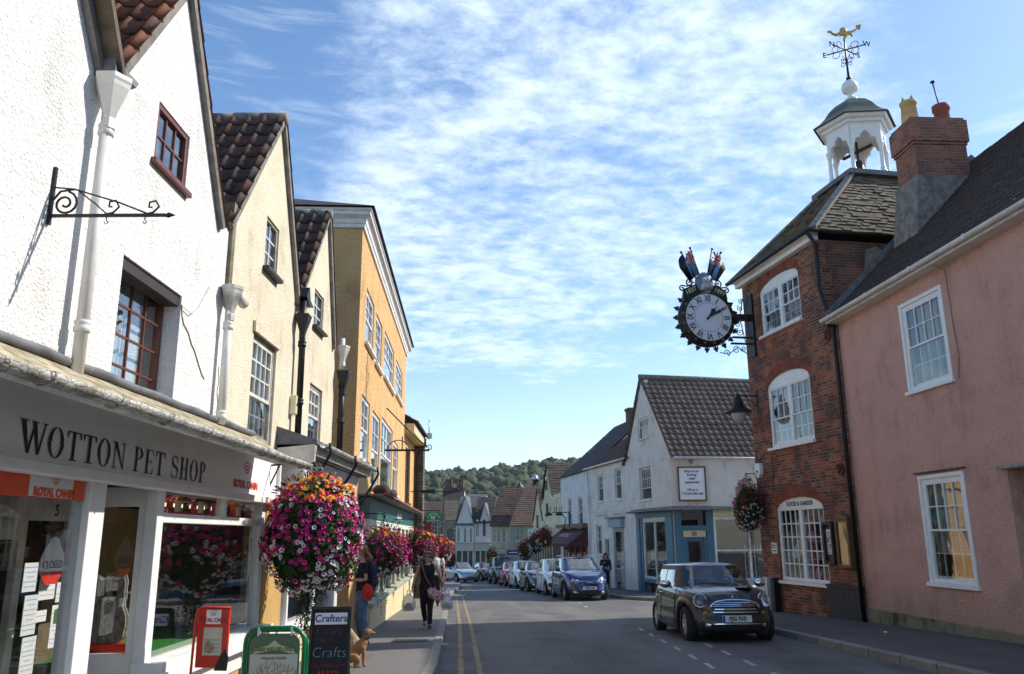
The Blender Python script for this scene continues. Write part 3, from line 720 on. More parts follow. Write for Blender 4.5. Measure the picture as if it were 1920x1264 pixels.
t=OF.thing('sign_bracket','long black scrolled bracket high on the orange townhouse','bracket',u=3,z=0)
A=OF.at(735,806);B=OF.at(728,838)
def toF(F,par,px,py,d):u,z=F.at(px,py,d);return(u-3,d,z)
k=OF.at(712,835);bu,bz=k[0]-3+1.2,k[1]
mb=MB();mb.bar((bu,0,bz),(bu,-1.15,bz),.035,.05);mb.tube([(bu,-.02,bz+1.1),(bu,-.6,bz+.52),(bu,-1.10,bz+.08)],.018,6)
mb.tube(spiral((bu,-1.15,bz+.06),.09,1.2,0,'yz'),.012,6);mb.tube([(bu,-.35+.28*math.cos(a),bz+.26*math.sin(a))for a in[PI*i/12 for i in range(13)]],.012,6);mb.bar((bu,-.45,bz),(bu,-.45,bz+.35),.025,.025)
mb.done('bracket_bars',M['black_iron'],t)
# stone-and-cream house beyond the orange one
_c=OF.w(oe+.12,.05,0);CF=Fr(_c.x,_c.y,90+1.5)
h=CF.thing('low_house','low cream house with a stone gable pier just beyond the orange townhouse','house')
q0=CF.at(763,820);q1=CF.at(792,842)
ze=CF.at(785,830)[1]
mb=MB();mb.ext([(0,-.5),(4.2,-.5),(4.2,ze),(0,ze)],0,.3,[rect(.9,ze-2.6,2.6,ze-.7)]);mb.box(0,.28,.30,5,-.5,ze-.02);mb.done('wall',M['orange_render'],h)
window(h,.9,ze-2.6,2.6,ze-.7,2,3,rec=.08,fm='brown_wood',sill=.05,near=False)
mb=MB();mb.box(4.2,5.0,-.35,.6,-.5,ze+.15);mb.done('pier',M['stone_chimney'],h)
mb=MB();mb.box(-.1,4.15,-.38,-.02,ze-.32,ze-.02);mb.done('eaves_board',M['cream_paint'],h)
roof_obj('roof',[(-.15,-.5,ze+.02),(5.0,-.5,ze+.02),(5.0,3,ze+2.0),(-.15,3,ze+2.0)],M['pantile_dark'],h,pitch=.24,course=.3,wave=.035,step=.02,nu=4)
mb=MB();mb.tube([(4.1,-.42,ze-.05),(4.1,-.42,ze-.3),(4.0,-.12,ze-.75),(4.0,-.12,0)],.05,8);mb.done('downpipe',M['black_iron'],h)
mb=MB();mb.tube([(4.9,-.5,ze),(4.9,-.5,ze+.8)],.02,6);mb.box(4.8,5.0,-.62,-.42,ze+.05,ze+.25);mb.done('vent',M['steel'],h)
# ---------------- pet shop front ----------------
def LU(px,py,d=0):return LF.at(px,py,d)
S0=3.2
PS=empty('shopfront',(-3,S0,ground(S0)+.1),LF.phi,'white pet shop front with a mossy lean-to roof and a black serif fascia','shopfront')
zP=ground(S0)+.1
def U(u):return u-S0
def Z(z):return z-zP
endu=LF.at(518,905,-.1)[0]
# frames: posts, transom, head
mb=MB()
mb.box(U(5.80),U(6.02),-.05,.09,Z(-.3),Z(2.06));mb.box(U(6.93),U(7.06),-.045,.06,Z(.55),Z(2.06));mb.box(U(9.80),U(9.95),-.045,.08,Z(.45),Z(2.06))
mb.box(U(7.06),U(9.80),-.04,.04,Z(1.73),Z(1.81));mb.box(U(8.52),U(8.62),-.04,.04,Z(1.81),Z(2.0));mb.box(U(7.06),U(9.80),-.035,.035,Z(2.0),Z(2.055))
mb.box(U(S0),U(5.80),-.02,.04,Z(2.0),Z(2.055));mb.box(U(4.66),U(4.74),-.03,.05,Z(-.3),Z(2.0))
# the return of the display window, running in from the street
mb.box(U(6.965),U(7.03),.06,.13,Z(.64),Z(2.0));mb.box(U(6.965),U(7.03),.58,.66,Z(.30),Z(2.0));mb.box(U(6.96),U(7.035),.06,.62,Z(1.86),Z(2.02));mb.box(U(6.96),U(7.035),.06,.66,Z(.30),Z(.70))
mb.done('window_frame',M['white_wood'],PS,bev=.006)
mb=MB();mb.box(U(6.90),U(10.02),-.20,.05,Z(.50),Z(.635));mb.box(U(6.88),U(10.05),-.22,-.14,Z(.47),Z(.56));mb.done('window_ledge',M['white_wood'],PS,bev=.008)
mb=MB();mb.box(U(6.98),U(9.95),-.10,.03,Z(.26),Z(.50));mb.done('stallriser_panel',M['white_wood'],PS,bev=.006)
mb=MB();mb.box(U(6.98),U(9.95),-.08,.03,Z(-.4),Z(.258));mb.box(U(9.952),U(10.78),-.06,.2,Z(-.4),Z(2.08));mb.done('stallriser',M['yellow_wall']if 'yellow_wall' in M else render_mat('ochre_render',(.52,.33,.12),(.45,.28,.10),50,.5,.008),PS)
# glass
mb=MB();mb.box(U(7.06),U(9.80),.0,.006,Z(.63),Z(1.73));mb.done('display_window',M['shop_glass'],PS)
mb=MB();mb.box(U(7.06),U(8.52),.002,.007,Z(1.81),Z(2.0));mb.box(U(8.62),U(9.80),.002,.007,Z(1.81),Z(2.0));mb.done('top_light',M['shop_glass'],PS)
mb=MB();mb.box(U(6.994),U(7.0),.13,.58,Z(.70),Z(1.86));mb.done('return_window',M['shop_glass'],PS)
mb=MB();mb.box(U(4.74),U(5.80),.0,.006,Z(-.2),Z(2.0));mb.box(U(S0),U(4.66),.0,.006,Z(-.2),Z(2.0));mb.done('side_window',M['shop_glass'],PS)
# inside: floor of the display, back wall, ceiling
mb=MB();mb.box(U(7.04),U(9.9),.03,1.3,Z(.50),Z(.60));mb.done('display_bed',M['dark_wood'],PS)
def turf():
 t=NT('green_display_mat');n=t.noise(60,3);t.col(t.mix(t.ss(n,.3,.7),(.02,.17,.02),(.05,.32,.04)));t.rough(.95);t.bump(n,1,.02);return t.m
mb=MB();vs=[];fs=[];nx,ny=28,14
for i in range(nx+1):
 for j in range(ny+1):vs.append((U(7.10+2.6*i/nx),.05+1.1*j/ny,Z(.615+.03*noise.noise(Vector((i*.3,j*.3,1))))))
for i in range(nx):
 for j in range(ny):fs.append((i*(ny+1)+j,(i+1)*(ny+1)+j,(i+1)*(ny+1)+j+1,i*(ny+1)+j+1))
mb.add(vs,fs,True);o=mb.done('display_mat',turf(),None,fix=False)
for v in o.data.vertices:v.co=(v.co.x,v.co.y,v.co.z-Z(.6))
o.matrix_world=Matrix.Translation(LF.w(S0,0,.6))@Matrix.Rotation(LF.phi,4,'Z')
tag(o,'bright green artificial grass mat on the floor of the pet shop display window','mat')
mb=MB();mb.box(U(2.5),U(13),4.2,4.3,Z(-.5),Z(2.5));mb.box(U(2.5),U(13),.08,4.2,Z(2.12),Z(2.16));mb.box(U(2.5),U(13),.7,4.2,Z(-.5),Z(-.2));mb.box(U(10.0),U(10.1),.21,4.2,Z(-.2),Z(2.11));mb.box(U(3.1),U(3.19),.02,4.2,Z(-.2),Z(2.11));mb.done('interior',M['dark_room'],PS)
mb=MB();mb.box(U(7.15),U(9.78),.95,.98,Z(.6),Z(1.9));mb.done('display_backboard',plain('brown_backboard',(.17,.11,.065),.8,var=.15),PS)
# recessed door behind the lobby with its number panel
mb=MB();mb.ext(rect(U(5.85),Z(-.3),U(6.93),Z(1.98)),1.02,1.08,[rect(U(5.97),Z(.1),U(6.83),Z(1.6))]);mb.done('door',M['white_old'],PS)
# lean-to roof over the shop
zt,zb,pr=2.78,2.66,-.60
g=LF.at(0,705,pr);g2=LF.at(520,850,pr)
zb=(g[1]+g2[1])/2+.035;print('gutter z',g,g2)
zt=LF.at(300,755)[1];print('leadz',zt,LF.at(0,650),LF.at(530,835))
def moss():
 t=NT('mossy_felt_roof');n=t.noise(9,5,.65);b=t.noise(1.5,4);x,y,z=t.sep();e=t.ss(t.mth('ADD',y,t.mth('MULTIPLY',n,.14)),-.40,-.26,1,0)
 c=t.mix(t.ss(b,.35,.65),(.50,.44,.33),(.40,.35,.26));c=t.mix(t.mth('MULTIPLY',t.ss(n,.40,.62),.85),c,(.16,.12,.035));t.col(c);t.rough(.95);t.bump(n,.9,.02);return t.m
mb=MB();a0,a1=U(2.2),U(LF.at(562,862,pr)[0])
mb.add([(a0,pr+.04,Z(zb)+.015),(a1,pr+.04,Z(zb)+.015),(a1,-.02,Z(zt)),(a0,-.02,Z(zt)),(a0,pr+.04,Z(zb)-.03),(a1,pr+.04,Z(zb)-.03),(a1,-.02,Z(zt)-.06),(a0,-.02,Z(zt)-.06)],[(0,1,2,3),(4,7,6,5),(0,4,5,1),(1,5,6,2),(3,2,6,7),(0,3,7,4)])
mb.done('lean_to_roof',moss(),PS)
mb=MB();pts=[(a0+(a1-a0)*i/40,-.055,Z(zt)+.02+.006*math.sin(i*1.3))for i in range(41)]
mb.tube(pts,.034,7);mb.done('lead_flashing',M['lead'],PS)
for(p,r)in(((LF.at(340,797)[0]),.06),((LF.at(1000/3,790)[0]+2.1),.07)):
 pass
 # gutter: half round, with brackets
mb=MB();prof=[(pr-.095+.055*math.cos(a),Z(zb)-.03+.055*math.sin(a))for a in[PI+PI*i/8 for i in range(9)]]
vs=[];fs=[]
NU=30
for i in range(NU+1):
 x=a0+(a1-a0)*i/NU;dz=.002*math.sin(i*.7)
 for(y,z)in prof+[(p[0]*1+(.006 if p[0]>pr-.095 else-.006),p[1])for p in reversed(prof)]:vs.append((x,y,z+dz))
m_=len(prof)*2
for i in range(NU):
 for j in range(m_):fs.append((i*m_+j,i*m_+(j+1)%m_,(i+1)*m_+(j+1)%m_,(i+1)*m_+j))
mb.add(vs,fs,True)
for k in range(12):x=a0+.3+k*.72;mb.box(x,x+.04,pr-.155,pr+.02,Z(zb)-.035,Z(zb)-.02);mb.tube([(x,pr-.155+.06-.063*math.cos(a),Z(zb)-.03-.063*math.sin(a))for a in[PI*i/8 for i in range(9)]],.008,5)
def guttermat():
 t=NT('crazed_gutter_paint');v=t.voro(26,'DISTANCE_TO_EDGE',t.mapv((.45,1,1.5)));n=t.noise(5,5,.7)
 c=t.mix(t.ss(v,.01,.06),(.07,.065,.045),(.50,.50,.46));c=t.mix(t.mth('MULTIPLY',t.ss(n,.42,.66),.75),c,(.12,.11,.07));t.col(c);t.rough(.6);t.bump(v,.4,.01);return t.m
mb.done('gutter',guttermat(),PS)
mb=MB();mb.box(a0,a1,pr+.0,pr+.05,Z(zb)-.07,Z(zb)-.032)
mb.done('eaves_timber',M['white_old'],PS)
mb=MB();mb.box(U(2.2),a1,-.03,.05,Z(2.46),Z(zt)-.07);mb.done('soffit_board',M['dark_wood'],PS)
# fascia sign
s0,s1=LU(0,853)[1],LU(518,930)[1];zs0,zs1=2.062,2.50
mb=MB();mb.box(U(2.6),U(endu),-.10,-.02,Z(zs0),Z(zs1));fa=mb.done('fascia',M['sign_white'],PS,bev=.004)
mb=MB();mb.box(U(2.6),U(endu+.02),-.16,-.02,Z(zs0)-.075,Z(zs0)-.002);mb.box(U(2.6),U(endu+.01),-.14,-.02,Z(zs1)+.002,Z(zs1)+.05);mb.box(U(endu)+.002,U(endu+.06),-.14,-.02,Z(zs0),Z(zs1));mb.done('fascia_moulding',M['white_wood'],PS,bev=.006)
# roman serif capitals, drawn as polygons
def ring(cx,cz,rx,rz,tx,tz,n=28,a0=0,a1=2*PI):
 out=[];N=n
 for i in range(N):
  p,q=a0+(a1-a0)*i/N,a0+(a1-a0)*(i+1)/N
  out.append([(cx+rx*math.cos(p),cz+rz*math.sin(p)),(cx+rx*math.cos(q),cz+rz*math.sin(q)),(cx+(rx-tx)*math.cos(q),cz+(rz-tz)*math.sin(q)),(cx+(rx-tx)*math.cos(p),cz+(rz-tz)*math.sin(p))])
 return out
def sf(x0,x1,z,up=1,t=.035):return[(x0,z),(x1,z),(x1,z+t*up),(x0,z+t*up)]
def stem(x0,x1,a=0,b=1):return[(x0,a),(x1,a),(x1,b),(x0,b)]
def arc_stroke(pts,w):
 out=[]
 for i in range(len(pts)-1):
  (x0,z0),(x1,z1)=pts[i],pts[i+1];d=math.hypot(x1-x0,z1-z0)or 1;nx,nz=-(z1-z0)/d,(x1-x0)/d
  w0,w1=w[i]/2,w[i+1]/2;out.append([(x0-nx*w0,z0-nz*w0),(x1-nx*w1,z1-nz*w1),(x1+nx*w1,z1+nz*w1),(x0+nx*w0,z0+nz*w0)])
 return out
def Sglyph():
 pts=[];w=[]
 for i in range(33):
  t=i/32;a=R(35)+t*R(235);
  if t<=.5:a=R(30)+(t/.5)*R(240);pts.append((.21+.165*math.cos(a),.755+.225*math.sin(a)))
  else:a=R(90)-((t-.5)/.5)*R(240);pts.append((.21+.185*math.cos(a),.265+.250*math.sin(a)))
  w.append(.045+.085*math.exp(-((t-.5)/.17)**2))
 return arc_stroke(pts,w)+[[(.335,.70),(.385,.70),(.375,.96),(.345,.96)],[(.015,.03),(.04,.03),(.06,.30),(.02,.30)]]
GL={
'W':(.86,[[(.03,1),(.19,1),(.36,0),(.28,0)],[(.36,0),(.28,0),(.41,.82),(.45,.72)],[(.38,1),(.52,1),(.66,0),(.59,0)],[(.66,0),(.59,0),(.77,1),(.815,1)],sf(-.02,.25,1),sf(.33,.57,1),sf(.70,.87,1)]),
'O':(.58,ring(.27,.5,.27,.52,.115,.035)),
'T':(.54,[stem(.205,.315),sf(.12,.40,0,1),[(.0,.955),(.52,.955),(.52,1.0),(.0,1.0)],[(.0,.76),(.03,.76),(.075,.955),(.0,.955)],[(.49,.76),(.52,.76),(.52,.955),(.445,.955)]]),
'N':(.60,[stem(.075,.115),stem(.475,.515),[(.03,1),(.17,1),(.515,0),(.475,0)],sf(0,.19,0),sf(.39,.59,1,-1),sf(-.02,.10,1,-1)]),
'P':(.50,[stem(.075,.185),sf(0,.26,0),sf(0,.185,1,-1)]+ring(.20,.745,.25,.255,.11,.035,16,-PI/2,PI/2)+[[(.185,.965),(.21,.965),(.21,1),(.185,1)],[(.185,.49),(.21,.49),(.21,.525),(.185,.525)]]),
'E':(.52,[stem(.075,.185),sf(0,.44,0),sf(0,.43,1,-1),[(.185,.48),(.33,.48),(.33,.52),(.185,.52)],[(.33,.40),(.355,.40),(.355,.60),(.33,.60)],[(.40,.035),(.44,.035),(.48,.25),(.45,.25)],[(.39,.965),(.43,.965),(.45,.77),(.42,.77)]]),
'S':(.46,Sglyph()),
'H':(.62,[stem(.075,.185),stem(.40,.51),[(.185,.48),(.40,.48),(.40,.52),(.185,.52)],sf(0,.26,0),sf(0,.26,1,-1),sf(.33,.585,0),sf(.33,.585,1,-1)]),
}
def serif(s,u0,u1,z0,z1,y,m,par,name='lettering'):
 tot=sum((GL[c][0]+.06)if c!=' ' else.34 for c in s)-.06;k=(u1-u0)/tot;x=u0;mb=MB();i=0
 for c in s:
  if c==' ':x+=.34*k;continue
  for pl in GL[c][1]:
   yy=y-.0006*(i%7);i+=1;mb.add([(x+a*k,yy,z0+b*(z1-z0))for a,b in pl],[tuple(range(len(pl)))])
  x+=(GL[c][0]+.06)*k
 return mb.done(name,m,par,fix=False)
lu0,lu1=LF.at(32,825,-.10)[0],LF.at(385,888,-.10)[0]
serif('WOTTON PET SHOP',U(lu0),U(lu1),Z(2.10),Z(2.288),-.104,M['black'],fa)
def crown(par,cx,cz,s,y,m):
 mb=MB();n=0
 for k in range(5):
  a=R(90+(k-2)*20);
  for j in range(3):r=s*(.38+.22*j);mb.lathe([(s*.062,0),(s*.062,.003)],(cx+r*math.cos(a)*1.15,y-.001*j,cz+r*math.sin(a)-s*.25),8,'y');n+=1
 mb.add([(cx-s*.3,y,cz-s*.12),(cx+s*.3,y,cz-s*.12),(cx+s*.3,y,cz-s*.04),(cx-s*.3,y,cz-s*.04)],[(0,1,2,3)])
 return mb.done('crown_emblem',m,par,fix=False)
ru=(LF.at(436,900,-.1)[0]+LF.at(484,910,-.1)[0])/2
text('ROYAL CANIN',.115,M['royal_red'],fa,(U(ru),-.103,Z(2.155)),bold=.003,sx=1.05,align='CENTER')
crown(fa,U(ru),Z(2.30),.17,-.104,M['royal_red'])
# vinyl banner in the side window
a=LF.at(0,880);b=LF.at(148,935)
mb=MB();mb.box(U(3.3),U(5.78),-.012,-.004,Z(1.855),Z(1.998));bn=mb.done('window_banner',M['orange_board'],PS)
mb=MB();mb.box(U(LF.at(55,880)[0]),U(LF.at(136,885)[0]),-.016,-.0125,Z(1.862),Z(1.992));mb.done('banner_panel',M['paper'],bn)
bu=U((LF.at(57,930)[0]+LF.at(134,930)[0])/2)
text('ROYAL CANIN',.075,M['orange_board'],bn,(bu,-.018,Z(1.89)),bold=.003,sx=.98);crown(bn,bu,Z(1.955),.075,-.018,M['orange_board'])
# posters and notices behind the side window
posters=[((45,1052),(68,1108),.06),((45,1112),(66,1188),.07),((40,1192),(62,1262),.08),((73,1082),(103,1122),.55),((105,1090),(130,1126),.55),((96,1130),(123,1208),.50),((65,1145),(87,1164),.50),((102,996),(116,1018),.9),((120,975),(138,1020),.9),((117,1025),(133,1060),.9)]
pcs=['paper','paper','paper','paper','paper','paper','paper','ink','room','red_board']
desc=['tall white notice in the far left window of the pet shop','white printed flyer below the top notice in the left pet shop window','white lost-pet style poster lowest in the left pet shop window','white opening hours sheet under the closed sign','pale flyer right of the opening hours sheet','white poster with a green photograph low on the shop door','small white card between the two lower posters','small dark leaflet above the closed sign','no smoking notice high on the shop door','red sticker right of the closed sign']
for(p0,p1,d),pc,ds in zip(posters,pcs,desc):
 a=LF.at(*p0,d);b=LF.at(*p1,d);t=LF.thing('poster',ds,'poster','papers in the pet shop window',u=(a[0]+b[0])/2,d=d,z=b[1])
 w,hh=abs(b[0]-a[0])*.84,(a[1]-b[1])*.93;mb=MB();mb.box(-w/2,w/2,-.002,.002,0,hh);sh=mb.done('sheet',M[pc],t)
 if pc=='paper':
  mb=MB();n=int(hh/.028)
  for k in range(1,n):
   q=w*(.25+.15*((k*7)%3));zz=hh*k/n;mb.box(-q,q,-.0035,-.0025,zz,zz+.0045)
  mb.done('printed_lines',plain('grey_print',(.35,.35,.38),.7,var=0),t)
 if 'green photograph' in ds:mb=MB();mb.box(-w*.36,w*.3,-.005,-.004,hh*.56,hh*.9);mb.done('photograph',plain('green_photo',(.07,.16,.04),.5),t)
a=LF.at(97,1057,.5)
t=LF.thing('closed_sign','white rounded closed sign hanging on the pet shop door','sign',u=a[0],d=.5,z=a[1])
mb=MB();o=[(.17*math.cos(x),.14*math.sin(x))for x in[2*PI*i/24 for i in range(24)]];mb.ext([(p[0],p[1])if p[1]<.08 else(p[0]*.6,p[1]+.06)for p in o],-.006,0);mb.done('sign_plate',M['paper'],t)
text('CLOSED',.085,M['ink'],t,(0,-.009,-.01),sx=.85);
mb=MB();mb.ext([(-.16,-.06),(.16,-.06),(.08,-.15),(-.08,-.15)],-.010,-.007);mb.done('red_base',M['red_board'],t)
a=LF.at(107,958,.7)
t=LF.thing('house_number','cream lintel with the number 5 over the pet shop door','sign',u=a[0],d=.7,z=a[1])
mb=MB();mb.box(-.55,.32,0,.05,-.08,.16);mb.done('lintel_board',M['white_old'],t);text('5',.13,M['ink'],t,(0,-.003,0.0),bold=.003)
# kitten display card on its red stand, and two dog cut-outs
a=LF.at(232,1120,.36)
kc=empty('kitten_display_card',LF.w(6.98+.10,.36,.68),LF.phi-R(90),'life-size fluffy grey kitten display card on a red base in the return window','display card')
def fur():
 t=NT('tabby_fur');s=t.noise(5,6,.7,.6,t.mapv((14,14,3)));b=t.noise(3,3);c=t.mix(t.ss(s,.3,.68),(.06,.05,.04),(.32,.29,.25));t.col(t.mix(t.mth('MULTIPLY',t.ss(b,.5,.7),.5),c,(.40,.28,.18)));t.rough(.95);t.bump(s,.6,.006);return t.m
body=[(-.11,0),(-.15,.06),(-.165,.14),(-.15,.24),(-.125,.31),(-.13,.38),(-.125,.47),(-.115,.53),(-.07,.505),(0,.515),(.065,.505),(.115,.53),(.125,.46),(.13,.38),(.12,.31),(.15,.22),(.165,.12),(.14,.04),(.10,0)]
fz=[]
for i in range(len(body)):
 (x0,z0),(x1,z1)=body[i],body[(i+1)%len(body)]
 for k in range(4):q=k/4;j=1+.035*math.sin(i*9+k*5);fz.append(((x0+(x1-x0)*q)*j,(z0+(z1-z0)*q)))
mb=MB();mb.ext([(x*.98,z*.98+.09)for x,z in fz],0,.03);ck=mb.done('kitten',fur(),kc)
mb=MB();mb.ext([(x*1.07,z*1.03+.082)for x,z in fz],.031,.036);mb.done('card_edge',M['white_old'],kc)
mb=MB();mb.box(-.23,.23,-.02,.10,-.06,.085);mb.done('red_stand',M['red_board'],kc,bev=.01)
mb=MB();
for sx in(-1,1):mb.ball((sx*.048,-.004,.475),.022,10,1,.5,1)
mb.ball((0,-.004,.44),.012,8,1,.6,.7);mb.tube([(-.03,-.003,.415),(0,-.008,.425),(.03,-.003,.415)],.004,5);mb.done('face',M['black'],ck)
mb=MB();mb.ball((0,.0,.43),.035,12,1.4,.25,.7);mb.done('pale_bib',plain('pale_fur',(.5,.46,.4),.95),ck)
# ---------------- crafts shop ----------------
B0,B1=10.3,13.25
zB=ground(B0)+.1
BS=empty('shopfront',(-3,B0,zB),LF.phi,'crafts shop front with a white fascia and black gutter brackets behind the nearest flower basket','shopfront')
def UB(u):return u-B0
def ZB(z):return z-zB
mb=MB()
for(a,b)in((10.32,10.42),(11.15,11.22),(12.6,12.7),(14.0,14.3)):mb.box(UB(a),UB(b),-.04,.08,ZB(-.3),ZB(2.02))
mb.box(UB(10.42),UB(14.0),-.03,.06,ZB(1.93),ZB(2.02));mb.box(UB(10.42),UB(14.0),-.028,.04,ZB(1.50),ZB(1.56));mb.done('window_frame',M['white_wood'],BS,bev=.006)
mb=MB();mb.box(UB(10.38),UB(14.03),-.16,.05,ZB(.40),ZB(.50));mb.done('window_ledge',M['white_wood'],BS,bev=.008)
mb=MB();mb.box(UB(12.0),UB(14.1),-.24,-.14,ZB(.30),ZB(.38));mb.done('handrail',M['maroon'],BS,bev=.01)
mb=MB();mb.box(UB(10.40),UB(14.02),-.10,.04,ZB(-.6),ZB(.398));mb.done('stallriser',M['cream_paint'],BS)
mb=MB();mb.box(UB(10.42),UB(14.0),.0,.006,ZB(.5),ZB(1.93));mb.done('display_window',M['shop_glass'],BS)
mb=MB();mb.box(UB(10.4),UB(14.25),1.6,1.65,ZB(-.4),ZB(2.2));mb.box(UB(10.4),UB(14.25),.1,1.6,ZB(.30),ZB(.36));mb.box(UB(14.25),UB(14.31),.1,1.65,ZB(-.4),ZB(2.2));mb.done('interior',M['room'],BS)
zf0,zf1=2.16,2.60
mb=MB();mb.add([(UB(10.45),-.22,ZB(zf0)),(UB(14.3),-.22,ZB(zf0)),(UB(14.3),-.34,ZB(zf1)),(UB(10.45),-.34,ZB(zf1)),(UB(10.45),-.02,ZB(zf0)),(UB(14.3),-.02,ZB(zf0)),(UB(14.3),-.02,ZB(zf1)),(UB(10.45),-.02,ZB(zf1))],[(0,1,2,3),(4,7,6,5),(0,4,5,1),(3,2,6,7),(0,3,7,4),(1,5,6,2)]);fb=mb.done('fascia',M['sign_white'],BS)
mb=MB();mb.box(UB(10.42),UB(14.36),-.27,-.02,ZB(zf0)-.07,ZB(zf0)-.003);mb.box(UB(10.42),UB(10.45),-.36,-.02,ZB(zf0),ZB(zf1)+.03);mb.done('fascia_moulding',M['white_old'],BS,bev=.005)
text('Blue Ash',.30,plain('blue_script',(.06,.12,.42),.5,var=0),fb,(UB(11.9),-.295,ZB(2.38)),rot=(PI/2+.27,0,0),shear=.35,bold=.004)
t0=LF.at(520,822)[1]
mb=MB();b0,b1=UB(10.35),UB(14.5)
mb.add([(b0,-.52,ZB(2.80)),(b1,-.52,ZB(2.80)),(b1,0,ZB(2.98)),(b0,0,ZB(2.98)),(b0,-.52,ZB(2.75)),(b1,-.52,ZB(2.75)),(b1,0,ZB(2.70)),(b0,0,ZB(2.70))],[(0,1,2,3),(4,7,6,5),(0,4,5,1),(0,3,7,4),(1,5,6,2),(3,2,6,7)]);mb.done('lean_to_roof',M['lead'],BS)
mb=MB();mb.box(b0+.02,b1,-.50,-.46,ZB(2.62),ZB(2.748));mb.box(b0,b0+.05,-.50,-.02,ZB(2.50),ZB(2.745));mb.done('eaves_board',M['white_old'],BS)
mb=MB();mb.box(b0+.02,b1,-.44,-.03,ZB(2.61),ZB(2.69));mb.done('soffit',M['dark_wood'],BS)
mb=MB();vs=[];
pr2=[(-.58+.055*math.cos(a),ZB(2.76)+.055*math.sin(a))for a in[PI+PI*i/8 for i in range(9)]];pr2+=[(y+(.006 if y<-.58 else-.006),z)for y,z in reversed(pr2)]
for x in(b0+.1,b1):vs+=[(x,y,z)for y,z in pr2]
n=len(pr2);mb.add(vs,[(i,(i+1)%n,n+(i+1)%n,n+i)for i in range(n)]);mb.done('gutter',M['gutter_grey'],BS)
for k,u in enumerate((10.55,12.3,14.35)):
 mb=MB();x=UB(u);mb.tube([(x,-.64,ZB(2.78)),(x,-.66,ZB(2.66)),(x+.02,-.60,ZB(2.55)),(x+.04,-.30,ZB(2.05)),(x+.04,-.08,ZB(1.80))],.020,6);mb.done('gutter_pipe',M['black_iron'],BS)
text('Crafters',.14,M['maroon'],BS,(UB(10.75),-.004+.02,ZB(1.0)),sx=-1,bold=.004)
mb=MB();mb.box(UB(10.5),UB(11.05),.022,.028,ZB(.90),ZB(1.10));mb.done('window_card',plain('pink_card',(.62,.45,.52),.6),BS)
G=random.Random(4)
mb=MB()
for k in range(14):x=10.6+k*.16;mb.box(UB(x),UB(x+.10),.25+.1*(k%3),.40+.1*(k%3),ZB(.37),ZB(.47+.22*G.random()))
mb.done('display_goods',plain('mixed_goods',(.45,.30,.26),.7,var=.5,vs=3),BS)
# ---------------- teal shop under the orange townhouse ----------------
GS=OF.thing('shopfront','sage columned shop front with a teal fascia below the orange townhouse','shopfront')
zg=OF.z0
pj=-.26
gz0,gz1=OF.at(735,977,pj)[1],OF.at(700,950,pj)[1]
gu0,gu1=OF.at(697,965,pj)[0],OF.at(777,972,pj)[0]
print('teal',gz0,gz1,gu0,gu1)
gu0=max(gu0,.05)
zt0=OF.at(735,978,pj)[1]-.02;zt1=zt0+.42
# canted bay of columns and windows on a cream stall riser
mb=MB();mb.ext([(gu0,pj+.04),(gu1,pj+.04),(gu1,.0),(gu0,.0)],zt0,zt1,ax='z');fg=mb.done('fascia',M['teal_paint'],GS)
mb=MB();mb.ext([(gu0-.1,pj-.25),(gu1+.12,pj-.25),(gu1+.12,.0),(gu0-.1,.0)],zt1+.02,zt1+.06,ax='z');mb.done('canopy',M['lead'],GS)
mb=MB();mb.tube([(gu0-.12,pj-.26,zt1+.05),(gu1+.14,pj-.26,zt1+.05)],.035,8);mb.done('canopy_edge',M['terracotta'],GS)
text('Adentine',.34,M['white_wood'],fg,((gu0+gu1)/2+.5,pj+.034,(zt0+zt1)/2),shear=.3,bold=.008,sx=1.3)
mb=MB();mb.box(gu0,gu0+.16,pj+.02,.0,-.3,zt0-.003);mb.box(gu1-.16,gu1,pj+.02,0,-.3,zt0-.003);mb.box(gu0+.16,gu1-.16,pj+.05,pj+.15,zt0-.14,zt0-.003);mb.done('pilaster',M['white_old'],GS,bev=.01)
mb=MB();mb.box(gu0+.1,gu1-.1,pj-.02,0,-.6,.42);mb.done('stallriser',M['cream_paint'],GS,bev=.015)
mb=MB();mb.box(gu0+.08,gu1-.08,pj-.07,0,.422,.50);mb.done('window_ledge',M['sage_paint'],GS,bev=.01)
n=9
for i in range(n):
 x=gu0+.35+(gu1-gu0-.7)*i/(n-1)
 mb=MB();mb.lathe([(.06,.50),(.06,.58),(.042,.60),(.05,.64),(.04,.70),(.036,1.5),(.05,1.53),(.04,1.56),(.06,1.62),(.06,zt0-.145)],(x,pj+.10,0),10);mb.done('column',M['sage_paint'],GS)
mb=MB();mb.box(gu0+.17,gu1-.17,pj+.12,pj+.13,.50,zt0-.14);mb.done('display_window',M['glass'],GS)
mb=MB();mb.box(gu0+.17,gu1-.17,-.02,-.005,.50,zt0-.14);mb.done('interior',M['room'],GS)
# bit of flat wall and a doorway between the two shops
for k,(dx,nm)in enumerate(((.7,'narrow buff pot standing on the teal shop canopy'),(2.6,'round clay pot standing further along the teal shop canopy'))):
 mb=MB();mb.lathe([(.10,0),(.17,.05),(.19,.18),(.15,.28),(.13,.27),(.16,.17),(.05,.03)],(0,0,0),14);o=mb.done('plant_pot',plain('dark_clay',(.05,.03,.025),.8),None,fix=False)
 o.location=OF.w(gu0+1.2+dx,-.25,zt1+.06);tag(o,nm,'pot')
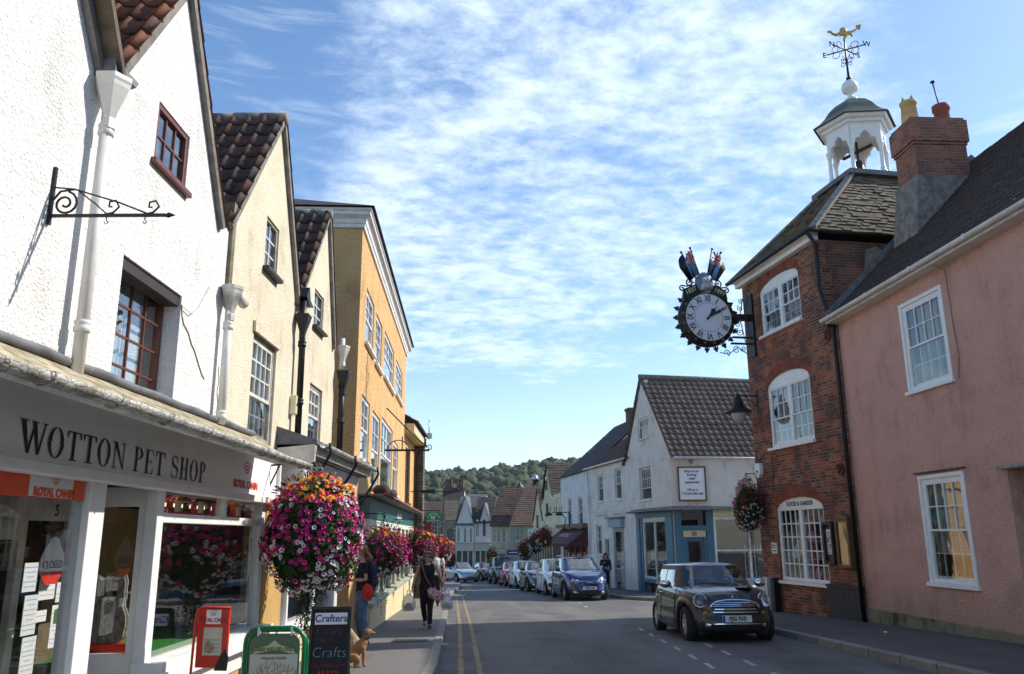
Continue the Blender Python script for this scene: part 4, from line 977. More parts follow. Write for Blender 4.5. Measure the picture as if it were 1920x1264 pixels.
 # hanging board off the teal shop
t=LF.thing('strip_light','lit yellow fluorescent strip along the top of the pet shop display window','lamp',u=7.25,d=.30,z=1.93)
mb=MB();mb.box(0,2.2,-.03,.03,0,.03);mb.done('fitting',M['white_old'],t);mb=MB();mb.tube([(.03,0,-.02),(2.17,0,-.02)],.016,8);mb.done('tube',plain('warm_tube_glow',(1,.75,.35),.4,var=0,emis=1.6),t)
G=random.Random(21)
for k in range(13):
 u=7.18+k*.19;t=LF.thing('pet_product','small red and white packet on the high shelf of the pet shop window','packet','packets on the pet shop shelf',u=u,d=.12,z=1.82)
 h=.10+.04*G.random();mb=MB();mb.box(-.03,.03,-.02,.02,0,h);mb.done('packet_body',[M['paper'],M['black_plastic'],M['red_board']][k%3],t);mb=MB();mb.box(-.031,.031,-.022,.022,.0,.02);mb.done('red_band',M['red_board'],t)
t=LF.thing('blue_tub','round pale blue tub just inside the far left shop window','tub',u=4.72,d=.30,z=.72)
# things in the bottom left corner of the picture
mb=MB();mb.lathe([(.02,0),(.20,.01),(.24,.16),(.25,.30),(.235,.30),(.22,.15),(.02,.03)],(0,0,0),24);mb.done('tub_body',plain('pale_blue_plastic',(.25,.38,.60),.35,var=0),t,fix=False)
# ---------------- pink house ----------------
PF=Fr(7.57,18.35,-90+math.degrees(math.atan(.066)),ground(18.35)+.1)
PH=PF.thing('cottage','pink roughcast house with two white sash windows and a dark tiled roof','house')
zp=PF.z0
pe=6.42-zp;pl=13.5
def pz(z):return z-zp
wins=[((2.56,.70,4.02,2.66),'blind'),((2.62,4.25,4.10,6.02),'drape')]
wins=[((a,pz(b),c,pz(d)),k)for(a,b,c,d),k in wins]
dr=(5.15,pz(-.4),6.4,pz(2.58))
mb=MB();mb.ext([(.0,-.6),(pl,-.6),(pl,pe),(0,pe)],0,.3,[rect(*w)for w,_ in wins]+[rect(dr[0],-.35,dr[2],dr[3])]);mb.done('wall',M['pink_render'],PH)
mb=MB();mb.box(.0,5.12,-.055,-.001,-.6,.30);mb.box(6.42,pl,-.055,-.001,-.6,.30);mb.done('plinth',M['plinth'],PH,bev=.015)
mb=MB();mb.box(.02,.3,.302,8,-.5,pe);mb.box(pl-.3,pl,.302,8,-.5,pe);mb.box(.02,pl,7.9,8.0,-.5,pe);mb.done('rear_wall',M['pink_render'],PH)
for w,k in wins:
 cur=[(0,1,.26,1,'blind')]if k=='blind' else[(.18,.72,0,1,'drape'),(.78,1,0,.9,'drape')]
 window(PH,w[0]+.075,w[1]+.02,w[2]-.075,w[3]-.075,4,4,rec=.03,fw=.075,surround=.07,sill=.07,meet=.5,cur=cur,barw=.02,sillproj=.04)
mb=MB();mb.box(wins[0][0][0]-.06,wins[0][0][2]+.06,-.06,0,wins[0][0][3]+.03,wins[0][0][3]+.055);mb.done('drip_board',M['dark_wood'],PH)
mb=MB();mb.box(dr[0],dr[2],.28,.34,-.3,dr[3]);dd=mb.done('door',M['sage_paint'],PH)
mb=MB();mb.box(dr[0]-.12,dr[2]+.2,-.10,.0,dr[3]+.01,dr[3]+.06);mb.done('door_hood',M['grey_frame'],PH)
# roof
rz=pe+4.15
roof_obj('roof',[(pl+.2,-.28,pe-.02),(-.0,-.28,pe-.02),(-.0,3.85,rz),(pl+.2,3.85,rz)],M['plain_tile'],PH,pitch=.17,course=.105,wave=0,step=.014,nu=1,jit=.006)
mb=MB();mb.add([(-.0,3.85,rz-.03),(pl,3.85,rz-.03),(pl,8.4,pe),(-.0,8.4,pe)],[(0,1,2,3)]);mb.add([(0,0,pe),(0,3.85,rz-.05),(0,7.6,pe)],[(0,1,2)]);mb.done('rear_roof',M['plain_tile'],PH,fix=False)
mb=MB();mb.bar((.0,-.30,pe+.05),(.0,3.85,rz+.07),.14,.12);mb.done('verge',M['lead'],PH)
vs=[];mb=MB()
gp=[(-.36+.065*math.cos(a),pe+.0+.065*math.sin(a))for a in[PI+PI*i/8 for i in range(9)]];gp+=[(y+(.008 if y<-.36 else-.008),z)for y,z in reversed(gp)]
for x in(-.05,pl):vs+=[(x,y,z)for y,z in gp]
n=len(gp);mb.add(vs,[(i,(i+1)%n,n+(i+1)%n,n+i)for i in range(n)]+[tuple(range(n))])
for k in range(8):mb.box(.4+k*1.7,.46+k*1.7,-.435,-.28,pe-.07,pe+.01)
mb.box(-.02,pl,-.29,-.001,pe-.10,pe-.03)
mb.done('gutter',M['grey_pipe'],PH)
mb=MB();mb.tube([(4.25,-.30,pe-.05),(4.3,-.02,pe-.2),(4.32,-.02,pz(5.2)),(4.36,-.02,pz(4.6)),(4.28,-.03,pz(4.22))],.007,5);mb.done('cable',M['brown_wood'],PH)
# ---------------- brick tower house ----------------
BF=Fr(7.57,18.35,-90+math.degrees(math.atan(.19)),ground(19.5)+.1)
BH=BF.thing('brick_house','tall narrow red brick house with three arched white windows, clock and hipped stone roof','house')
zb_=BF.z0
def bz(z):return z-zb_
be=bz(8.6);bl=-4.55;dpt=5.5;br=-.5
bw=[(-3.60,.45,-1.36,2.50,.28),(-3.58,3.82,-1.42,5.72,.32),(-3.58,6.88,-1.50,8.36,.26)]
hl=[archrect(a,bz(b),c,bz(d),e)for a,b,c,d,e in bw]
mb=MB();mb.ext([(bl,-.6),(-.02,-.6),(-.02,bz(6.1)),(-.5,bz(6.5)),(-.5,be),(bl,be)],0,.3,hl);mb.done('wall',M['brick'],BH)
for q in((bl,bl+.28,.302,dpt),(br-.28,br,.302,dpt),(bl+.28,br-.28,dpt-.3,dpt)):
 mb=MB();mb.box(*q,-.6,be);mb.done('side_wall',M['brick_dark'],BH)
for i,(a,b,c,d,e)in enumerate(bw):
 cur=[[(.05,.45,0,.7,'drape'),(.55,.95,0,.5,'drape')],[(.0,.48,0,1,'net')],[(0,1,0,.8,'net')]][i]
 f=window(BH,a,bz(b),c,bz(d),4 if i==0 else 3,5 if i==0 else 4,rec=.07,fw=.09,arch=e,sill=.07,twin=True,meet=None if i==0 else.45,cur=None if i==0 else cur,barw=.026,sillproj=.06)
 if i==0:text('GOOSE & GANDER',.155,M['black'],f,((a+c)/2,.035,bz(d)-.165),bold=.002,sx=.95)
 # rubbed brick arch over the window
 mb=MB();n=26;cx=(a+c)/2;hw=(c-a)/2+.02;top=bz(d)
 for k in range(n):
  t0,t1=PI*k/n+.012,PI*(k+1)/n-.012
  def pt(t,r):return(cx+(hw+r*.35*1)*math.cos(t),top-e+(e+.02+r)*math.sin(t)+(r*.12))
  q=[pt(t0,0),pt(t1,0),pt(t1,.26),pt(t0,.26)]
  if math.sin((t0+t1)/2)>.12:mb.ext(q,-.006,-.001)
 mb.done('brick_arch',plain('rubbed_brick',(.22,.06,.03),.9,var=.4,vs=3,bump=.4),BH)
 # goose cut-outs and goods behind the shop window
a0,b0=bw[0][0]+.1,bz(.54)
mb=MB()
goose=[(0,.0),(.10,-.04),(.36,-.02),(.48,.10),(.52,.34),(.47,.52),(.455,.78),(.50,.93),(.45,.97),(.40,.90),(.40,.70),(.42,.50),(.36,.40),(.22,.30),(.08,.16),(-.06,.05)]
mb.ext([(a0+.16+x*1.05,b0+.50+z*.98)for x,z in goose],.20,.215)
t=empty('goose_cutout',BF.w(0,0,0),BF.phi,'large white goose cut-out standing behind the lower arched window','cut-out');o=mb.done('goose_shape',M['white_old'],t)
mb=MB();mb.ext([(.60+.05*math.cos(x)+a0+.05,b0+1.42+.035*math.sin(x))for x in[2*PI*i/12 for i in range(12)]],.195,.2);mb.done('beak',plain('orange_beak',(.5,.16,.03),.6),t)
G=random.Random(11);gc=[M['red_board'],M['white_old'],M['blue_paint'],M['paper'],M['maroon'],plain('sky_blue_goods',(.15,.35,.55),.5),M['oak']]
nm=0
for row in range(4):
 for k in range(9):
  x=a0+.02+k*.235;hgt=.12+.14*G.random();w=.07+.05*G.random();zz=b0+.03+row*.43
  if row==1 and k<3:continue
  mb=MB();r_=w*.6;mb.lathe([(r_*.7,0),(r_,hgt*.2),(r_*.9,hgt*.6),(r_*.45,hgt*.8),(r_*.5,hgt)],(0,0,0),8);o=mb.done('shelf_goods',G.choice(gc),None)
  pos=BF.w(x+w/2,.33+.05*G.random(),zz);o.location=pos;o.rotation_euler=(0,0,BF.phi);tag(o,'small jar or ornament on a shelf behind the lower arched window','ornament','goods in the arched shop window')
mb=MB()
for row in range(4):mb.box(a0,bw[0][2]-.1,.28,.48,b0+.01+row*.43,b0+.028+row*.43)
mb.done('window_shelves',M['white_old'],BH)
# cornice board, gutter, hipped stone-slate roof with a belfry on it
mb=MB();mb.box(bl-.12,br+.05,-.16,-.0,be-.02,be+.14);mb.box(bl-.18,br+.10,-.28,-.0,be+.142,be+.18);mb.done('eaves_board',M['white_wood'],BH)
mb=MB();mb.tube([(bl-.3,-.32,be+.16),(br+.2,-.32,be+.16),(br+.2,dpt+.2,be+.16)],.06,8);mb.tube([(br+.1,-.30,be+.1),(br+.06,-.10,be-.15),(br+.05,-.10,bz(7.3)),(-.02,-.12,bz(6.3)),(.02,-.12,-.3)],.05,8);mb.lathe([(.05,-.2),(.10,-.16),(.14,.05),(.15,.12)],(-.06,-.16,bz(6.45)),4);mb.done('gutter',M['black_iron'],BH)
ex=.26;cx,cy=-2.42,dpt/2
apz=bz(11.05);hw=.74
E0=be+.16
A,B,C_,D=Vector((bl-ex,-ex,E0)),Vector((br+ex,-ex,E0)),Vector((br+ex,dpt+ex,E0)),Vector((bl-ex,dpt+ex,E0))
a,b,c,d=Vector((cx-hw,cy-hw,apz)),Vector((cx+hw,cy-hw,apz)),Vector((cx+hw,cy+hw,apz)),Vector((cx-hw,cy+hw,apz))
for q in([A,B,b,a],[B,C_,c,b],[C_,D,d,c],[D,A,a,d]):roof_obj('roof',q,M['stone_slate'],BH,pitch=.21,course=.13,wave=0,step=.022,nu=1,jit=.014)
mb=MB()
for p,q in((A,a),(B,b),(C_,c),(D,d)):mb=MB();mb.bar(p+Vector((0,0,.03)),q+Vector((0,0,.04)),.20,.07);mb.done('hip_tiles',M['mortar'],BH)
mb=MB();mb.box(cx-hw-.22,cx+hw+.22,cy-hw-.22,cy+hw+.22,apz-.08,apz+.05);mb.done('lead_platform',M['lead'],BH)
mb=MB();mb.box(bl-.2,br+.2,-.2,dpt+.2,be+.185,be+.20);mb.done('soffit',M['dark_wood'],BH)
# belfry
cp=BF.w(cx,cy,apz+.05)
CU=empty('belfry',cp,BF.phi+R(15),'white hexagonal wooden belfry with a green dome on the brick house','belfry')
rr=.78;hh=1.42
hexp=lambda r,k:(r*math.cos(PI/3*k),r*math.sin(PI/3*k))
for k in range(6):
 x,y=hexp(rr,k);mb=MB();mb.lathe([(.10,0),(.10,.10),(.065,.13),(.075,.2),(.055,.24),(.05,.78),(.075,.82),(.06,.86),(.085,.90),(.085,.98)],(x,y,0),10);mb.done('column',M['white_wood'],CU)
for k in range(6):
 x0,y0=hexp(rr,k);x1,y1=hexp(rr,k+1);L_=rr;c0=L_/2
 arch=[(-c0+.08,.0+.93)]
 tre=[(-.30,.93),(-.30,1.0),(-.27,1.08),(-.20,1.12),(-.15,1.10),(-.14,1.16),(-.10,1.24),(0,1.32),(.10,1.24),(.14,1.16),(.15,1.10),(.20,1.12),(.27,1.08),(.30,1.0),(.30,.93)]
 out=[(-c0,.93)]+tre+[(c0,.93),(c0,1.50),(-c0,1.50)]
 mb=MB();mx_,my_=(x0+x1)/2,(y0+y1)/2;ang=math.atan2(y1-y0,x1-x0);mb.M=Matrix.Translation((mx_,my_,0))@Matrix.Rotation(ang,4,'Z');mb.ext(out,-.04,.04);mb.done('arch_panel',M['white_wood'],CU)
mb=MB();mb.lathe([(rr+.04,1.47),(rr+.07,1.53),(rr+.14,1.56),(rr+.16,1.62),(rr+.26,1.66),(rr+.30,1.72),(rr+.30,1.75),(.02,1.75)],(0,0,0),6,sm=False);mb.done('cornice',M['white_wood'],CU)
mb=MB();pr=[(rr+.36,1.74)]
for i in range(9):t=i/8;pr.append(((rr+.34)*(1-t)**.8*(1-.12*math.sin(PI*t))+.07,1.76+.95*t**.85))
pr=[(1.16,1.74),(1.13,1.78),(.95,1.90),(.80,2.06),(.66,2.26),(.48,2.44),(.28,2.56),(.12,2.62)]
mb.lathe(pr,(0,0,0),6,sm=False);mb.done('dome',M['copper_green'],CU)
mb=MB();mb.lathe([(.17,2.60),(.18,2.64),(.09,2.72),(.07,2.80),(.10,2.83),(.20,2.90),(.235,3.02),(.20,3.15),(.10,3.24),(.03,3.27)],(0,0,0),20);mb.done('ball_finial',M['white_wood'],CU)
mb=MB();mb.lathe([(.02,.72),(.10,.70),(.13,.55),(.16,.38),(.22,.26),(.21,.25),(.12,.40),(.05,.6)],(0,0,.0),16);bl_=mb.done('bell',plain('bell_metal',(.05,.055,.04),.45,.7),CU)
mb=MB();mb.bar((-.5,0,1.0),(.5,0,1.0),.07,.07);mb.bar((0,0,.7),(0,0,1.3),.05,.05);mb.done('bell_beam',M['dark_wood'],CU)
# weather vane
wv=empty('weather_vane',cp+Vector((0,0,3.26)),R(10),'gilt beast and arrow weather vane with iron compass letters on the belfry','weather vane')
mb=MB();mb.tube([(0,0,0),(0,0,1.40)],[.035,.02],8);mb.ball((0,0,.05),.08,10);mb.done('spindle',M['black_iron'],wv)
for k,ch in enumerate('WSEN'):
 a=R([-40,20,140,200][k]);dx,dy=math.cos(a),math.sin(a);mb=MB();mb.tube([(0,0,1.0),(dx*.52,dy*.52,1.0)],.018,6)
 for sg in(-1,1):mb.tube([(dx*(.26+.10*math.cos(t)),dy*(.26+.10*math.cos(t)),1.0+sg*(.10+.0*t)+.10*math.sin(t)*sg)for t in[PI*1.6*i/14-PI/2 for i in range(15)]],.010,5)
 ar=mb.done('compass_arm',M['black_iron'],wv)
 text(ch,.24,M['black_iron'],ar,(dx*.58,dy*.58,1.0),rot=(PI/2,0,0),ext=.008,bold=.0)
mb=MB()
for k in range(2):
 a=R(14+90*k);dx,dy=math.cos(a),math.sin(a)
 for sg in(-1,1):mb.tube([(p[0]*dx,p[0]*dy,p[2])for p in spiral((sg*.14,0,.62),.13,1.3,PI/2,flip=sg)],.010,5)
mb.done('scrolls',M['black_iron'],wv)
mb=MB();
beast=[(-.42,-.05),(-.50,.02),(-.56,-.01),(-.60,.06),(-.53,.05),(-.50,.10),(-.44,.03),(-.34,-.04),(-.22,.02),(-.12,.12),(-.10,.22),(.02,.26),(.10,.20),(.12,.12),(.25,.14),(.42,.22),(.56,.34),(.50,.40),(.72,.46),(.64,.24),(.60,.30),(.46,.17),(.28,.06),(.34,-.06),(.26,.02),(.14,-.02),(.08,-.14),(.02,-.16),(.04,-.06),(-.08,-.06),(-.16,-.12),(-.14,-.04),(-.26,-.10)]
mb.ext([(x*.85,z*.85+1.52)for x,z in beast],-.03,.03);mb.done('gilt_beast',M['gold'],wv,bev=.008)
# chimney between the brick and pink houses
c0=PF.w(0,0,0)
ch=empty('chimney_stack',PF.w(.85,2.25,7.8),PF.phi,'big red brick chimney with a rendered base between the belfry and the dark tiled roof','chimney')
mb=MB();mb.box(-.42,.42,-.62,.62,0,.78);mb.box(-.445,.445,-.645,.645,.782,.85);mb.box(-.48,.48,-.68,.68,.852,1.40);mb.box(-.44,.44,-.64,.64,1.402,1.47)
for v in range(len(mb.v)):mb.v[v]=(mb.v[v][0],mb.v[v][1],mb.v[v][2]+1.95)
mb.done('stack',M['brick_chimney'],ch,bev=.006)
mb=MB();mb.add([(-.55,-1.1,-.9),(.50,-1.1,-.9),(.50,.9,-.9),(-.55,.9,-.9),(-.48,-.68,1.95),(.48,-.68,1.95),(.48,.68,1.95),(-.48,.68,1.95)],[(0,1,5,4),(1,2,6,5),(2,3,7,6),(3,0,4,7),(4,5,6,7)]);mb.done('rendered_base',M['mortar'],ch,bev=.02)
t=empty('chimney_pot',ch.location+PF.Y*-.38+Vector((0,0,3.41)),PF.phi,'tall buff crowned chimney pot on the big brick chimney','chimney pot')
mb=MB();mb.lathe([(.21,0),(.20,.06),(.165,.54),(.19,.55),(.195,.61),(.175,.63),(.16,.6),(.13,.5)],(0,0,0),16)
for k in range(5):a=2*PI*k/5;mb.add([(.17*math.cos(a-.4),.17*math.sin(a-.4),.6),(.17*math.cos(a+.4),.17*math.sin(a+.4),.6),(.17*math.cos(a),.17*math.sin(a),.74)],[(0,1,2)])
mb.done('clay_pot',M['buff'],t,fix=False)
t=empty('chimney_pot',ch.location+PF.Y*.42+Vector((0,0,3.41)),PF.phi,'short red chimney pot with an iron rod on the big brick chimney','chimney pot')
mb=MB();mb.lathe([(.20,0),(.19,.08),(.165,.38),(.20,.42),(.20,.55),(.16,.57),(.14,.4)],(0,0,0),16);mb.done('clay_pot',M['terracotta'],t,fix=False)
mb=MB();mb.tube([(0,0,.3),(-.05,-.08,1.2)],.018,6);mb.ball((-.05,-.08,1.22),.06,8,1,1,.6);mb.done('rod',M['black_iron'],t)
mb=MB();mb.ext([(-.1,-.55),(.25,-.6),(.36,-.1),(.30,.45),(.1,.60),(-.22,.5),(-.30,0)],0,.03);o=mb.done('render_patch',M['mortar'],BH);o.rotation_euler=(0,0,R(90));o.location=(br+.03,1.5,bz(7.9))
# further houses on the right, beyond the frame but seen in the shop windows
XF=Fr(8.5,4.7,-90,ground(5)+.1)
xh=XF.thing('cottage','plain cream roughcast house next along from the pink house, outside the picture edge','house')
hs=[rect(.9+2.9*k,.8+2.9*j,2.1+2.9*k,2.3+2.9*j)for k in range(4)for j in range(2)]
mb=MB();mb.ext(rect(0,-.6,13,6.1),0,.3,hs);mb.done('wall',M['cream_far'],xh)
mb=MB();mb.box(0,13,.302,8,-.5,6.1);mb.done('rear_wall',M['cream_far'],xh)
for k in range(4):
 for j in range(2):window(xh,.9+2.9*k,.8+2.9*j,2.1+2.9*k,2.3+2.9*j,3,4,near=False)
roof_obj('roof',[(13,-.3,6.1),(0,-.3,6.1),(0,4,9.8),(13,4,9.8)],M['plain_tile'],xh,pitch=.3,course=.3,wave=0,step=.02,nu=1)
PB=lambda u,z,d=0:BF.w(u,d,bz(z))
a=BF.at(1554,1018);t=BF.thing('notice_case','slim dark framed notice case with printed sheets beside the goose window','notice board',u=-1.10,z=bz(.92))
mb=MB();mb.ext(rect(-.20,0,.20,.95),-.13,-.0,[rect(-.15,.07,.15,.88)]);mb.done('case_frame',M['dark_wood'],t,bev=.006)
mb=MB();mb.box(-.15,.15,-.05,-.04,.07,.88);mb.done('backing',M['brown_wood'],t)
mb=MB();mb.box(-.13,.12,-.062,-.052,.22,.78);sh=mb.done('notice_sheet',M['paper'],t)
mb=MB()
for k in range(9):mb.box(-.10,.09,-.066,-.063,.26+k*.055,.262+k*.055+.012)
for q in((-.10,.50,-.04,.58),(.03,.55,.09,.62),(-.02,.38,.03,.43)):mb.box(q[0],q[2],-.068,-.0665,q[1],q[3])
mb.done('printed_lines',M['ink'],sh)
t=BF.thing('notice_case','wide oak framed notice case with a little pediment and a blank green sheet','notice board',u=-.52,z=bz(.86))
mb=MB();mb.ext(rect(-.26,0,.26,1.06),-.12,0,[rect(-.19,.07,.19,.99)]);mb.ext([(-.29,1.062),(.29,1.062),(.2,1.12),(0,1.19),(-.2,1.12)],-.14,0);mb.done('case_frame',M['oak'],t,bev=.006)
mb=MB();mb.box(-.19,.19,-.05,-.04,.07,.99);mb.done('green_sheet',plain('faded_green_baize',(.20,.25,.17),.8),t)
mb=MB();mb.box(-.19,.19,-.09,-.085,.07,.99);mb.done('case_glass',M['glass'],t)
a=BF.at(1450,1028);t=BF.thing('wall_sign','small white plaque on the brick wall left of the goose window','sign',u=a[0]+.08,z=bz(0)+a[1]-.13 if 0 else a[1]-.13)
mb=MB();mb.box(-.14,.14,-.02,0,0,.27);mb.done('plate',M['paper'],t);mb=MB();mb.box(-.11,-.05,-.023,-.0205,.13,.24);mb.box(-.03,.11,-.023,-.0205,.19,.21);mb.box(-.03,.11,-.023,-.0205,.14,.16);mb.box(-.09,.10,-.023,-.0205,.05,.08);mb.done('printing',M['ink'],t)
mb=MB();mb.box(-1.34,-.10,-.10,-.001,-.6,bz(.42));mb.box(-1.36,-.04,-.13,-.0,bz(.422),bz(.48));mb.done('cellar_boarding',plain('dark_grey_boards',(.04,.04,.042),.7,var=.3),BH)
mb=MB()
for k in range(6):mb.box(-1.34+k*.215,-1.33+k*.215,-.103,-.1001,-.6,bz(.42))
mb.done('board_gaps',M['black'],BH)
for k,(u,m,lab)in enumerate(((-4.05,'grey_pipe','pale grey service post against the brick wall by the car'),(-3.72,'black_iron','dark iron guard post against the brick wall by the car'))):
 t=BF.thing('wall_post',lab,'post',u=u,d=-.16,z=-.05);mb=MB();w=.05 if k==0 else.09;mb.box(-w,w,-.06,.10,-.1,.80);mb.box(-w-.01,w+.01,-.07,.11,.802,.83);mb.done('post_body',M[m],t,bev=.01)
for(px,py,r,lab)in((1553,628,.16,'dull red oval tie plate near the top of the black downpipe'),(1578,880,.15,'dull red round tie plate above the notice cases')):
 a=BF.at(px,py);t=BF.thing('tie_plate',lab,'wall plate',u=min(a[0],-.25),z=a[1]);mb=MB();mb.lathe([(.01,.0),(r,.0),(r,-.03),(r*.8,-.045),(r*.75,-.02),(.01,-.02)],(0,0,0),18,'y',sx=.8);mb.bar((-.1,-.04,-.08),(.1,-.04,.08),.03,.02);mb.bar((-.1,-.04,.08),(.1,-.04,-.08),.03,.02);mb.done('iron_plate',plain('dull_red_iron',(.12,.03,.025),.7),t,fix=False)
mb=MB();mb.tube([(-4.3,-.02,bz(3.5)),(-3.9,-.03,bz(3.75)),(-3.6,-.03,bz(3.7)),(-3.5,-.03,bz(3.3)),(-3.7,-.02,bz(2.5))],.01,5);mb.done('cable',M['black_plastic'],BH)
a=BF.at(1423,880);t=BF.thing('alarm_box','white bell shaped alarm box low on the far edge of the brick wall','alarm box',u=a[0]+.12,z=a[1]-.15);mb=MB();mb.ext([(-.13,.0),(-.05,-.10),(.05,-.10),(.13,0),(.15,.22),(.08,.30),(-.08,.30),(-.15,.22)],-.12,0);mb.done('casing',M['white_wood'],t,bev=.02);mb=MB();mb.tube([(0,-.06,-.10),(0,-.06,-.3)],.02,6);mb.box(-.06,.06,-.125,-.121,.05,.10);mb.done('fitting',M['ink'],t)
# wall lamp
a=BF.at(1422,742);t=BF.thing('wall_lamp','black gas style wall lamp with an opal bowl on the brick wall below the clock','lamp',u=-4.15,z=bz(5.22));t.scale=(.88,)*3
mb=MB();mb.box(-.03,.03,-.03,0,-.4,.3);mb.bar((0,0,.12),(0,-.66,.12),.04,.04);mb.tube([(0,0,-.2),(0,-.25,-.02),(0,-.4,.10)],.014,6);mb.done('bracket',M['black_iron'],t)
mb=MB();mb.lathe([(.02,.22),(.05,.20),(.06,.10),(.12,.05),(.10,.0),(.16,-.06),(.15,-.14),(.20,-.20),(.24,-.26),(.40,-.37),(.41,-.40),(.38,-.39),(.15,-.25)],(0,-.66,-.02),24);mb.done('shade',M['black_iron'],t,fix=False)
mb=MB();mb.lathe([(.24,-.38),(.23,-.48),(.19,-.60),(.12,-.70),(.01,-.73)],(0,-.66,-.02),20);mb.done('opal_bowl',plain('opal_glass',(.42,.42,.40),.15,var=0),t,fix=False)
# ---------------- number 50 and the far side of the street ----------------
def gable_roof(par,u0,u1,d0,d1,ze,zr,tile,along='u',ov=.15,**kw):
 """two slopes; ridge along u or along d"""
 k=dict(pitch=.28,course=.33,wave=.03,step=.02,nu=4,jit=.004);k.update(kw)
 if along=='u':
  m=(d0+d1)/2;q=[[(u0-ov,d0-.15,ze),(u1+ov,d0-.15,ze),(u1+ov,m,zr),(u0-ov,m,zr)],[(u1+ov,d1+.15,ze),(u0-ov,d1+.15,ze),(u0-ov,m,zr),(u1+ov,m,zr)]]
 else:
  m=(u0+u1)/2;q=[[(u0-.1,d1,ze),(u0-.1,d0-ov,ze),(m,d0-ov,zr),(m,d1,zr)],[(u1+.1,d0-ov,ze),(u1+.1,d1,ze),(m,d1,zr),(m,d0-ov,zr)]]
 for p in q:roof_obj('roof',p,M[tile],par,**k)
 if along=='u':
  for x in(u0+.02,u1-.02):mb=MB();mb.ext([(d0+.05,ze-.3),(d1-.05,ze-.3),(d1-.05,ze),(m,zr-.06),(d0+.05,ze)],x-.1,x+.1,ax='x');mb.done('gable_end',M['white_far']if tile!='stone_far' else M['stone_wall'],par)
NF=Fr(6.6,34.5,-90+math.degrees(math.atan(.2)),ground(36)+.1)
NH=NF.thing('corner_shop','white corner house with a tiled roof, blue shop front and door number 50','house')
zn=NF.z0
def nz(z):return z-zn
m1=Matrix.Identity(4)
ze5,zr5=nz(4.76),nz(8.73)
out=[(-5.5,-.6),(0,-.6),(0,ze5),(-2.94,zr5-.06),(-5.5,nz(5.15))]
mb=MB();mb.ext(out,0,.3,[rect(-3.72,nz(5.9),-2.38,nz(6.84)),rect(-3.85,nz(3.15),-2.35,nz(4.6)),rect(-3.75,-.1,-.55,nz(2.15))]);mb.done('wall',M['white_paint_wall'],NH)
window(NH,-3.72,nz(5.9),-2.38,nz(6.84),5,2,rec=.08,fm='white_old',near=False,meet=.6,barw=.03)
window(NH,-3.85,nz(3.15),-2.35,nz(4.6),6,3,rec=.12,fm='white_old',near=False,meet=.35,barw=.03,sill=.08)
# front towards the camera: chamfer with the door, then the wide shop window
def facet(a,b,d0=0):
 A,B=Vector(a),Vector(b);L_=(B-A).length;an=math.atan2(B.y-A.y,B.x-A.x);return Matrix.Translation((A.x,A.y,0))@Matrix.Rotation(an,4,'Z'),L_
P0,P1,P2=(.0,.02),(.45,1.55),(-.10,4.9)
P1=(.42,1.55);P2=(.42,6.2)
def fbuild(name,a,b,fn,mat,par=NH,**kw):
 mt,L_=facet(a,b);mb=MB();mb.M=mt;fn(mb,L_);return mb.done(name,mat,par,**kw)
zt5=nz(2.62)
fbuild('wall',P0,P1,lambda m,L_:m.ext(rect(0,zt5,L_,ze5),0,.25),M['white_paint_wall'])
fbuild('wall',P1,P2,lambda m,L_:m.ext(rect(0,zt5,L_,ze5),0,.25),M['white_paint_wall'])
fbuild('stallriser',P1,P2,lambda m,L_:m.ext(rect(0,-.6,L_,.62),0,.2),M['white_paint_wall'])
def blue(m,L_):m.box(.02,.30,-.05,.1,-.3,zt5-.02);m.box(L_-.28,L_,-.05,.1,-.3,zt5-.02);m.box(.30,L_-.28,-.04,.1,2.55,2.75);m.box(.30,.42,-.02,.1,-.2,2.25);m.box(L_-.40,L_-.28,-.02,.1,-.2,2.25);m.box(.30,L_-.28,-.02,.1,2.25,2.30)
fbuild('door_surround',P0,P1,blue,M['blue_paint'])
def door(m,L_):m.ext(rect(.42,-.1,L_-.40,2.25),.06,.10,[rect(.54,.75,L_-.52,2.12)])
dr_=fbuild('door',P0,P1,door,M['blue_paint'])
fbuild('pane',P0,P1,lambda m,L_:m.box(.54,L_-.52,.075,.085,.75,2.12),M['glass'],dr_)
fbuild('number_board',P0,P1,lambda m,L_:m.box(.34,L_-.32,-.02,.04,2.30,2.55),M['cream_paint'])
mt,L_=facet(P0,P1);o=text('50',.22,M['black'],None,(0,0,0),bold=.004);o.parent=NH;o.matrix_local=mt@Matrix.Translation((L_/2,-.026,2.42))@Matrix.Rotation(PI/2,4,'X')
zs_=zt5
def shopwin(m,L_):
 m.box(0,.10,-.03,.1,.62,zs_-.3);m.box(L_-.1,L_,-.03,.1,.62,zs_-.3)
 for k in(1,2):m.box(L_*k/3-.04,L_*k/3+.04,-.025,.08,.62,zs_-.35)
 m.box(.1,L_-.1,-.02,.06,1.72,1.78);m.box(.1,L_-.1,-.03,.1,zs_-.42,zs_-.32)
fbuild('window_frame',P1,P2,shopwin,M['white_old'])
fbuild('window_ledge',P1,P2,lambda m,L_:m.box(-.02,L_+.02,-.12,.1,.54,.66),plain('pale_blue_sill',(.35,.42,.46),.5))
fbuild('fascia',P1,P2,lambda m,L_:m.box(0,L_,-.06,.1,zs_-.31,zs_-.02),M['cream_paint'])
fbuild('display_window',P1,P2,lambda m,L_:m.box(.1,L_-.1,.03,.04,.66,zs_-.42),M['shop_glass'])
def grille(m,L_):
 n=22
 for i in range(n+1):
  x=.3*L_+.68*L_*i/n;m.box(x-.012,x+.012,.14,.16,.68,1.95)
 for i in range(n):
  x=.3*L_+.68*L_*(i+.5)/n
  for z in(.85,1.5):m.tube([(x-.10,.13,z-.16),(x,.13,z+.05),(x+.10,.13,z-.16)],.009,4)
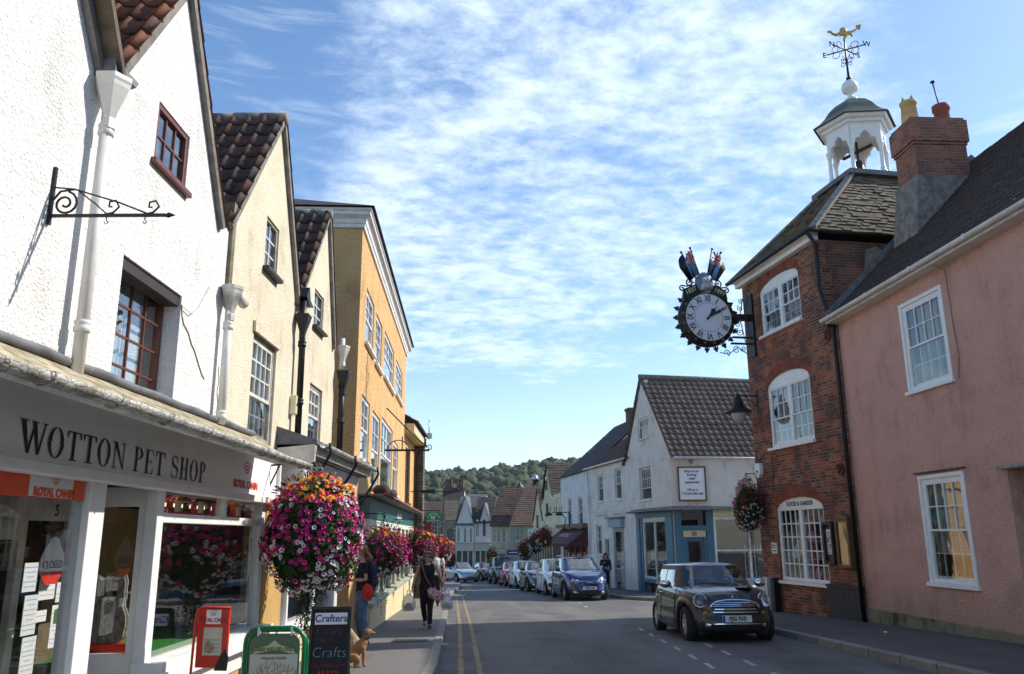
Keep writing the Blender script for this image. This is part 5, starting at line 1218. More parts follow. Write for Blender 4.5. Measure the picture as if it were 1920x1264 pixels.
fbuild('interior',P1,P2,lambda m,L_:(m.box(.02,L_-.02,.95,1.0,.3,zs_),m.box(.02,L_-.02,.11,.95,zs_-.1,zs_-.05),m.box(.02,.06,.11,.95,.3,zs_-.1)),plain('unlit_shop',(.02,.02,.02),.9))
fbuild('folding_grille',P1,P2,grille,M['white_old'])
def mesh_(m,L_):
 for i in range(26):x=.12+.29*L_*i/26;m.box(x,x+.004,.18,.19,.68,zs_-.45)
 for j in range(24):z=.7+1.5*j/24;m.box(.12,.30*L_,.182,.188,z,z+.004)
fbuild('window_mesh',P1,P2,mesh_,M['ink'])
mt,L_=facet(P1,P2)
sb=empty('window_sign',(0,0,0),0,'black framed sign with white script in the number 50 shop window','sign');sb.matrix_world=Matrix.Translation(NF.O)@Matrix.Rotation(NF.phi,4,'Z')@mt@Matrix.Translation((L_*.50,.10,.75))
mb=MB();mb.box(-.38,.38,-.01,.02,0,.98);mb.done('board',M['black_plastic'],sb);text('Malburys',.22,M['paper'],sb,(0,-.014,.62),shear=.2);mb=MB();mb.box(.0,.5,-.03,-.012,-.08,.10);mb.done('yellow_tag',plain('yellow_card',(.65,.5,.05),.5),sb)
# blue shop front on the gable side
mb=MB();
for(a,b)in((-4.35,-3.95),(-3.75,-3.6),(-.75,-.03)):mb.box(a,b,-.08,.1,-.4,zt5-.28)
mb.box(-4.35,-.03,-.10,.1,zt5-.275,zt5-.05);mb.box(-3.6,-.75,-.06,.1,.35,.52)
mb.done('shop_surround',M['blue_paint'],NH,bev=.01)
mb=MB();mb.ext(rect(-3.6,.52,-.75,zt5-.28),-.02,.05,[rect(-3.45,.62,-2.2,zt5-.4),rect(-2.1,.62,-.9,zt5-.4)]);mb.done('window_frame',M['white_old'],NH)
mb=MB();mb.box(-3.45,-.9,.02,.03,.62,zt5-.4);mb.done('display_window',M['glass'],NH)
mb=MB();
for i in range(16):x=-3.4+2.45*i/15;mb.tube([(x,.25,.65),(x+.12,.25,1.1),(x-.05,.25,1.5)],.008,4)
mb.box(-3.3,-2.5,.2,.21,1.35,1.75);mb.done('window_display',M['white_old'],NH)
mb=MB();mb.box(-5.4,-.55,1.2,1.3,-.5,3);mb.done('interior',plain('unlit_shop',(.02,.02,.02),.9),NH)
mb=MB();mb.add([(-4.6,-.55,zt5-.03),(.55,-.55,zt5-.03),(.85,1.4,zt5-.03),(.62,6.3,zt5-.03),(.3,6.3,zt5+.14),(.35,1.5,zt5+.14),(.0,.0,zt5+.14),(-4.6,0,zt5+.14),(-4.6,0,zt5-.06),(0,0,zt5-.06),(.3,1.5,zt5-.06),(.3,6.3,zt5-.06)],
[(0,1,6,7),(1,2,5,6),(2,3,4,5),(0,8,9,1),(1,9,10,2),(2,10,11,3)]);mb.done('shop_canopy',M['mortar'],NH,fix=False)
# roof: camera side and far side slopes, ridge running back from the street
a=Vector((-2.94,0,zr5))
rk=dict(pitch=.30,course=.34,wave=.05,step=.03,nu=6,jit=.006)
roof_obj('roof',[(.42,-.12,ze5-.02),(.62,9,ze5-.02),(-2.94,9,zr5),(-2.94,-.12,zr5)],M['pantile_grey'],NH,**rk)
roof_obj('roof',[(-5.9,9,nz(4.9)),(-5.9,-.12,nz(4.9)),(-2.94,-.12,zr5),(-2.94,9,zr5)],M['pantile_grey'],NH,**rk)
mb=MB();mb.tube([(-2.94,-.14,zr5+.03),(-2.94,3,zr5+.02),(-2.94,5,zr5-.02),(-2.94,9,zr5+.03)],.12,8);mb.done('ridge_tiles',M['mortar'],NH)
mb=MB();mb.box(-5.5,-5.2,.302,9,-.5,nz(4.9));mb.box(-5.2,.3,8.7,9,-.5,ze5-.1);mb.box(.0,.40,6.22,9,-.5,ze5-.05);mb.done('rear_wall',M['white_paint_wall'],NH)
mb=MB();mb.tube([(.66,-.1,ze5-.06),(.70,6.4,ze5-.06)],.05,7);mb.done('gutter',M['white_old'],NH)
# to-let board on the chamfer
mt,L_=facet(P0,P1)
tb=empty('to_let_board',(0,0,0),0,'brown framed white board with shop to let lettering above the number 50 door','sign');tb.matrix_world=Matrix.Translation(NF.O)@Matrix.Rotation(NF.phi,4,'Z')@mt@Matrix.Translation((L_*.52,-.05,nz(2.95)))
bw_,bh_=1.16,1.42
mb=MB();mb.ext(rect(-bw_/2,0,bw_/2,bh_),-.03,.04,[rect(-bw_/2+.06,.06,bw_/2-.06,bh_-.06)]);mb.done('board_frame',M['oak'],tb)
mb=MB();mb.box(-bw_/2+.06,bw_/2-.06,-.005,.03,.06,bh_-.06);pn=mb.done('board_panel',M['sign_white'],tb)
for k,(s_,zz)in enumerate((('Shop to Let',1.22),('Exciting',1.07),('retail',.92),('opportunity',.77),('100 sq m',.46),('T 01453 842 666',.30))):text(s_,.135,plain('navy_lettering',(.02,.02,.12),.5,var=0),pn,(0,-.009,zz),bold=.003,sx=.92)
o=empty('wall_ring',(0,0,0),0,'small round iron wall fitting above the to let board','fitting');o.matrix_world=tb.matrix_world@Matrix.Translation((0,0,1.62));mb=MB();mb.tube([(.07*math.cos(a),-.02,.07*math.sin(a))for a in[2*PI*i/10 for i in range(10)]],.02,6,closed=True);mb.done('ring',M['brown_wood'],o)
def quick_windows(par,lst,fm='white_old',**kw):
 for(a,b,c,d,nc,nr)in lst:window(par,a,b,c,d,nc,nr,rec=.10,fm=fm,near=False,barw=.035,sill=.08,**kw)
 # --- white house with the tall sashes ---
WF=Fr(5.5,40.2,-90+math.degrees(math.atan(.2)),ground(42)+.1)
WH=WF.thing('terraced_house','white painted house with tall sash windows left of the number 50 shop','house')
def wz(z):return z-WF.z0
hw_=[(-4.75,wz(3.35),-3.75,wz(4.75),3,4),(-1.75,wz(3.35),-.75,wz(4.85),3,4),(-5.2,wz(.6),-4.3,wz(2.15),2,3)]
mb=MB();mb.ext(rect(-6.3,-.8,.6,wz(5.2)),0,.3,[rect(*w[:4])for w in hw_]+[rect(-2.15,-.1,-.75,wz(1.85)),rect(-3.75,-.3,-3.0,wz(1.4))]);mb.done('wall',M['white_paint_wall'],WH)
quick_windows(WH,hw_,meet=.5)
window(WH,-2.15,-.1,-.75,wz(1.85),1,1,rec=.02,fw=.09,fm=plain('grey_blue_frame',(.30,.34,.38),.5),near=True,surround=.12,sill=.05,cur=[(.3,.9,0,.55,'curtain')])
mb=MB();mb.ext([(-2.45,wz(1.98)),(-.5,wz(1.98)),(-.45,wz(2.4)),(-2.5,wz(2.4))],-.22,0);mb.done('shop_hood',plain('grey_blue_frame',(.30,.34,.38),.5),WH)
mb=MB();mb.box(-2.6,-.35,-.35,0,wz(2.42),wz(2.47));mb.done('lead_canopy',M['mortar'],WH)
mb=MB();mb.box(-3.75,-3.0,.15,.2,-.3,wz(1.4));mb.done('door',plain('grey_door',(.16,.17,.19),.5),WH)
mb=MB();mb.box(-6.3,.5,.302,7,-.6,wz(5.2));mb.done('rear_wall',M['white_paint_wall'],WH)
gable_roof(WH,-6.3,.5,0,7,wz(5.2),wz(7.9),'pantile_dark',nu=4)
mb=MB();mb.tube([(-6.5,-.25,wz(5.2)),(.5,-.25,wz(5.2))],.05,6);mb.done('gutter',M['white_old'],WH)
mb=MB();mb.tube([(-6.2,-.12,wz(5.1)),(-6.2,-.12,-.2)],.05,6);mb.box(-6.32,-6.08,-.22,0,wz(3.4),wz(3.8));mb.done('downpipe',M['grey_pipe'],WH)
for k,u in enumerate((-3.2,-.6)):
 t=WF.thing('sign_spike','thin %s iron hook bracket on the white house beside the number 50 shop'%('left-hand' if k==0 else 'right-hand'),'bracket',u=u,z=wz(2.75));mb=MB();mb.bar((0,0,0),(0,-1.0,0),.03,.03);mb.bar((0,0,.45),(0,-.9,.02),.02,.02);mb.box(-.05,.05,-.55,-.1,-.22,-.1);mb.done('iron_bar',M['grey_pipe'],t)
 # --- white house with the maroon awning ---
XW=Fr(4.35,50,-90+math.degrees(math.atan(.17)),ground(52)+.1)
XH=XW.thing('terraced_house','white house with a dark slate roof above the maroon awning shop','house')
def xz(z):return z-XW.z0
hx=[(-4.6,xz(2.1),-3.6,xz(3.95),2,4),(-1.9,xz(2.1),-.8,xz(3.9),2,4)]
mb=MB();mb.ext(rect(-6.6,-.8,1.2,xz(5.38)),0,.3,[rect(*w[:4])for w in hx]+[rect(-5.9,-.2,.1,xz(1.3))]);mb.done('wall',M['white_far'],XH);quick_windows(XH,hx,meet=.5)
mb=MB();mb.box(-6.6,1.2,.302,8,-.6,xz(5.38));mb.done('rear_wall',M['white_far'],XH)
gable_roof(XH,-6.6,1.3,0,8,xz(5.38),xz(9.0),'slate_dark',wave=0,nu=1,pitch=.4)
mb=MB();
for x in(-5.9,-4.4,-2.8,-1.3,.0):mb.box(x,x+.14,-.04,.1,-.3,xz(1.35))
mb.box(-5.9,.14,-.05,.1,xz(1.15),xz(1.38));mb.box(-5.9,.14,-.05,.1,-.3,.35);mb.done('red_shopfront',M['red_paint'],XH)
mb=MB();mb.box(-5.8,.0,.02,.03,.35,xz(1.15));mb.done('display_window',M['pane'],XH)
G=random.Random(8);mb=MB()
for k in range(7):x=-5.5+k*.8;mb.box(x,x+.35,-.01,.015,.5+.3*G.random(),1.5+.5*G.random())
mb.done('window_goods',plain('bright_goods',(.55,.6,.25),.6,var=.6,vs=1.5),XH)
mb=MB();mb.add([(-6.4,-.0,xz(2.05)),(.55,-.0,xz(2.05)),(.55,-1.25,xz(1.12)),(-6.4,-1.25,xz(1.12)),(-6.4,-1.25,xz(.96)),(.55,-1.25,xz(.96)),(-6.4,0,xz(1.0)),(.55,0,xz(1.0))],[(0,1,2,3),(3,2,5,4),(0,3,4,6),(1,7,5,2)]);aw=mb.done('awning',plain('maroon_canvas',(.085,.018,.03),.8,var=.2),XH,fix=False)
o=text('VINTAGE',.55,plain('pale_lettering',(.5,.42,.42),.6),aw,(-2.9,-.66,xz(1.61)),rot=(PI/2-.93,0,0),ext=.002,sx=1.3)
mb=MB();mb.box(-6.6,.7,-.42,.0,xz(2.08),xz(2.3));mb.done('shop_cornice',M['oak'],XH)
for k,(uu,dd,w,s_)in enumerate(((-2.1,3.9,.75,'left'),(.5,4.2,.95,'right'))):
 c_=XW.w(uu,dd,xz(8.3));t=empty('chimney_stack',c_,XW.phi,'%s of the two dark brick chimneys on the slate roof above the maroon awning'%s_,'chimney');mb=MB();mb.box(-w/2,w/2,-.4,.4,-.6,1.15);mb.box(-w/2-.06,w/2+.06,-.46,.46,1.153,1.3);mb.done('stack',M['brick_dark'],t)
 # --- cream gabled pair with stone roofs ---
YF=Fr(3.3,60,-90+math.degrees(math.atan(.2)),ground(62)+.1)
YH=YF.thing('gabled_house','low cream house with stone tiled gables beyond the maroon awning','house')
def yz(z):return z-YF.z0
mb=MB();mb.ext([(-8.6,-.8),(.4,-.8),(.4,yz(4.5)),(-2.3,yz(4.5)),(-3.1,yz(5.6)),(-3.5,yz(6.6)),(-4.6,yz(4.4)),(-6.0,yz(3.6)),(-6.8,yz(5.0)),(-8.6,yz(2.8))],0,.3,[]);mb.box(-8.5,.3,.302,8,-.7,yz(2.7));mb.done('wall',M['cream_far'],YH)
for x,zz in((-3.6,3.0),(-3.7,5.0),(-6.9,2.2)):mb=MB();mb.box(x-.3,x+.3,-.04,.0,yz(zz),yz(zz+1));mb.done('window',M['pane'],YH)
for(m,zr,w)in((-3.4,7.0,1.9),(-6.7,5.3,1.7)):
 for s in(-1,1):
  q=[(m+s*w,8,yz(zr-2.6)),(m+s*w,-.1,yz(zr-2.6)),(m,-.1,yz(zr)),(m,8,yz(zr))];roof_obj('roof',q if s<0 else[q[1],q[0],q[3],q[2]],M['stone_far'],YH,pitch=.35,course=.25,wave=0,step=.03,nu=1,jit=.01)
gable_roof(YH,-2.4,2.2,1.2,7,yz(4.6),yz(7.0),'stone_far',wave=0,nu=1)
mb=MB();mb.box(-2.35,.35,-.02,7,yz(4.3),yz(4.55));mb.done('parapet',M['white_far'],YH)
mb=MB();mb.box(-7.2,.3,-.75,-.0,yz(1.25),yz(2.15));mb.done('fascia',plain('cream_fascia',(.55,.52,.44),.5),YH)
mb=MB();mb.box(-7.1,.2,-.55,-.01,.4,yz(1.25));mb.done('display_window',M['pane'],YH)
mb=MB()
for k in range(10):x=-7.15+k*.8;mb.box(x,x+.09,-.60,-.02,-.4,yz(1.25))
mb.box(-7.2,.3,-.6,-.02,-.5,.4);mb.done('window_frame',M['cream_paint'],YH)
# --- buildings facing up the street where it bends ---
def facing(name,label,px0,px1,Y,rot,eave,roofpy,wallm,tile,cat='house',depth=8,group=None,ridge='u'):
 def xz_(px,py):
  r=wray(px,py);t=Y/r.y;return r.x*t,CZ+r.z*t
 x0,_=xz_(px0,eave);x1,ze=xz_(px1,eave);_,zr=xz_((px0+px1)/2,roofpy)
 F=Fr(x0,Y,rot,ground(Y));w=(x1-x0)/math.cos(R(rot));h=F.thing(name,label,cat,group);ze-=F.z0;zr-=F.z0
 return F,h,w,ze,zr
def zat(F,px,py):return F.at(px,py)
# cream and sage corner building with the long brown roof
F,h,w,ze,zr=facing('corner_house','cream and sage corner house with a long brown tiled roof where the street bends',921,956,72,4,986,920,'cream_far','pantile_dark')
wn=[]
for px in(925,933,943):a=F.at(px,993);b=F.at(px+5,1017);wn.append((a[0],b[1],b[0],a[1],2,3))
mb=MB();mb.ext(rect(0,-.5,w,ze),0,.25,[rect(*q[:4])for q in wn]);mb.done('wall',M['cream_far'],h);quick_windows(h,wn)
a=F.at(925,1027);b=F.at(945,1040);mb=MB();mb.box(a[0],b[0],-.15,-.01,b[1],a[1]);fs_=mb.done('fascia',M['sage_paint'],h)
mb=MB();
for k in range(6):mb.box(a[0]+.1+k*.18,a[0]+.2+k*.18,-.16,-.151,b[1]+.12,a[1]-.12)
mb.done('lettering_strokes',M['paper'],fs_)
mb=MB();mb.box(a[0]+.05,b[0]-.05,-.02,-.005,.3,b[1]-.05);mb.done('shop_window',M['pane'],h)
dp_=7.5;mb=MB();mb.ext([(0.25,-.5),(dp_,-.5),(dp_,ze),(dp_/2,ze+2.0),(0.25,ze)],w-.25,w,ax='x');mb.done('side_wall',M['green_grey_wall'],h)
zr2=F.at(990,912,9)[1]
roof_obj('roof',[(-.2,-.25,ze-.05),(w+.1,-.25,ze-.05),(w+3.2,6.5,ze+3.6),(1.2,6.5,ze+3.6)],M['pantile_dark'],h,pitch=.4,course=.4,wave=.04,step=.03,nu=3)
F2_,h2,w2,ze2,zr_=facing('outbuilding','sage rendered wing with a steep brown roof right of the cream corner house',957,984,70,3,964,925,'','')
wn=[]
for px in(968,977):a=F2_.at(px,990);b=F2_.at(px+6,1015);wn.append((a[0],b[1],b[0],a[1],2,2))
mb=MB();mb.ext(rect(0,-.5,w2+1.2,ze2-.9),0,.25,[rect(*q[:4])for q in wn]);mb.box(0,w2+1.2,.252,5,-.5,ze2-1);mb.done('wall',M['green_grey_wall'],h2);quick_windows(h2,wn)
roof_obj('roof',[(-.15,-.2,ze2-.95),(w2+1.3,-.2,ze2-.95),(w2+2.2,4.5,ze2+2.6),(1.6,4.5,ze2+2.6)],M['pantile_dark'],h2,pitch=.35,course=.3,wave=0,step=.03,nu=1)
# white gables
for k,(a0,a1,ev,ap,Y,lab)in enumerate(((855,889,985,931,84,'white gabled shop house with lancet windows and a grey slate roof at the bend'),(890,921,981,944,83,'white shop house with brown windows under a small central gable at the bend'))):
 F,h,w,ze,zr=facing('shop_house',lab,a0,a1,Y,-6,ev,ap,'','')
 hs=[]
 for px in((860,872,883)if k==0 else(895,908)):a=F.at(px-(1.8 if k==0 else 2.6),990 if k==0 else 974);b=F.at(px+(1.8 if k==0 else 2.6),1016 if k==0 else 1005);hs.append(archrect(a[0],b[1],b[0],a[1],.15,6))
 m=w*(.5 if k==0 else.6);gw=w*(.5 if k==0 else.32)
 mb=MB();mb.ext([(0,-.5),(w,-.5),(w,ze),(m+gw,ze),(m,zr),(m-gw,ze),(0,ze)],0,.25,hs);mb.box(.0,w,.252,6,-.4,ze-.1);mb.done('wall',M['white_far'],h)
 for q in hs:mb=MB();mb.ext([(x,z)for x,z in q],.10,.13);mb.done('window',M['pane']if k==0 else M['brown_wood'],h)
 q0,q1=F.at(a0,1019),F.at(a1,1033);mb=MB();mb.box(0,w,-.25,-.01,q1[1],q0[1]);mb.box(-.05,w+.05,-.35,-.01,q0[1]+.01,q0[1]+.12);mb.done('fascia',M['cream_paint']if 0 else plain('cream_fascia',(.55,.52,.44),.5),h)
 mb=MB();mb.box(.1,w-.1,-.08,-.01,.4,q1[1]-.02);mb.done('shop_window',M['pane'],h)
 mb=MB()
 for x in(0,w*.33,w*.66,w-.12):mb.box(x,x+.12,-.14,-.002,-.2,q1[1]-.01)
 mb.box(0,w,-.14,-.002,-.3,.4);mb.done('shopfront_frame',M['white_old'],h)
 zt_=ze+(2.4 if k==0 else 2.1)
 roof_obj('roof',[(-.1,-.2,ze),(w+.1,-.2,ze),(w+.1,3.2,zt_+.6),(-.1,3.2,zt_+.6)],M['slate']if k==0 else M['slate_dark'],h,pitch=.35,course=.25,wave=0,step=.02,nu=1)
 for s in(-1,1):
  q=[(m+s*(gw+.1),3.0,ze),(m+s*(gw+.1),-.15,ze),(m,-.15,zr+.08),(m,3.0,zr+.08)];roof_obj('roof',q if s<0 else[q[1],q[0],q[3],q[2]],M['slate'],h,pitch=.35,course=.25,wave=0,step=.02,nu=1)
  # stone buildings further left
for k,(a0,a1,ev,ap,Y,tl,lab)in enumerate(((838,860,975,935,92,'stone_far','stone house with a mossy stone roof left of the white gables'),(806,842,965,938,104,'plain_tile','rubble stone house with dark brown roof behind the green hanging sign'),(828,866,955,912,118,'plain_tile','far brown roofed house with brick chimneys below the wooded hill'),(868,905,950,925,120,'slate','far slate roofed house behind the white gables'),(770,812,970,940,110,'stone_far','stone house half hidden behind the stone pier'))):
 F,h,w,ze,zr=facing('stone_house',lab,a0,a1,Y,8-5*k,ev,ap,'','')
 hs=[]
 if k in(0,1,4):
  for x in(.25,.7):hs.append((w*x-.35,ze-2.4,w*x+.35,ze-.9,2,3))
 mb=MB();mb.ext(rect(0,-1,w,ze),0,.3,[rect(*q[:4])for q in hs]);mb.box(0,w,.302,7,-1,ze);mb.done('wall',M['stone_wall'],h);quick_windows(h,hs)
 gable_roof(h,0,w,0,7,ze,zr,tl,wave=0,nu=1,pitch=.4,course=.35)
 if k in(2,):
  for x in(.2,.8):mb=MB();mb.box(w*x-.5,w*x+.5,3,4,zr-.5,zr+1.2);mb.done('chimney',M['brick_dark'],h)
  # blue-grey barn, brick stack, silver flue
F,h,w,ze,zr=facing('barn','large blue-grey metal clad barn roof showing above the village houses',915,992,105,-4,962,906,'','')
M['blue_clad']=plain('blue_grey_cladding',(.10,.13,.18),.6,var=.2);M['brown_sheet']=plain('brown_roof_sheet',(.14,.105,.085),.8,var=.3)
mb=MB();mb.ext([(w*.35,-1),(w,-1),(w,ze),(w*.78,zr),(w*.35,ze+(zr-ze)*.1)],0,.3);mb.done('gable_wall',M['blue_clad'],h)
mb=MB();mb.add([(w*.30,-.2,ze),(w*.78,-.2,zr+.1),(w*.78,20,zr+.1),(w*.30,20,ze),(w,-.2,ze),(w,20,ze)],[(0,1,2,3),(1,4,5,2)]);mb.done('roof',M['brown_sheet'],h,fix=False);mb=MB();mb.add([(-w*.1,-.2,ze-.8),(w*.72,-.2,zr-.4),(w*.72,-3,zr-.5),(w*.1,-3,ze-1.2)],[(0,1,2,3)]);mb.done('lower_roof',M['brown_sheet'],h,fix=False)
fx=F.at(998,912);F9=Fr(0,80,0,0);a=F9.at(999,955);b=F9.at(1009,900)
t=empty('flue',(a[0]+.25,80,a[1]),0,'silver metal flue with a domed cowl rising behind the brown roofs','flue');hh=b[1]-a[1];mb=MB();mb.lathe([(.28,0),(.28,hh),(.33,hh),(.33,hh+.12),(.30,hh+.3),(.18,hh+.45),(.01,hh+.5)],(0,0,0),14);mb.done('duct',M['steel'],t)
a=F9.at(948,950);b=F9.at(962,915);t=empty('chimney_stack',(a[0],80,a[1]-1.5),0,'plain brown brick chimney in front of the blue-grey barn','chimney');mb=MB();mb.box(0,b[0]-a[0],0,.8,0,b[1]-a[1]+1.5);mb.box(-.06,b[0]-a[0]+.06,-.06,.86,b[1]-a[1]+1.503,b[1]-a[1]+1.62);mb.done('stack',M['brick_chimney'],t)
F8,h8,w8,ze8,zr8=facing('outbuilding','red brown tiled roof rising behind the sage wing towards the silver flue',928,1004,78,-14,968,905,'','')
mb=MB();mb.add([(0,0,ze8-1.2),(w8*.45,0,ze8-.2),(w8,2,zr8+.3),(w8*.8,4,zr8+.5),(0,4,ze8+.4),(w8,2,-1),(0,0,-1),(w8*.45,0,-1)],[(0,1,2,3,4)]);mb.v and None;mb.done('roof',M['red_tile'],h8,fix=False)
mb=MB();mb.box(.3,w8*.9,2.0,4,-1,ze8-.9);mb.done('wall',M['brick_dark'],h8)
# ---------------- wooded hill ----------------
def hillz(x,y):
 r=max(0,min(1,(y-250)/380));r=r*r*(3-2*r)
 b=ground(200)+r*(43+5*math.sin(x*.012+1.1)+3.5*math.sin(x*.035+y*.01))
 return b-(max(0,y-640)*.10)
mb=MB();vs=[];fs=[];nx,ny=70,40
for j in range(ny+1):
 for i in range(nx+1):x=-900+1800*i/nx;y=240+760*j/ny;vs.append((x,y,hillz(x,y)if j else-8))
fs=[(j*(nx+1)+i,j*(nx+1)+i+1,(j+1)*(nx+1)+i+1,(j+1)*(nx+1)+i)for j in range(ny)for i in range(nx)]
mb.add(vs,fs,True);mb.done('hill',plain('hill_ground',(.03,.045,.018),.95,var=.3,vs=.1),fix=False)['kind']='structure'
def leafmat(name,cols,sc=.12,fine=1.6,dark=.35):
 t=NT(name);a=t.noise(sc,2,.5);b=t.noise(fine,5,.7)
 rp=t.N.new('ShaderNodeValToRGB');t.L.new(t.ss(a,.28,.72),rp.inputs[0]);e=rp.color_ramp.elements;e[0].color=(*cols[0],1);e[1].color=(*cols[-1],1)
 for i,c in enumerate(cols[1:-1]):k=e.new((i+1)/(len(cols)-1));k.color=(*c,1)
 t.col(t.mix(t.mth('MULTIPLY',t.ss(b,.38,.62,1,0),dark*2),rp.outputs[0],tuple(x*.45 for x in cols[0])));t.rough(.8);t.bump(b,1,.8);return t.m
M['wood_leaf']=leafmat('woodland_leaves',[(.016,.04,.011),(.035,.068,.016),(.07,.088,.02),(.022,.05,.014),(.05,.072,.022)],.09)
G=random.Random(5);protos=[]
for p in range(8):
 bm=bmesh.new();bmesh.ops.create_icosphere(bm,subdivisions=3 if p<5 else 2,radius=1)
 for v in bm.verts:
  n1=noise.noise(v.co*1.4+Vector((p*9,0,0)));n2=noise.noise(v.co*4.2+Vector((0,p*7,0)));v.co*=1+.34*n1+.34*n2
  v.co.z*=.95 if v.co.z>0 else.7
 protos.append(([tuple(v.co)for v in bm.verts],[[q.index for q in f.verts]for f in bm.faces]));bm.free()
V=[];FC=[]
y=262
while y<690:
 sp=6.3+(y-262)*.010;x=-y*.62
 while x<y*.62:
  near=abs(x)<y*.17
  if near or G.random()<.55:
   xx,yy=x+G.uniform(-3,3),y+G.uniform(-3.5,3.5);r=G.uniform(2.7,5.4)*(1.0 if near else 1.35);z=hillz(xx,yy)+r*.7+G.uniform(0,3.6)
   vs_,f_=protos[G.randrange(5)]if near else protos[5+G.randrange(3)];c,s=math.cos(G.random()*6.28),math.sin(G.random()*6.28);a=G.random()*6.28;c,s=math.cos(a),math.sin(a);hgt=G.uniform(.85,1.25)
   b0=len(V);V+=[(xx+r*(p[0]*c-p[1]*s),yy+r*(p[0]*s+p[1]*c),z+r*p[2]*hgt)for p in vs_];FC+=[[b0+i for i in q]for q in f_]
  x+=sp
 y+=9.0
me=bpy.data.meshes.new('woodland');me.from_pydata(V,[],FC);me.materials.append(M['wood_leaf']);me.polygons.foreach_set('use_smooth',[True]*len(FC));me.update()
wo=bpy.data.objects.new('woodland',me);COL.objects.link(wo);tag(wo,'dense green broadleaf wood covering the hill beyond the village','woodland',kind='stuff');print('wood faces',len(FC))
# ---------------- cars ----------------
def paint(name,c,met=.35,r=.28):
 t=NT(name);t.col(c);t.rough(r);t.b.inputs['Metallic'].default_value=met;t.b.inputs['Coat Weight'].default_value=1;t.b.inputs['Coat Roughness'].default_value=.02;t.b.inputs['Coat IOR'].default_value=1.45;return t.m
M['tyre']=plain('tyre_rubber',(.018,.018,.018),.85,var=.2)
M['alloy']=plain('alloy_rim',(.50,.51,.53),.28,.9,var=.05)
M['dark_trim']=plain('dark_trim',(.02,.02,.022),.6,var=.1)
M['lamp_glass']=glass('lamp_lens',(.95,.96,1),1.6,1.5,wav=0)
M['amber']=plain('amber_lens',(.55,.18,.03),.2,var=0)
M['plate_white']=plain('number_plate',(.72,.72,.68),.4,var=0)
M['lamp_inner']=plain('lamp_reflector',(.34,.36,.40),.35,.8,var=0)
def superring(hw,yf,yr,n,N=132):
 hl=(yr-yf)/2;yc=(yr+yf)/2;fine=[]
 for i in range(1440):
  t=2*PI*i/1440-PI/2;c,s=math.cos(t),math.sin(t)
  fine.append((hw*math.copysign(abs(c)**(2/n),c),yc+hl*math.copysign(abs(s)**(2/n),s)))
 L_=[0]
 for i in range(1440):a,b=fine[i],fine[(i+1)%1440];L_.append(L_[-1]+math.hypot(a[0]-b[0],a[1]-b[1]))
 out=[];j=0
 for k in range(N):
  d=L_[-1]*k/N
  while L_[j+1]<d:j+=1
  f=(d-L_[j])/max(1e-9,L_[j+1]-L_[j]);a,b=fine[j],fine[(j+1)%1440];out.append((a[0]+(b[0]-a[0])*f,a[1]+(b[1]-a[1])*f))
 return out
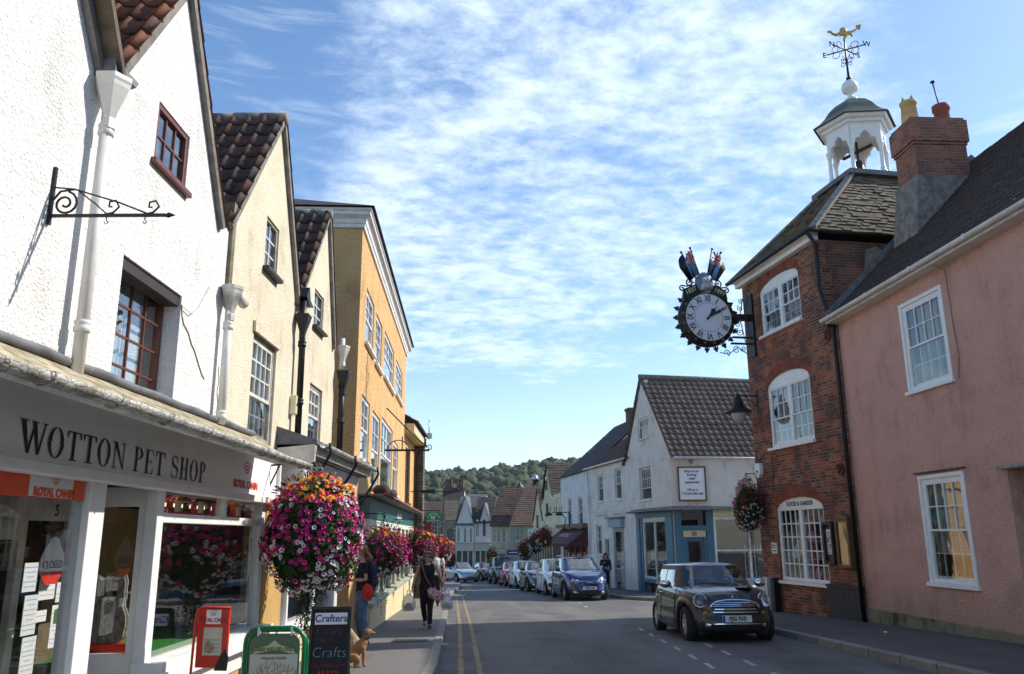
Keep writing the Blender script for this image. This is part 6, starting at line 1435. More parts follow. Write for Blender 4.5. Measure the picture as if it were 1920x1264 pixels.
def make_car(name,label,loc,rz,P,group='cars parked along the right-hand kerb'):
 root=empty(name,loc,rz,label,'car',group)
 L_,W_,H=P['L'],P['W'],P['H'];wf,wr,wrad=P['wf'],P['wr'],P['wrad'];body=P['paint'];n=P.get('n',4.2)
 hood=P['hood']  # [(y, z)] shoulder line
 def zs(y):return lerp(hood,y)
 def zbot(x,y):
  b=P.get('sill',.20);rr=wrad+.055
  if abs(x)>W_*.36:
   for wy in(wf,wr):
    if abs(y-wy)<rr:b=max(b,wrad-.02+math.sqrt(max(0,rr*rr-(y-wy)**2)))
  return b
 lev=P['lev']  # (v, halfwidth factor, front inset, rear inset)
 mb=MB();rings=[]
 for(v,f,fi,ri)in lev:
  ring=superring(W_/2*f,fi,L_-ri,n);q=[]
  for(x,y)in ring:b=zbot(x,y);t_=zs(y);q.append((x,y,b+(t_-b)*v))
  rings.append(q)
 N=len(rings[0]);vs=[p for r_ in rings for p in r_]
 fs=[(i*N+k,i*N+(k+1)%N,(i+1)*N+(k+1)%N,(i+1)*N+k)for i in range(len(rings)-1)for k in range(N)]
 top=rings[-1];base=(len(rings)-1)*N;Cn=8;cap=[]
 for k in range(N//2+1):  # k on the right side pairs with N-k on the left
  a=top[k];b=top[(N-k)%N];row=[base+k]
  cr=lerp(P['crown'],(a[1]+b[1])/2)
  for j in range(1,Cn):
   t=j/Cn;x=a[0]+(b[0]-a[0])*t;hw=abs(a[0])or 1;vs.append((x,a[1]+(b[1]-a[1])*t,(a[2]+b[2])/2+cr*(1-abs(2*t-1)**2.6)));row.append(len(vs)-1)
  row.append(base+(N-k)%N);cap.append(row)
 for r0,r1 in zip(cap,cap[1:]):
  for j in range(Cn):fs.append((r0[j],r0[j+1],r1[j+1],r1[j]))
 fs=[tuple(dict.fromkeys(f))for f in fs];fs=[f for f in fs if len(f)>2]
 mb.add(vs,fs,True);bo=mb.done('body',body,root)
 # surface depth at the front for a given x and height
 def fy(x,z):
  y=.1
  for _ in range(5):
   v=max(0,min(1,(z-P.get('sill',.2))/(zs(y)-P.get('sill',.2))));fi=lerp([(l[0],l[2])for l in lev],v);f=lerp([(l[0],l[1])for l in lev],v);hw=W_/2*f;hl=(L_-fi)/2
   y=fi+hl-hl*max(0,1-(abs(x)/hw)**n)**(1/n)
  return y
  # glasshouse
 g=P['gh'];zr=H-g.get('rc',.06)
 lv=[(0,g['w0'],g['y0'],g['y1'])];K=5
 for k in range(1,K+1):t=k/K;e=t**1.15;lv.append((t,g['w0']+(g['w1']-g['w0'])*e,g['y0']+(g['ry0']-g['y0'])*(t*1.0),g['y1']+(g['ry1']-g['y1'])*t**1.3))
 gr=[];ng=g.get('n',5)
 for(t,w,y0,y1)in lv:gr.append([(x,y,(zs(y)-.015)*(1-t)+zr*t)for x,y in superring(w,y0,y1,ng,96)])
 parts={'windscreen':MB(),'side_window':MB(),'side_window_':MB(),'rear_window':MB(),'pillar':MB()}
 Ng=96
 for i in range(K):
  for k in range(Ng):
   q=[gr[i][k],gr[i][(k+1)%Ng],gr[i+1][(k+1)%Ng],gr[i+1][k]]
   cx=sum(p[0]for p in q)/4;cy=sum(p[1]for p in q)/4;w=lv[i][1];y0,y1=lv[i][2],lv[i][3]
   pil=any(abs(cy-(a+(b-a)*(i+.5)/K))<wd and abs(cx)>w*.8 for a,b,wd in g.get('pil',[]))
   if cy<y0+(.17 if abs(cx)<w*.9 else.0)and abs(cx)<w*.925:key='windscreen'
   elif cy>y1-.16 and abs(cx)<w*.88:key='rear_window'
   elif abs(cx)>w*.965 and not pil and y0+.14<cy<y1-.16:key='side_window' if cx<0 else 'side_window_'
   else:key='pillar'
   if i==K-1 and key!='pillar' and key!='windscreen':key='pillar'
   parts[key].add(q,[(0,1,2,3)],True)
 for k,m_ in parts.items():
  if m_.v:m_.done(k.rstrip('_'),(P.get('pillar',body)if k=='pillar' else M['car_glass']),root)
 rt=gr[-1];mb=MB();vs=[(x*1.0,y,z)for x,y,z in rt];fs=[];rows=[]
 ring2=[(x*1.005,y+(-.01 if y<1 else.01),z+.012)for x,y,z in rt];vs+=ring2
 for k in range(Ng):fs.append((k,(k+1)%Ng,Ng+(k+1)%Ng,Ng+k))
 for k in range(Ng//2+1):
  a,b=ring2[k],ring2[(Ng-k)%Ng];row=[Ng+k];ff=(a[1]-g['ry0'])/(g['ry1']-g['ry0']);cr=g.get('rc',.06)*max(.0,1-abs(2*ff-.85)**2.6)**.6
  for j in range(1,8):t=j/8;vs.append((a[0]+(b[0]-a[0])*t,(a[1]+b[1])/2,a[2]+cr*(1-abs(2*t-1)**2.4)));row.append(len(vs)-1)
  row.append(Ng+(Ng-k)%Ng);rows.append(row)
 for r0,r1 in zip(rows,rows[1:]):
  for j in range(8):fs.append((r0[j],r0[j+1],r1[j+1],r1[j]))
 fs=[tuple(dict.fromkeys(f))for f in fs];fs=[f for f in fs if len(f)>2]
 mb.add(vs,fs,True);mb.done('roof',P.get('roof',body),root)
 # cabin seen through the glass
 mb=MB();zb=zs(1.6)
 for sx in(-1,1):
  mb.box(sx*.33-.22,sx*.33+.22,g['y0']+1.05,g['y0']+1.20,.35,zb+.12);mb.ball((sx*.33,g['y0']+1.14,zb+.24),.12,10,1.1,.6,1)
 mb.box(-W_*.40,W_*.40,g['y0']+.12,g['y0']+.45,.4,zb-.02);mb.box(-.55,.55,g['y1']-.75,g['y1']-.6,.35,zb+.1)
 mb.tube([(.33+.17*math.cos(a),g['y0']+.62+.05*math.sin(a),zb+.0+.17*math.sin(a))for a in[2*PI*i/14 for i in range(14)]],.016,6,closed=True)
 mb.done('interior',M['dark_trim'],root)
 mb=MB();mb.box(-W_*.36,W_*.36,.25,L_-.25,.16,.42);mb.done('underbody',M['dark_trim'],root)
 # wheels
 for sx in(-1,1):
  for wy in(wf,wr):
   x=sx*(W_/2-.155);mb=MB();w2=.10;rr=wrad;mb.lathe([(rr*.66,-w2*.9),(rr*.90,-w2),(rr*.985,-w2*.7),(rr,0),(rr*.985,w2*.7),(rr*.90,w2),(rr*.66,w2*.9)],(x,wy,rr),30,'x',cap=False);wh=mb.done('wheel',M['tyre'],root)
   mb=MB();o=sx*w2*.72;mb.lathe([(rr*.68,o*.9),(rr*.64,o),(rr*.60,o*.6),(rr*.60,o*.2),(.02,o*.2)]if sx>0 else[(.02,o*.2),(rr*.60,o*.2),(rr*.60,o*.6),(rr*.64,o),(rr*.68,o*.9)],(x,wy,rr),28,'x')
   ns=P.get('spokes',5)
   for k in range(ns):
    a=2*PI*k/ns+.3;c,s=math.cos(a),math.sin(a);mb.bar((x+o*.80,wy+.02*c,rr+.02*s),(x+o*.92,wy+rr*.62*c,rr+rr*.62*s),.055,.022,up=(1,0,0))
   mb.lathe([(.01,0),(.055,0),(.055,o*.35),(.01,o*.35)],(x+o*.6,wy,rr),12,'x');mb.done('rim',M['alloy'],wh)
   # mirrors
 for sx in(-1,1):
  y=g['y0']+.42;z=zs(y)+.06;x=sx*(W_/2+.075);mb=MB();mb.ball((x,y,z),.115,12,1.0,.55,.68);mb.bar((sx*(W_/2-.06),y+.04,z-.07),(x,y+.02,z-.03),.05,.04);mb.done('wing_mirror',P.get('mirror',body),root)
  # lights
 for sx in(-1,1):
  for(x,z,rx,rz_,kind)in P['lights']:
   xx=sx*x;yy=fy(x,z);nx=sx*P.get('lyaw',.45)
   if kind=='round':
    T=Matrix.Translation((xx,yy-.008,z))@Matrix.Rotation(nx*.55,4,'Z')@Matrix.Rotation(-.34,4,'X')
    mb=MB();mb.M=T;mb.lathe([(rx*1.13,.06),(rx*1.14,-.01),(rx*1.05,-.028),(rx*.98,-.02),(rx*.98,.03)],(0,0,0),26,'y',sy=rz_/rx);hd=mb.done('headlight',M['chrome'],root,fix=False)
    mb=MB();mb.M=T;mb.lathe([(rx*.98,.02),(rx*.8,.05),(.02,.07)],(0,0,0),22,'y',sy=rz_/rx);mb.ball((rx*.2,.02,rx*.35),rx*.36,10,1,.5,1);mb.ball((-rx*.25,.02,-rx*.3),rx*.30,10,1,.5,1);mb.done('reflector',M['lamp_inner'],hd,fix=False)
    mb=MB();mb.M=T;mb.lathe([(.001,-.052),(rx*.5,-.044),(rx*.85,-.026),(rx*.99,-.012)],(0,0,0),22,'y',sy=rz_/rx);mb.done('lens',M['lamp_glass'],hd,fix=False)
   else:
    pts=[];poly=P['lpoly']if kind=='poly' else[(rx*math.cos(a),rz_*math.sin(a))for a in[2*PI*i/18 for i in range(18)]]
    def surf(x_,z_,off):return(sx*x_,fy(x_,z_)-off,z_)
    m_=M['lamp_inner']if kind=='poly' else M[P.get('fogm','chrome')]if kind=='fog' else M['amber']
    cen=(x+sum(p[0]for p in poly)/len(poly),z+sum(p[1]for p in poly)/len(poly));mb=MB();vs=[surf(cen[0],cen[1],.035)]+[surf(x+a,z+b,.012)for a,b in poly]+[surf(x+a,z+b,-.06)for a,b in poly];m2=len(poly)
    mb.add(vs,[(0,1+i,1+(i+1)%m2)for i in range(m2)]+[(1+i,1+m2+i,1+m2+(i+1)%m2,1+(i+1)%m2)for i in range(m2)],False)
    hd=mb.done('headlight' if kind=='poly' else('fog_lamp' if kind=='fog' else 'indicator'),m_,root,fix=False)
    if kind=='poly':
     for(q,w)in((.28,.9),(.62,.8)):
      mb=MB();ax=x+poly[0][0]+(max(p[0]for p in poly)-poly[0][0])*q;mb.ball(surf(ax,z,.03),.055*w,12,1,.5,1);mb.done('lamp_bowl',M['chrome'],hd)
      # grille and lower intake, following the curve of the nose
 def curve_panel(x,z0,z1,off,th,m,nm,par=root,x0=None,nn=14,taper=0):
  mb=MB();x0=-x if x0 is None else x0;vs=[]
  for i in range(nn+1):
   xx=x0+(x-x0)*i/nn;tz=taper*abs(2*i/nn-1)
   for(zz,o)in((z0,off),(z1-tz,off),(z1-tz,off-th),(z0,off-th)):vs.append((xx,fy(xx,zz)-o,zz))
  fs=[]
  for i in range(nn):
   for j in range(4):fs.append((i*4+j,i*4+(j+1)%4,(i+1)*4+(j+1)%4,(i+1)*4+j))
  fs+=[(0,1,2,3),tuple(nn*4+j for j in(3,2,1,0))];mb.add(vs,fs,False);return mb.done(nm,m,par)
 for(x,z0,z1,m,nm,tp)in P['panels']:curve_panel(x,z0,z1,.010 if M[m]!=M['chrome']else.022,.03,M[m],nm,taper=tp)
 P.get('extra',lambda*a:None)(root,fy,curve_panel)
 # plate
 if P.get('plate'):
  z=P['pz'];y=fy(0,z)-.035;mb=MB();mb.box(-.26,.26,y,y+.015,z-.056,z+.056);pl=mb.done('number_plate',M['plate_white'],root)
  text(P['plate'],.098,M['black'],pl,(.015,y-.004,z),bold=.0025,sx=P.get('psx',.80))
  if P.get('eu'):mb=MB();mb.box(-.258,-.215,y-.003,y-.0005,z-.053,z+.053);mb.done('blue_band',plain('plate_blue',(.01,.06,.42),.4,var=0),pl)
  # door lines and handles
 for sx in(-1,1):
  for y in P.get('doors',[]):
   mb=MB();pts=[];
   for i in range(8):
    z=.28+(zs(y)-.30)*i/7;v=(z-P.get('sill',.2))/(zs(y)-P.get('sill',.2));f=lerp([(l[0],l[1])for l in lev],v);pts.append((sx*W_/2*f*1.001,y,z))
   mb.tube(pts,.006,4);mb.done('door_gap',M['dark_trim'],root)
  for y in P.get('handles',[]):
   z=zs(y)-.12;mb=MB();mb.tube([(sx*(W_/2*.985),y-.09,z),(sx*(W_/2+.012),y-.06,z),(sx*(W_/2+.012),y+.06,z),(sx*(W_/2*.985),y+.09,z)],.014,6);mb.done('door_handle',P.get('mirror',body),root)
   # wiper
  mb=MB();y0=g['y0'];mb.tube([(sx*.10+.25,y0-.02,zs(y0)+.03+.03),(sx*.10-.25,y0+.06,zs(y0)+.09)],.012,5);mb.done('wiper',M['dark_trim'],root)
  z=zs(L_)-.12;mb=MB();mb.box(sx*W_*.30,sx*W_*.39,L_-.22,L_-.08,z-.2,z+.05);mb.done('tail_light',M['royal_red'],root)
 return root
LV=[(0,.90,.10,.10),(.06,.955,.04,.05),(.16,.99,.015,.02),(.30,1.0,.0,.0),(.48,1.0,.02,.03),(.62,.995,.035,.05),(.78,.985,.07,.07),(.90,.965,.12,.10),(.97,.93,.17,.14),(1.0,.89,.22,.18)]
P_mini=dict(L=3.62,W=1.69,H=1.375,wf=.68,wr=3.12,wrad=.305,n=3.6,sill=.17,paint=paint('black_metallic_paint',(.004,.004,.004),.0,.5),roof=paint('silver_roof_paint',(.52,.54,.56),.75,.3),
pillar=M['black_plastic'],mirror=M['chrome'],
hood=[(0,.74),(.12,.765),(.3,.84),(.7,.895),(1.1,.925),(2.2,.94),(3.3,.96),(3.62,.90)],crown=[(0,.0),(.25,.035),(.6,.06),(1.1,.05),(3,.02),(3.6,.0)],
lev=[(0,.90,.12,.10),(.05,.95,.05,.05),(.14,.99,.02,.02),(.30,1.0,.0,.0),(.42,.99,.02,.03),(.47,.975,.045,.05),(.60,.97,.05,.05),(.74,.96,.06,.06),(.87,.94,.085,.08),(.95,.905,.13,.11),(1.0,.86,.18,.15)],
gh=dict(w0=.745,w1=.60,y0=.98,y1=3.58,ry0=1.50,ry1=3.30,rc=.055,n=5.5,pil=[(2.30,2.32,.035)]),
lights=[(.575,.72,.105,.115,'round'),(.52,.515,.045,.030,'ind'),(.50,.315,.05,.035,'fog')],lyaw=.5,spokes=8,
panels=[(.40,.585,.725,'black_plastic','grille',.09),(.37,.575,.592,'chrome','chrome_bar',0),(.40,.63,.64,'chrome','chrome_bar',0),(.38,.66,.67,'chrome','chrome_bar',0),(.34,.69,.70,'chrome','chrome_bar',0),(.40,.525,.542,'chrome','bumper_strip',0),(.36,.49,.515,'black_plastic','intake',0),(.42,.335,.350,'chrome','lower_strip',0),(.42,.24,.33,'black_plastic','lower_intake',0),(.78,.555,.565,'black_plastic','bonnet_gap',0)],
plate='PJ55 PXD',pz=.425,eu=True,doors=[1.18,2.34],handles=[2.16])
def mini_extra(root,fy,cp):
 mb=MB();pts=[]
 for i in range(21):
  a=PI*i/20;x=-.43*math.cos(a);z=.592+.145*math.sin(a)**.7;pts.append((x,fy(x,z)-.025,z))
 mb.tube(pts,.017,8);mb.done('grille_surround',M['chrome'],root)
 mb=MB();y=fy(0,.76);mb.ball((0,y+.02,.785),.03,10,1,.5,.6);mb.bar((-.10,y+.03,.785),(.10,y+.03,.785),.012,.025);mb.done('badge',M['chrome'],root)
 mb=MB();mb.lathe([(.001,0),(.032,0)],(0,0,0),12,'y',cap=False);o=mb.done('tax_disc',plain('tax_disc_blue',(.10,.35,.55),.5),root,fix=False);o.location=(-.52,1.12,1.02)
 mb=MB();mb.ball((.32,.55,.93),.16,14,1,1.3,.18);mb.done('bonnet_bulge',P_mini['paint'],root)
P_mini['extra']=mini_extra
make_car('small_hatchback','black two-tone small hatchback with a silver roof and round chrome headlights parked on the right',(3.90,15.0,ground(15.0)-.02),R(2.5),P_mini,None).rotation_euler=(R(-1.75),0,R(2.5))
def fam(paintm,**kw):
 d=dict(L=4.0,W=1.72,H=1.50,wf=.80,wr=3.32,wrad=.31,n=3.4,sill=.18,paint=paintm,hood=[(0,.72),(.2,.80),(.6,.92),(1.05,1.0),(2.5,1.02),(3.6,1.02),(4.0,.92)],crown=[(0,0),(.3,.03),(.9,.05),(3,.02),(4,0)],lev=LV,
 gh=dict(w0=.76,w1=.60,y0=1.0,y1=3.9,ry0=1.75,ry1=3.45,rc=.06,n=5,pil=[(2.15,2.2,.04),(3.0,3.0,.035)]),
 lights=[(.50,.72,.1,.1,'poly'),(.56,.33,.05,.04,'fog')],lpoly=[(-.16,-.03),(-.05,-.08),(.14,-.04),(.23,.06),(.20,.13),(.05,.09),(-.10,.03)],fogm='chrome',
 panels=[(.32,.66,.72,'black_plastic','grille',.01),(.30,.685,.70,'chrome','chrome_bar',0),(.42,.24,.34,'black_plastic','lower_intake',0)],plate=None,pz=.44,doors=[1.35,2.25,3.1],handles=[2.05,2.95])
 d.update(kw);return d
P_mpv=fam(paint('blue_metallic_paint',(.008,.030,.13),.45,.25),L=4.35,W=1.76,H=1.58,wf=.88,wr=3.48,wrad=.315,hood=[(0,.74),(.2,.84),(.6,.98),(1.0,1.05),(2.5,1.06),(4.0,1.06),(4.35,.95)],
gh=dict(w0=.79,w1=.63,y0=.90,y1=4.25,ry0=1.85,ry1=3.9,rc=.06,n=5,pil=[(2.2,2.3,.045),(3.2,3.25,.04)]),
lights=[(.52,.72,.1,.1,'poly'),(.52,.30,.085,.045,'fog')],lpoly=[(-.20,-.05),(-.05,-.09),(.14,-.06),(.27,.05),(.24,.14),(.05,.12),(-.14,.04)],
panels=[(.32,.60,.70,'black_plastic','grille',.02),(.33,.69,.705,'chrome','chrome_bar',0),(.33,.60,.612,'chrome','chrome_bar',0),(.12,.645,.665,'chrome','badge',0),(.62,.22,.36,'black_plastic','lower_intake',0)],plate='KB55 GLY',pz=.455,psx=.86)
def mpv_extra(root,fy,cp):
 for sx in(-1,1):
  mb=MB();mb.tube([(sx*.60,1.95,1.50),(sx*.61,2.0,1.60),(sx*.62,2.2,1.625),(sx*.62,3.3,1.625),(sx*.60,3.55,1.58),(sx*.6,3.6,1.5)],.022,8);mb.done('roof_rail',M['alloy'],root)
P_mpv['extra']=mpv_extra
def slope_place(o,x,y,rz):
 o.location=(x,y,ground(y+2));s=(ground(y+4)-ground(y))/4;o.rotation_euler=(math.atan(s),0,R(rz));o.location.z=ground(y)-.0
def park(name,label,x,y,rz,P,group='cars parked along the right-hand kerb'):
 o=make_car(name,label,(0,0,0),0,P,group);slope_place(o,x,y,rz);return o
park('people_carrier','blue people carrier with silver roof rails, nearest of the line of parked cars',2.80,31.3,7,P_mpv)
white=paint('white_car_paint',(.72,.72,.70),0,.25);silver=paint('silver_car_paint',(.42,.44,.46),.7,.3)
pA=fam(white,L=3.9,W=1.70,H=1.55,gh=dict(w0=.76,w1=.60,y0=.75,y1=3.8,ry0=1.7,ry1=3.5,rc=.06,n=5,pil=[(2.1,2.2,.04)]),panels=[(.36,.30,.62,'black_plastic','grille',.05),(.12,.60,.62,'chrome','badge',0),(.62,.22,.29,'black_plastic','lower_intake',0)],lights=[(.55,.78,.1,.1,'poly'),(.64,.45,.07,.09,'fog')],fogm='dark_trim',lpoly=[(-.12,-.10),(.05,-.12),(.20,.0),(.18,.16),(.06,.12),(-.08,.0)])
park('hatchback','white hatchback parked directly behind the blue people carrier',2.22,36.3,7,pA)
pB=fam(paint('dark_grey_car_paint',(.04,.045,.05),.6,.28),L=4.3,W=1.76,H=1.44)
park('saloon_car','dark grey car parked between the two white hatchbacks',1.55,41.0,7,pB)
pC=fam(white,L=3.95,W=1.72,H=1.50,lights=[(.56,.76,.1,.1,'poly'),(.6,.38,.10,.07,'fog')],fogm='dark_trim',panels=[(.30,.62,.68,'black_plastic','grille',0),(.45,.25,.40,'black_plastic','lower_intake',.05)])
park('hatchback','white hatchback parked between the grey car and the red one',.98,46.0,8,pC)
pD=fam(paint('red_car_paint',(.42,.015,.012),.1,.25),L=3.8,W=1.68,H=1.46)
park('hatchback','red hatchback squeezed between the white hatchback and the dark off-roader',.32,51.2,8,pD)
pE=fam(paint('charcoal_car_paint',(.025,.027,.032),.5,.3),L=4.6,W=1.85,H=1.80,wrad=.37,sill=.30,wf=.9,wr=3.6,hood=[(0,.88),(.2,1.0),(.6,1.10),(1.2,1.16),(4.3,1.16),(4.6,1.1)],gh=dict(w0=.82,w1=.70,y0=1.25,y1=4.5,ry0=1.85,ry1=4.3,rc=.06,n=6,pil=[(2.6,2.65,.05),(3.5,3.5,.05)]),lights=[(.58,.86,.1,.1,'poly')],lpoly=[(-.16,-.08),(.12,-.10),(.22,0),(.20,.12),(-.10,.10)],panels=[(.38,.72,.90,'black_plastic','grille',0),(.36,.83,.85,'chrome','chrome_bar',0),(.6,.36,.52,'black_plastic','lower_intake',0)],pz=.6)
park('off_roader','tall charcoal off-roader at the far end of the parked line',-.35,56.5,9,pE)
pF=fam(silver,L=4.5,W=1.82,H=1.46,gh=dict(w0=.80,w1=.60,y0=1.15,y1=4.1,ry0=1.95,ry1=3.5,rc=.05,n=5,pil=[(2.4,2.45,.04),(3.3,3.2,.04)]),hood=[(0,.66),(.2,.76),(.6,.86),(1.15,.95),(3.5,.98),(4.5,.95)],lights=[(.54,.68,.1,.1,'poly')],panels=[(.34,.60,.68,'black_plastic','grille',0),(.32,.63,.65,'chrome','chrome_bar',0),(.62,.26,.38,'black_plastic','lower_intake',0)])
park('saloon_car','silver saloon car driving up the middle of the street towards the walkers',-3.2,62.5,22,dict(pF,plate='LV05 KXE',pz=.46),None)
pG=fam(paint('dark_blue_car_paint',(.03,.05,.08),.5,.3),L=4.2,W=1.72,H=1.42)
park('estate_car','dark car pulling out behind the silver saloon',-4.9,76,18,pG,'traffic at the bend')
pH=fam(paint('navy_van_paint',(.03,.06,.12),.3,.3),L=4.4,W=1.8,H=1.85,hood=[(0,.85),(.3,1.0),(.8,1.1),(4.4,1.15)],sill=.28)
park('pick_up_van','navy van with a pale bonnet far down the street behind the walkers',-7.4,80,20,pH,'traffic at the bend')
park('saloon_car','dark red-brown car hidden behind the silver saloon at the bend',-1.6,66.5,16,fam(paint('brown_car_paint',(.08,.02,.018),.4,.3),H=1.46),'traffic at the bend')
# ---------------- people and dogs ----------------
def etube(mb,pts,rad,side=(1,0,0),n=14):
 """tube of elliptical sections; rad = [(across, deep)]"""
 P=[Vector(p)for p in pts];vs=[];side=Vector(side)
 for i,p in enumerate(P):
  d=(P[min(i+1,len(P)-1)]-P[max(i-1,0)]).normalized();x=side-d*side.dot(d)
  x=x.normalized()if x.length>.05 else d.orthogonal().normalized();y=d.cross(x);a,b=rad[i]if isinstance(rad[i],tuple)else(rad[i],rad[i])
  for k in range(n):t=2*PI*k/n;vs.append(p+x*(a*math.cos(t))+y*(b*math.sin(t)))
 N=len(P);fs=[(i*n+k,i*n+(k+1)%n,(i+1)*n+(k+1)%n,(i+1)*n+k)for i in range(N-1)for k in range(n)]
 fs+=[tuple(reversed(range(n))),tuple((N-1)*n+k for k in range(n))];mb.add(vs,fs,True)
def fuse(mb,name,mat,parent,vox=.008,sm=6,disp=None):
 """fuse overlapping volumes into one continuous skin"""
 o=mb.done('t',mat,None);m=o.modifiers.new('r','REMESH');m.mode='VOXEL';m.voxel_size=vox;m.use_smooth_shade=True
 m=o.modifiers.new('s','SMOOTH');m.iterations=sm;m.factor=.5
 dg=bpy.context.evaluated_depsgraph_get();dg.update();me=bpy.data.meshes.new_from_object(o.evaluated_get(dg));bpy.data.objects.remove(o);me.name=name
 if disp:
  for v in me.vertices:v.co=disp(v.co.copy())
 me.materials.clear();me.materials.append(mat);me.polygons.foreach_set('use_smooth',[True]*len(me.polygons))
 n=bpy.data.objects.new(name,me);COL.objects.link(n);n.parent=parent;return n
def skinmat():
 t=NT('skin');n=t.noise(12,3);t.col(t.mix(t.ss(n,.3,.7),(.50,.27,.18),(.60,.34,.24)));t.rough(.5);t.b.inputs['Subsurface Weight'].default_value=.08;t.b.inputs['Subsurface Radius'].default_value=(.02,.01,.005);return t.m
M['skin']=skinmat()
def cloth(name,c,sc=14):
 t=NT(name);n=t.noise(sc,4,.6,.6,t.mapv((1,1,.5)));t.col(t.mix(t.ss(n,.3,.7),tuple(x*.75 for x in c),tuple(min(1,x*1.2)for x in c)));t.rough(.9);t.bump(n,.8,.02);return t.m
def hairmat(name,c):
 t=NT(name);n=t.noise(8,5,.6,.3,t.mapv((6,6,1)));t.col(t.mix(t.ss(n,.3,.7),tuple(x*.5 for x in c),c));t.rough(.45);t.bump(n,.8,.01);return t.m
def hand(mb,w,d,side,pal,curl=.5,s=1.0):
 """palm, four unequal bent fingers and a thumb. w wrist, d direction of the hand, side towards the thumb, pal = palm-facing way"""
 w,d,side,pal=Vector(w),Vector(d).normalized(),Vector(side).normalized(),Vector(pal).normalized()
 etube(mb,[w,w+d*.03*s,w+d*.09*s],[(.026*s,.019*s),(.036*s,.019*s),(.040*s,.015*s)],side)
 for k,(o,L_)in enumerate(((.028,.072),(.010,.080),(-.009,.074),(-.027,.058))):
  r=w+d*.085*s+side*o*s;c=curl*(1+.12*k)
  d1=(d*math.cos(c*.5)+pal*math.sin(c*.5));d2=(d*math.cos(c*1.2)+pal*math.sin(c*1.2));d3=(d*math.cos(c*1.9)+pal*math.sin(c*1.9))
  a=r+d1*L_*.42*s;b=a+d2*L_*.33*s;e=b+d3*L_*.25*s;etube(mb,[r-d*.02*s,r,a,b,e],[.0095*s,.0095*s,.0088*s,.0082*s,.0065*s],side,8)
 r=w+d*.025*s+side*.028*s;t1=(side*.75+d*.65+pal*.3).normalized();t2=(side*.25+d*.9+pal*.5).normalized();etube(mb,[r-t1*.02*s,r,r+t1*.035*s,r+t1*.035*s+t2*.03*s],[.013*s,.012*s,.011*s,.008*s],pal,8)
def headshape(mb,c,yaw=0,pitch=0,s=1.0):
 T=Matrix.Translation(c)@Matrix.Rotation(yaw,4,'Z')@Matrix.Rotation(pitch,4,'X')
 old=mb.M;mb.M=T
 mb.ball((0,.010*s,.035*s),.083*s,18,.90,1.10,1.08);mb.ball((0,-.030*s,-.035*s),.060*s,16,.95,1.0,1.12)
 mb.ball((0,-.060*s,-.082*s),.024*s,10,1.2,.9,.8)  # chin
 mb.add([(0,-.088*s,.012*s),(-.014*s,-.085*s,-.028*s),(.014*s,-.085*s,-.028*s),(0,-.118*s,-.026*s),(0,-.084*s,-.040*s)],[(0,1,3),(0,3,2),(1,4,3),(3,4,2),(0,2,4,1)])
 for sx in(-1,1):mb.ball((sx*.078*s,.012*s,-.008*s),.022*s,8,.4,.8,1.3);mb.ball((sx*.034*s,-.060*s,-.030*s),.026*s,8)
 mb.ball((0,-.078*s,-.054*s),.018*s,8,1.5,.6,.5)
 mb.M=old;return T
def face_parts(par,T,s=1.0,glasses=False):
 mb=MB();mb.M=T
 for sx in(-1,1):mb.ball((sx*.031*s,-.083*s,.006*s),.010*s,8,1.2,.6,.8)
 mb.done('eyes',M['ink'],par)
 mb=MB();mb.M=T;mb.ball((0,-.091*s,-.055*s),.015*s,8,1.5,.5,.4);mb.done('lips',plain('lips',(.42,.12,.10),.4,var=0),par)
 mb=MB();mb.M=T
 for sx in(-1,1):mb.tube([(sx*.018*s,-.092*s,.026*s),(sx*.034*s,-.090*s,.031*s),(sx*.05*s,-.078*s,.025*s)],.0035*s,5)
 mb.done('eyebrows',plain('brow_hair',(.10,.05,.025),.8,var=0),par)
 if glasses:
  mb=MB();mb.M=T
  for sx in(-1,1):mb.lathe([(.001,0),(.022*s,.0),(.024*s,.004),(.001,.004)],(sx*.032*s,-.098*s,.005*s),14,'y',sy=.75);mb.tube([(sx*.052*s,-.094*s,.01*s),(sx*.078*s,-.02*s,.012*s)],.003,5)
  mb.bar((-.012*s,-.1*s,.01*s),(.012*s,-.1*s,.01*s),.004);mb.done('glasses',M['black_plastic'],par,fix=False)
def shoe(par,heel,toe,m,h=.07,w=.045):
 H_,T_=Vector(heel),Vector(toe);mb=MB();d=T_-H_;side=d.cross(Vector((0,0,1))).normalized()
 etube(mb,[H_-d.normalized()*.02+Vector((0,0,h*.55)),H_+Vector((0,0,h*.55)),H_+d*.4+Vector((0,0,h*.5)),H_+d*.8+Vector((0,0,h*.35)),T_+Vector((0,0,h*.3))],[(w*.5,h*.4),(w*.8,h*.55),(w*.9,h*.5),(w,h*.36),(w*.5,h*.22)],side);mb.done('shoe',m,par)
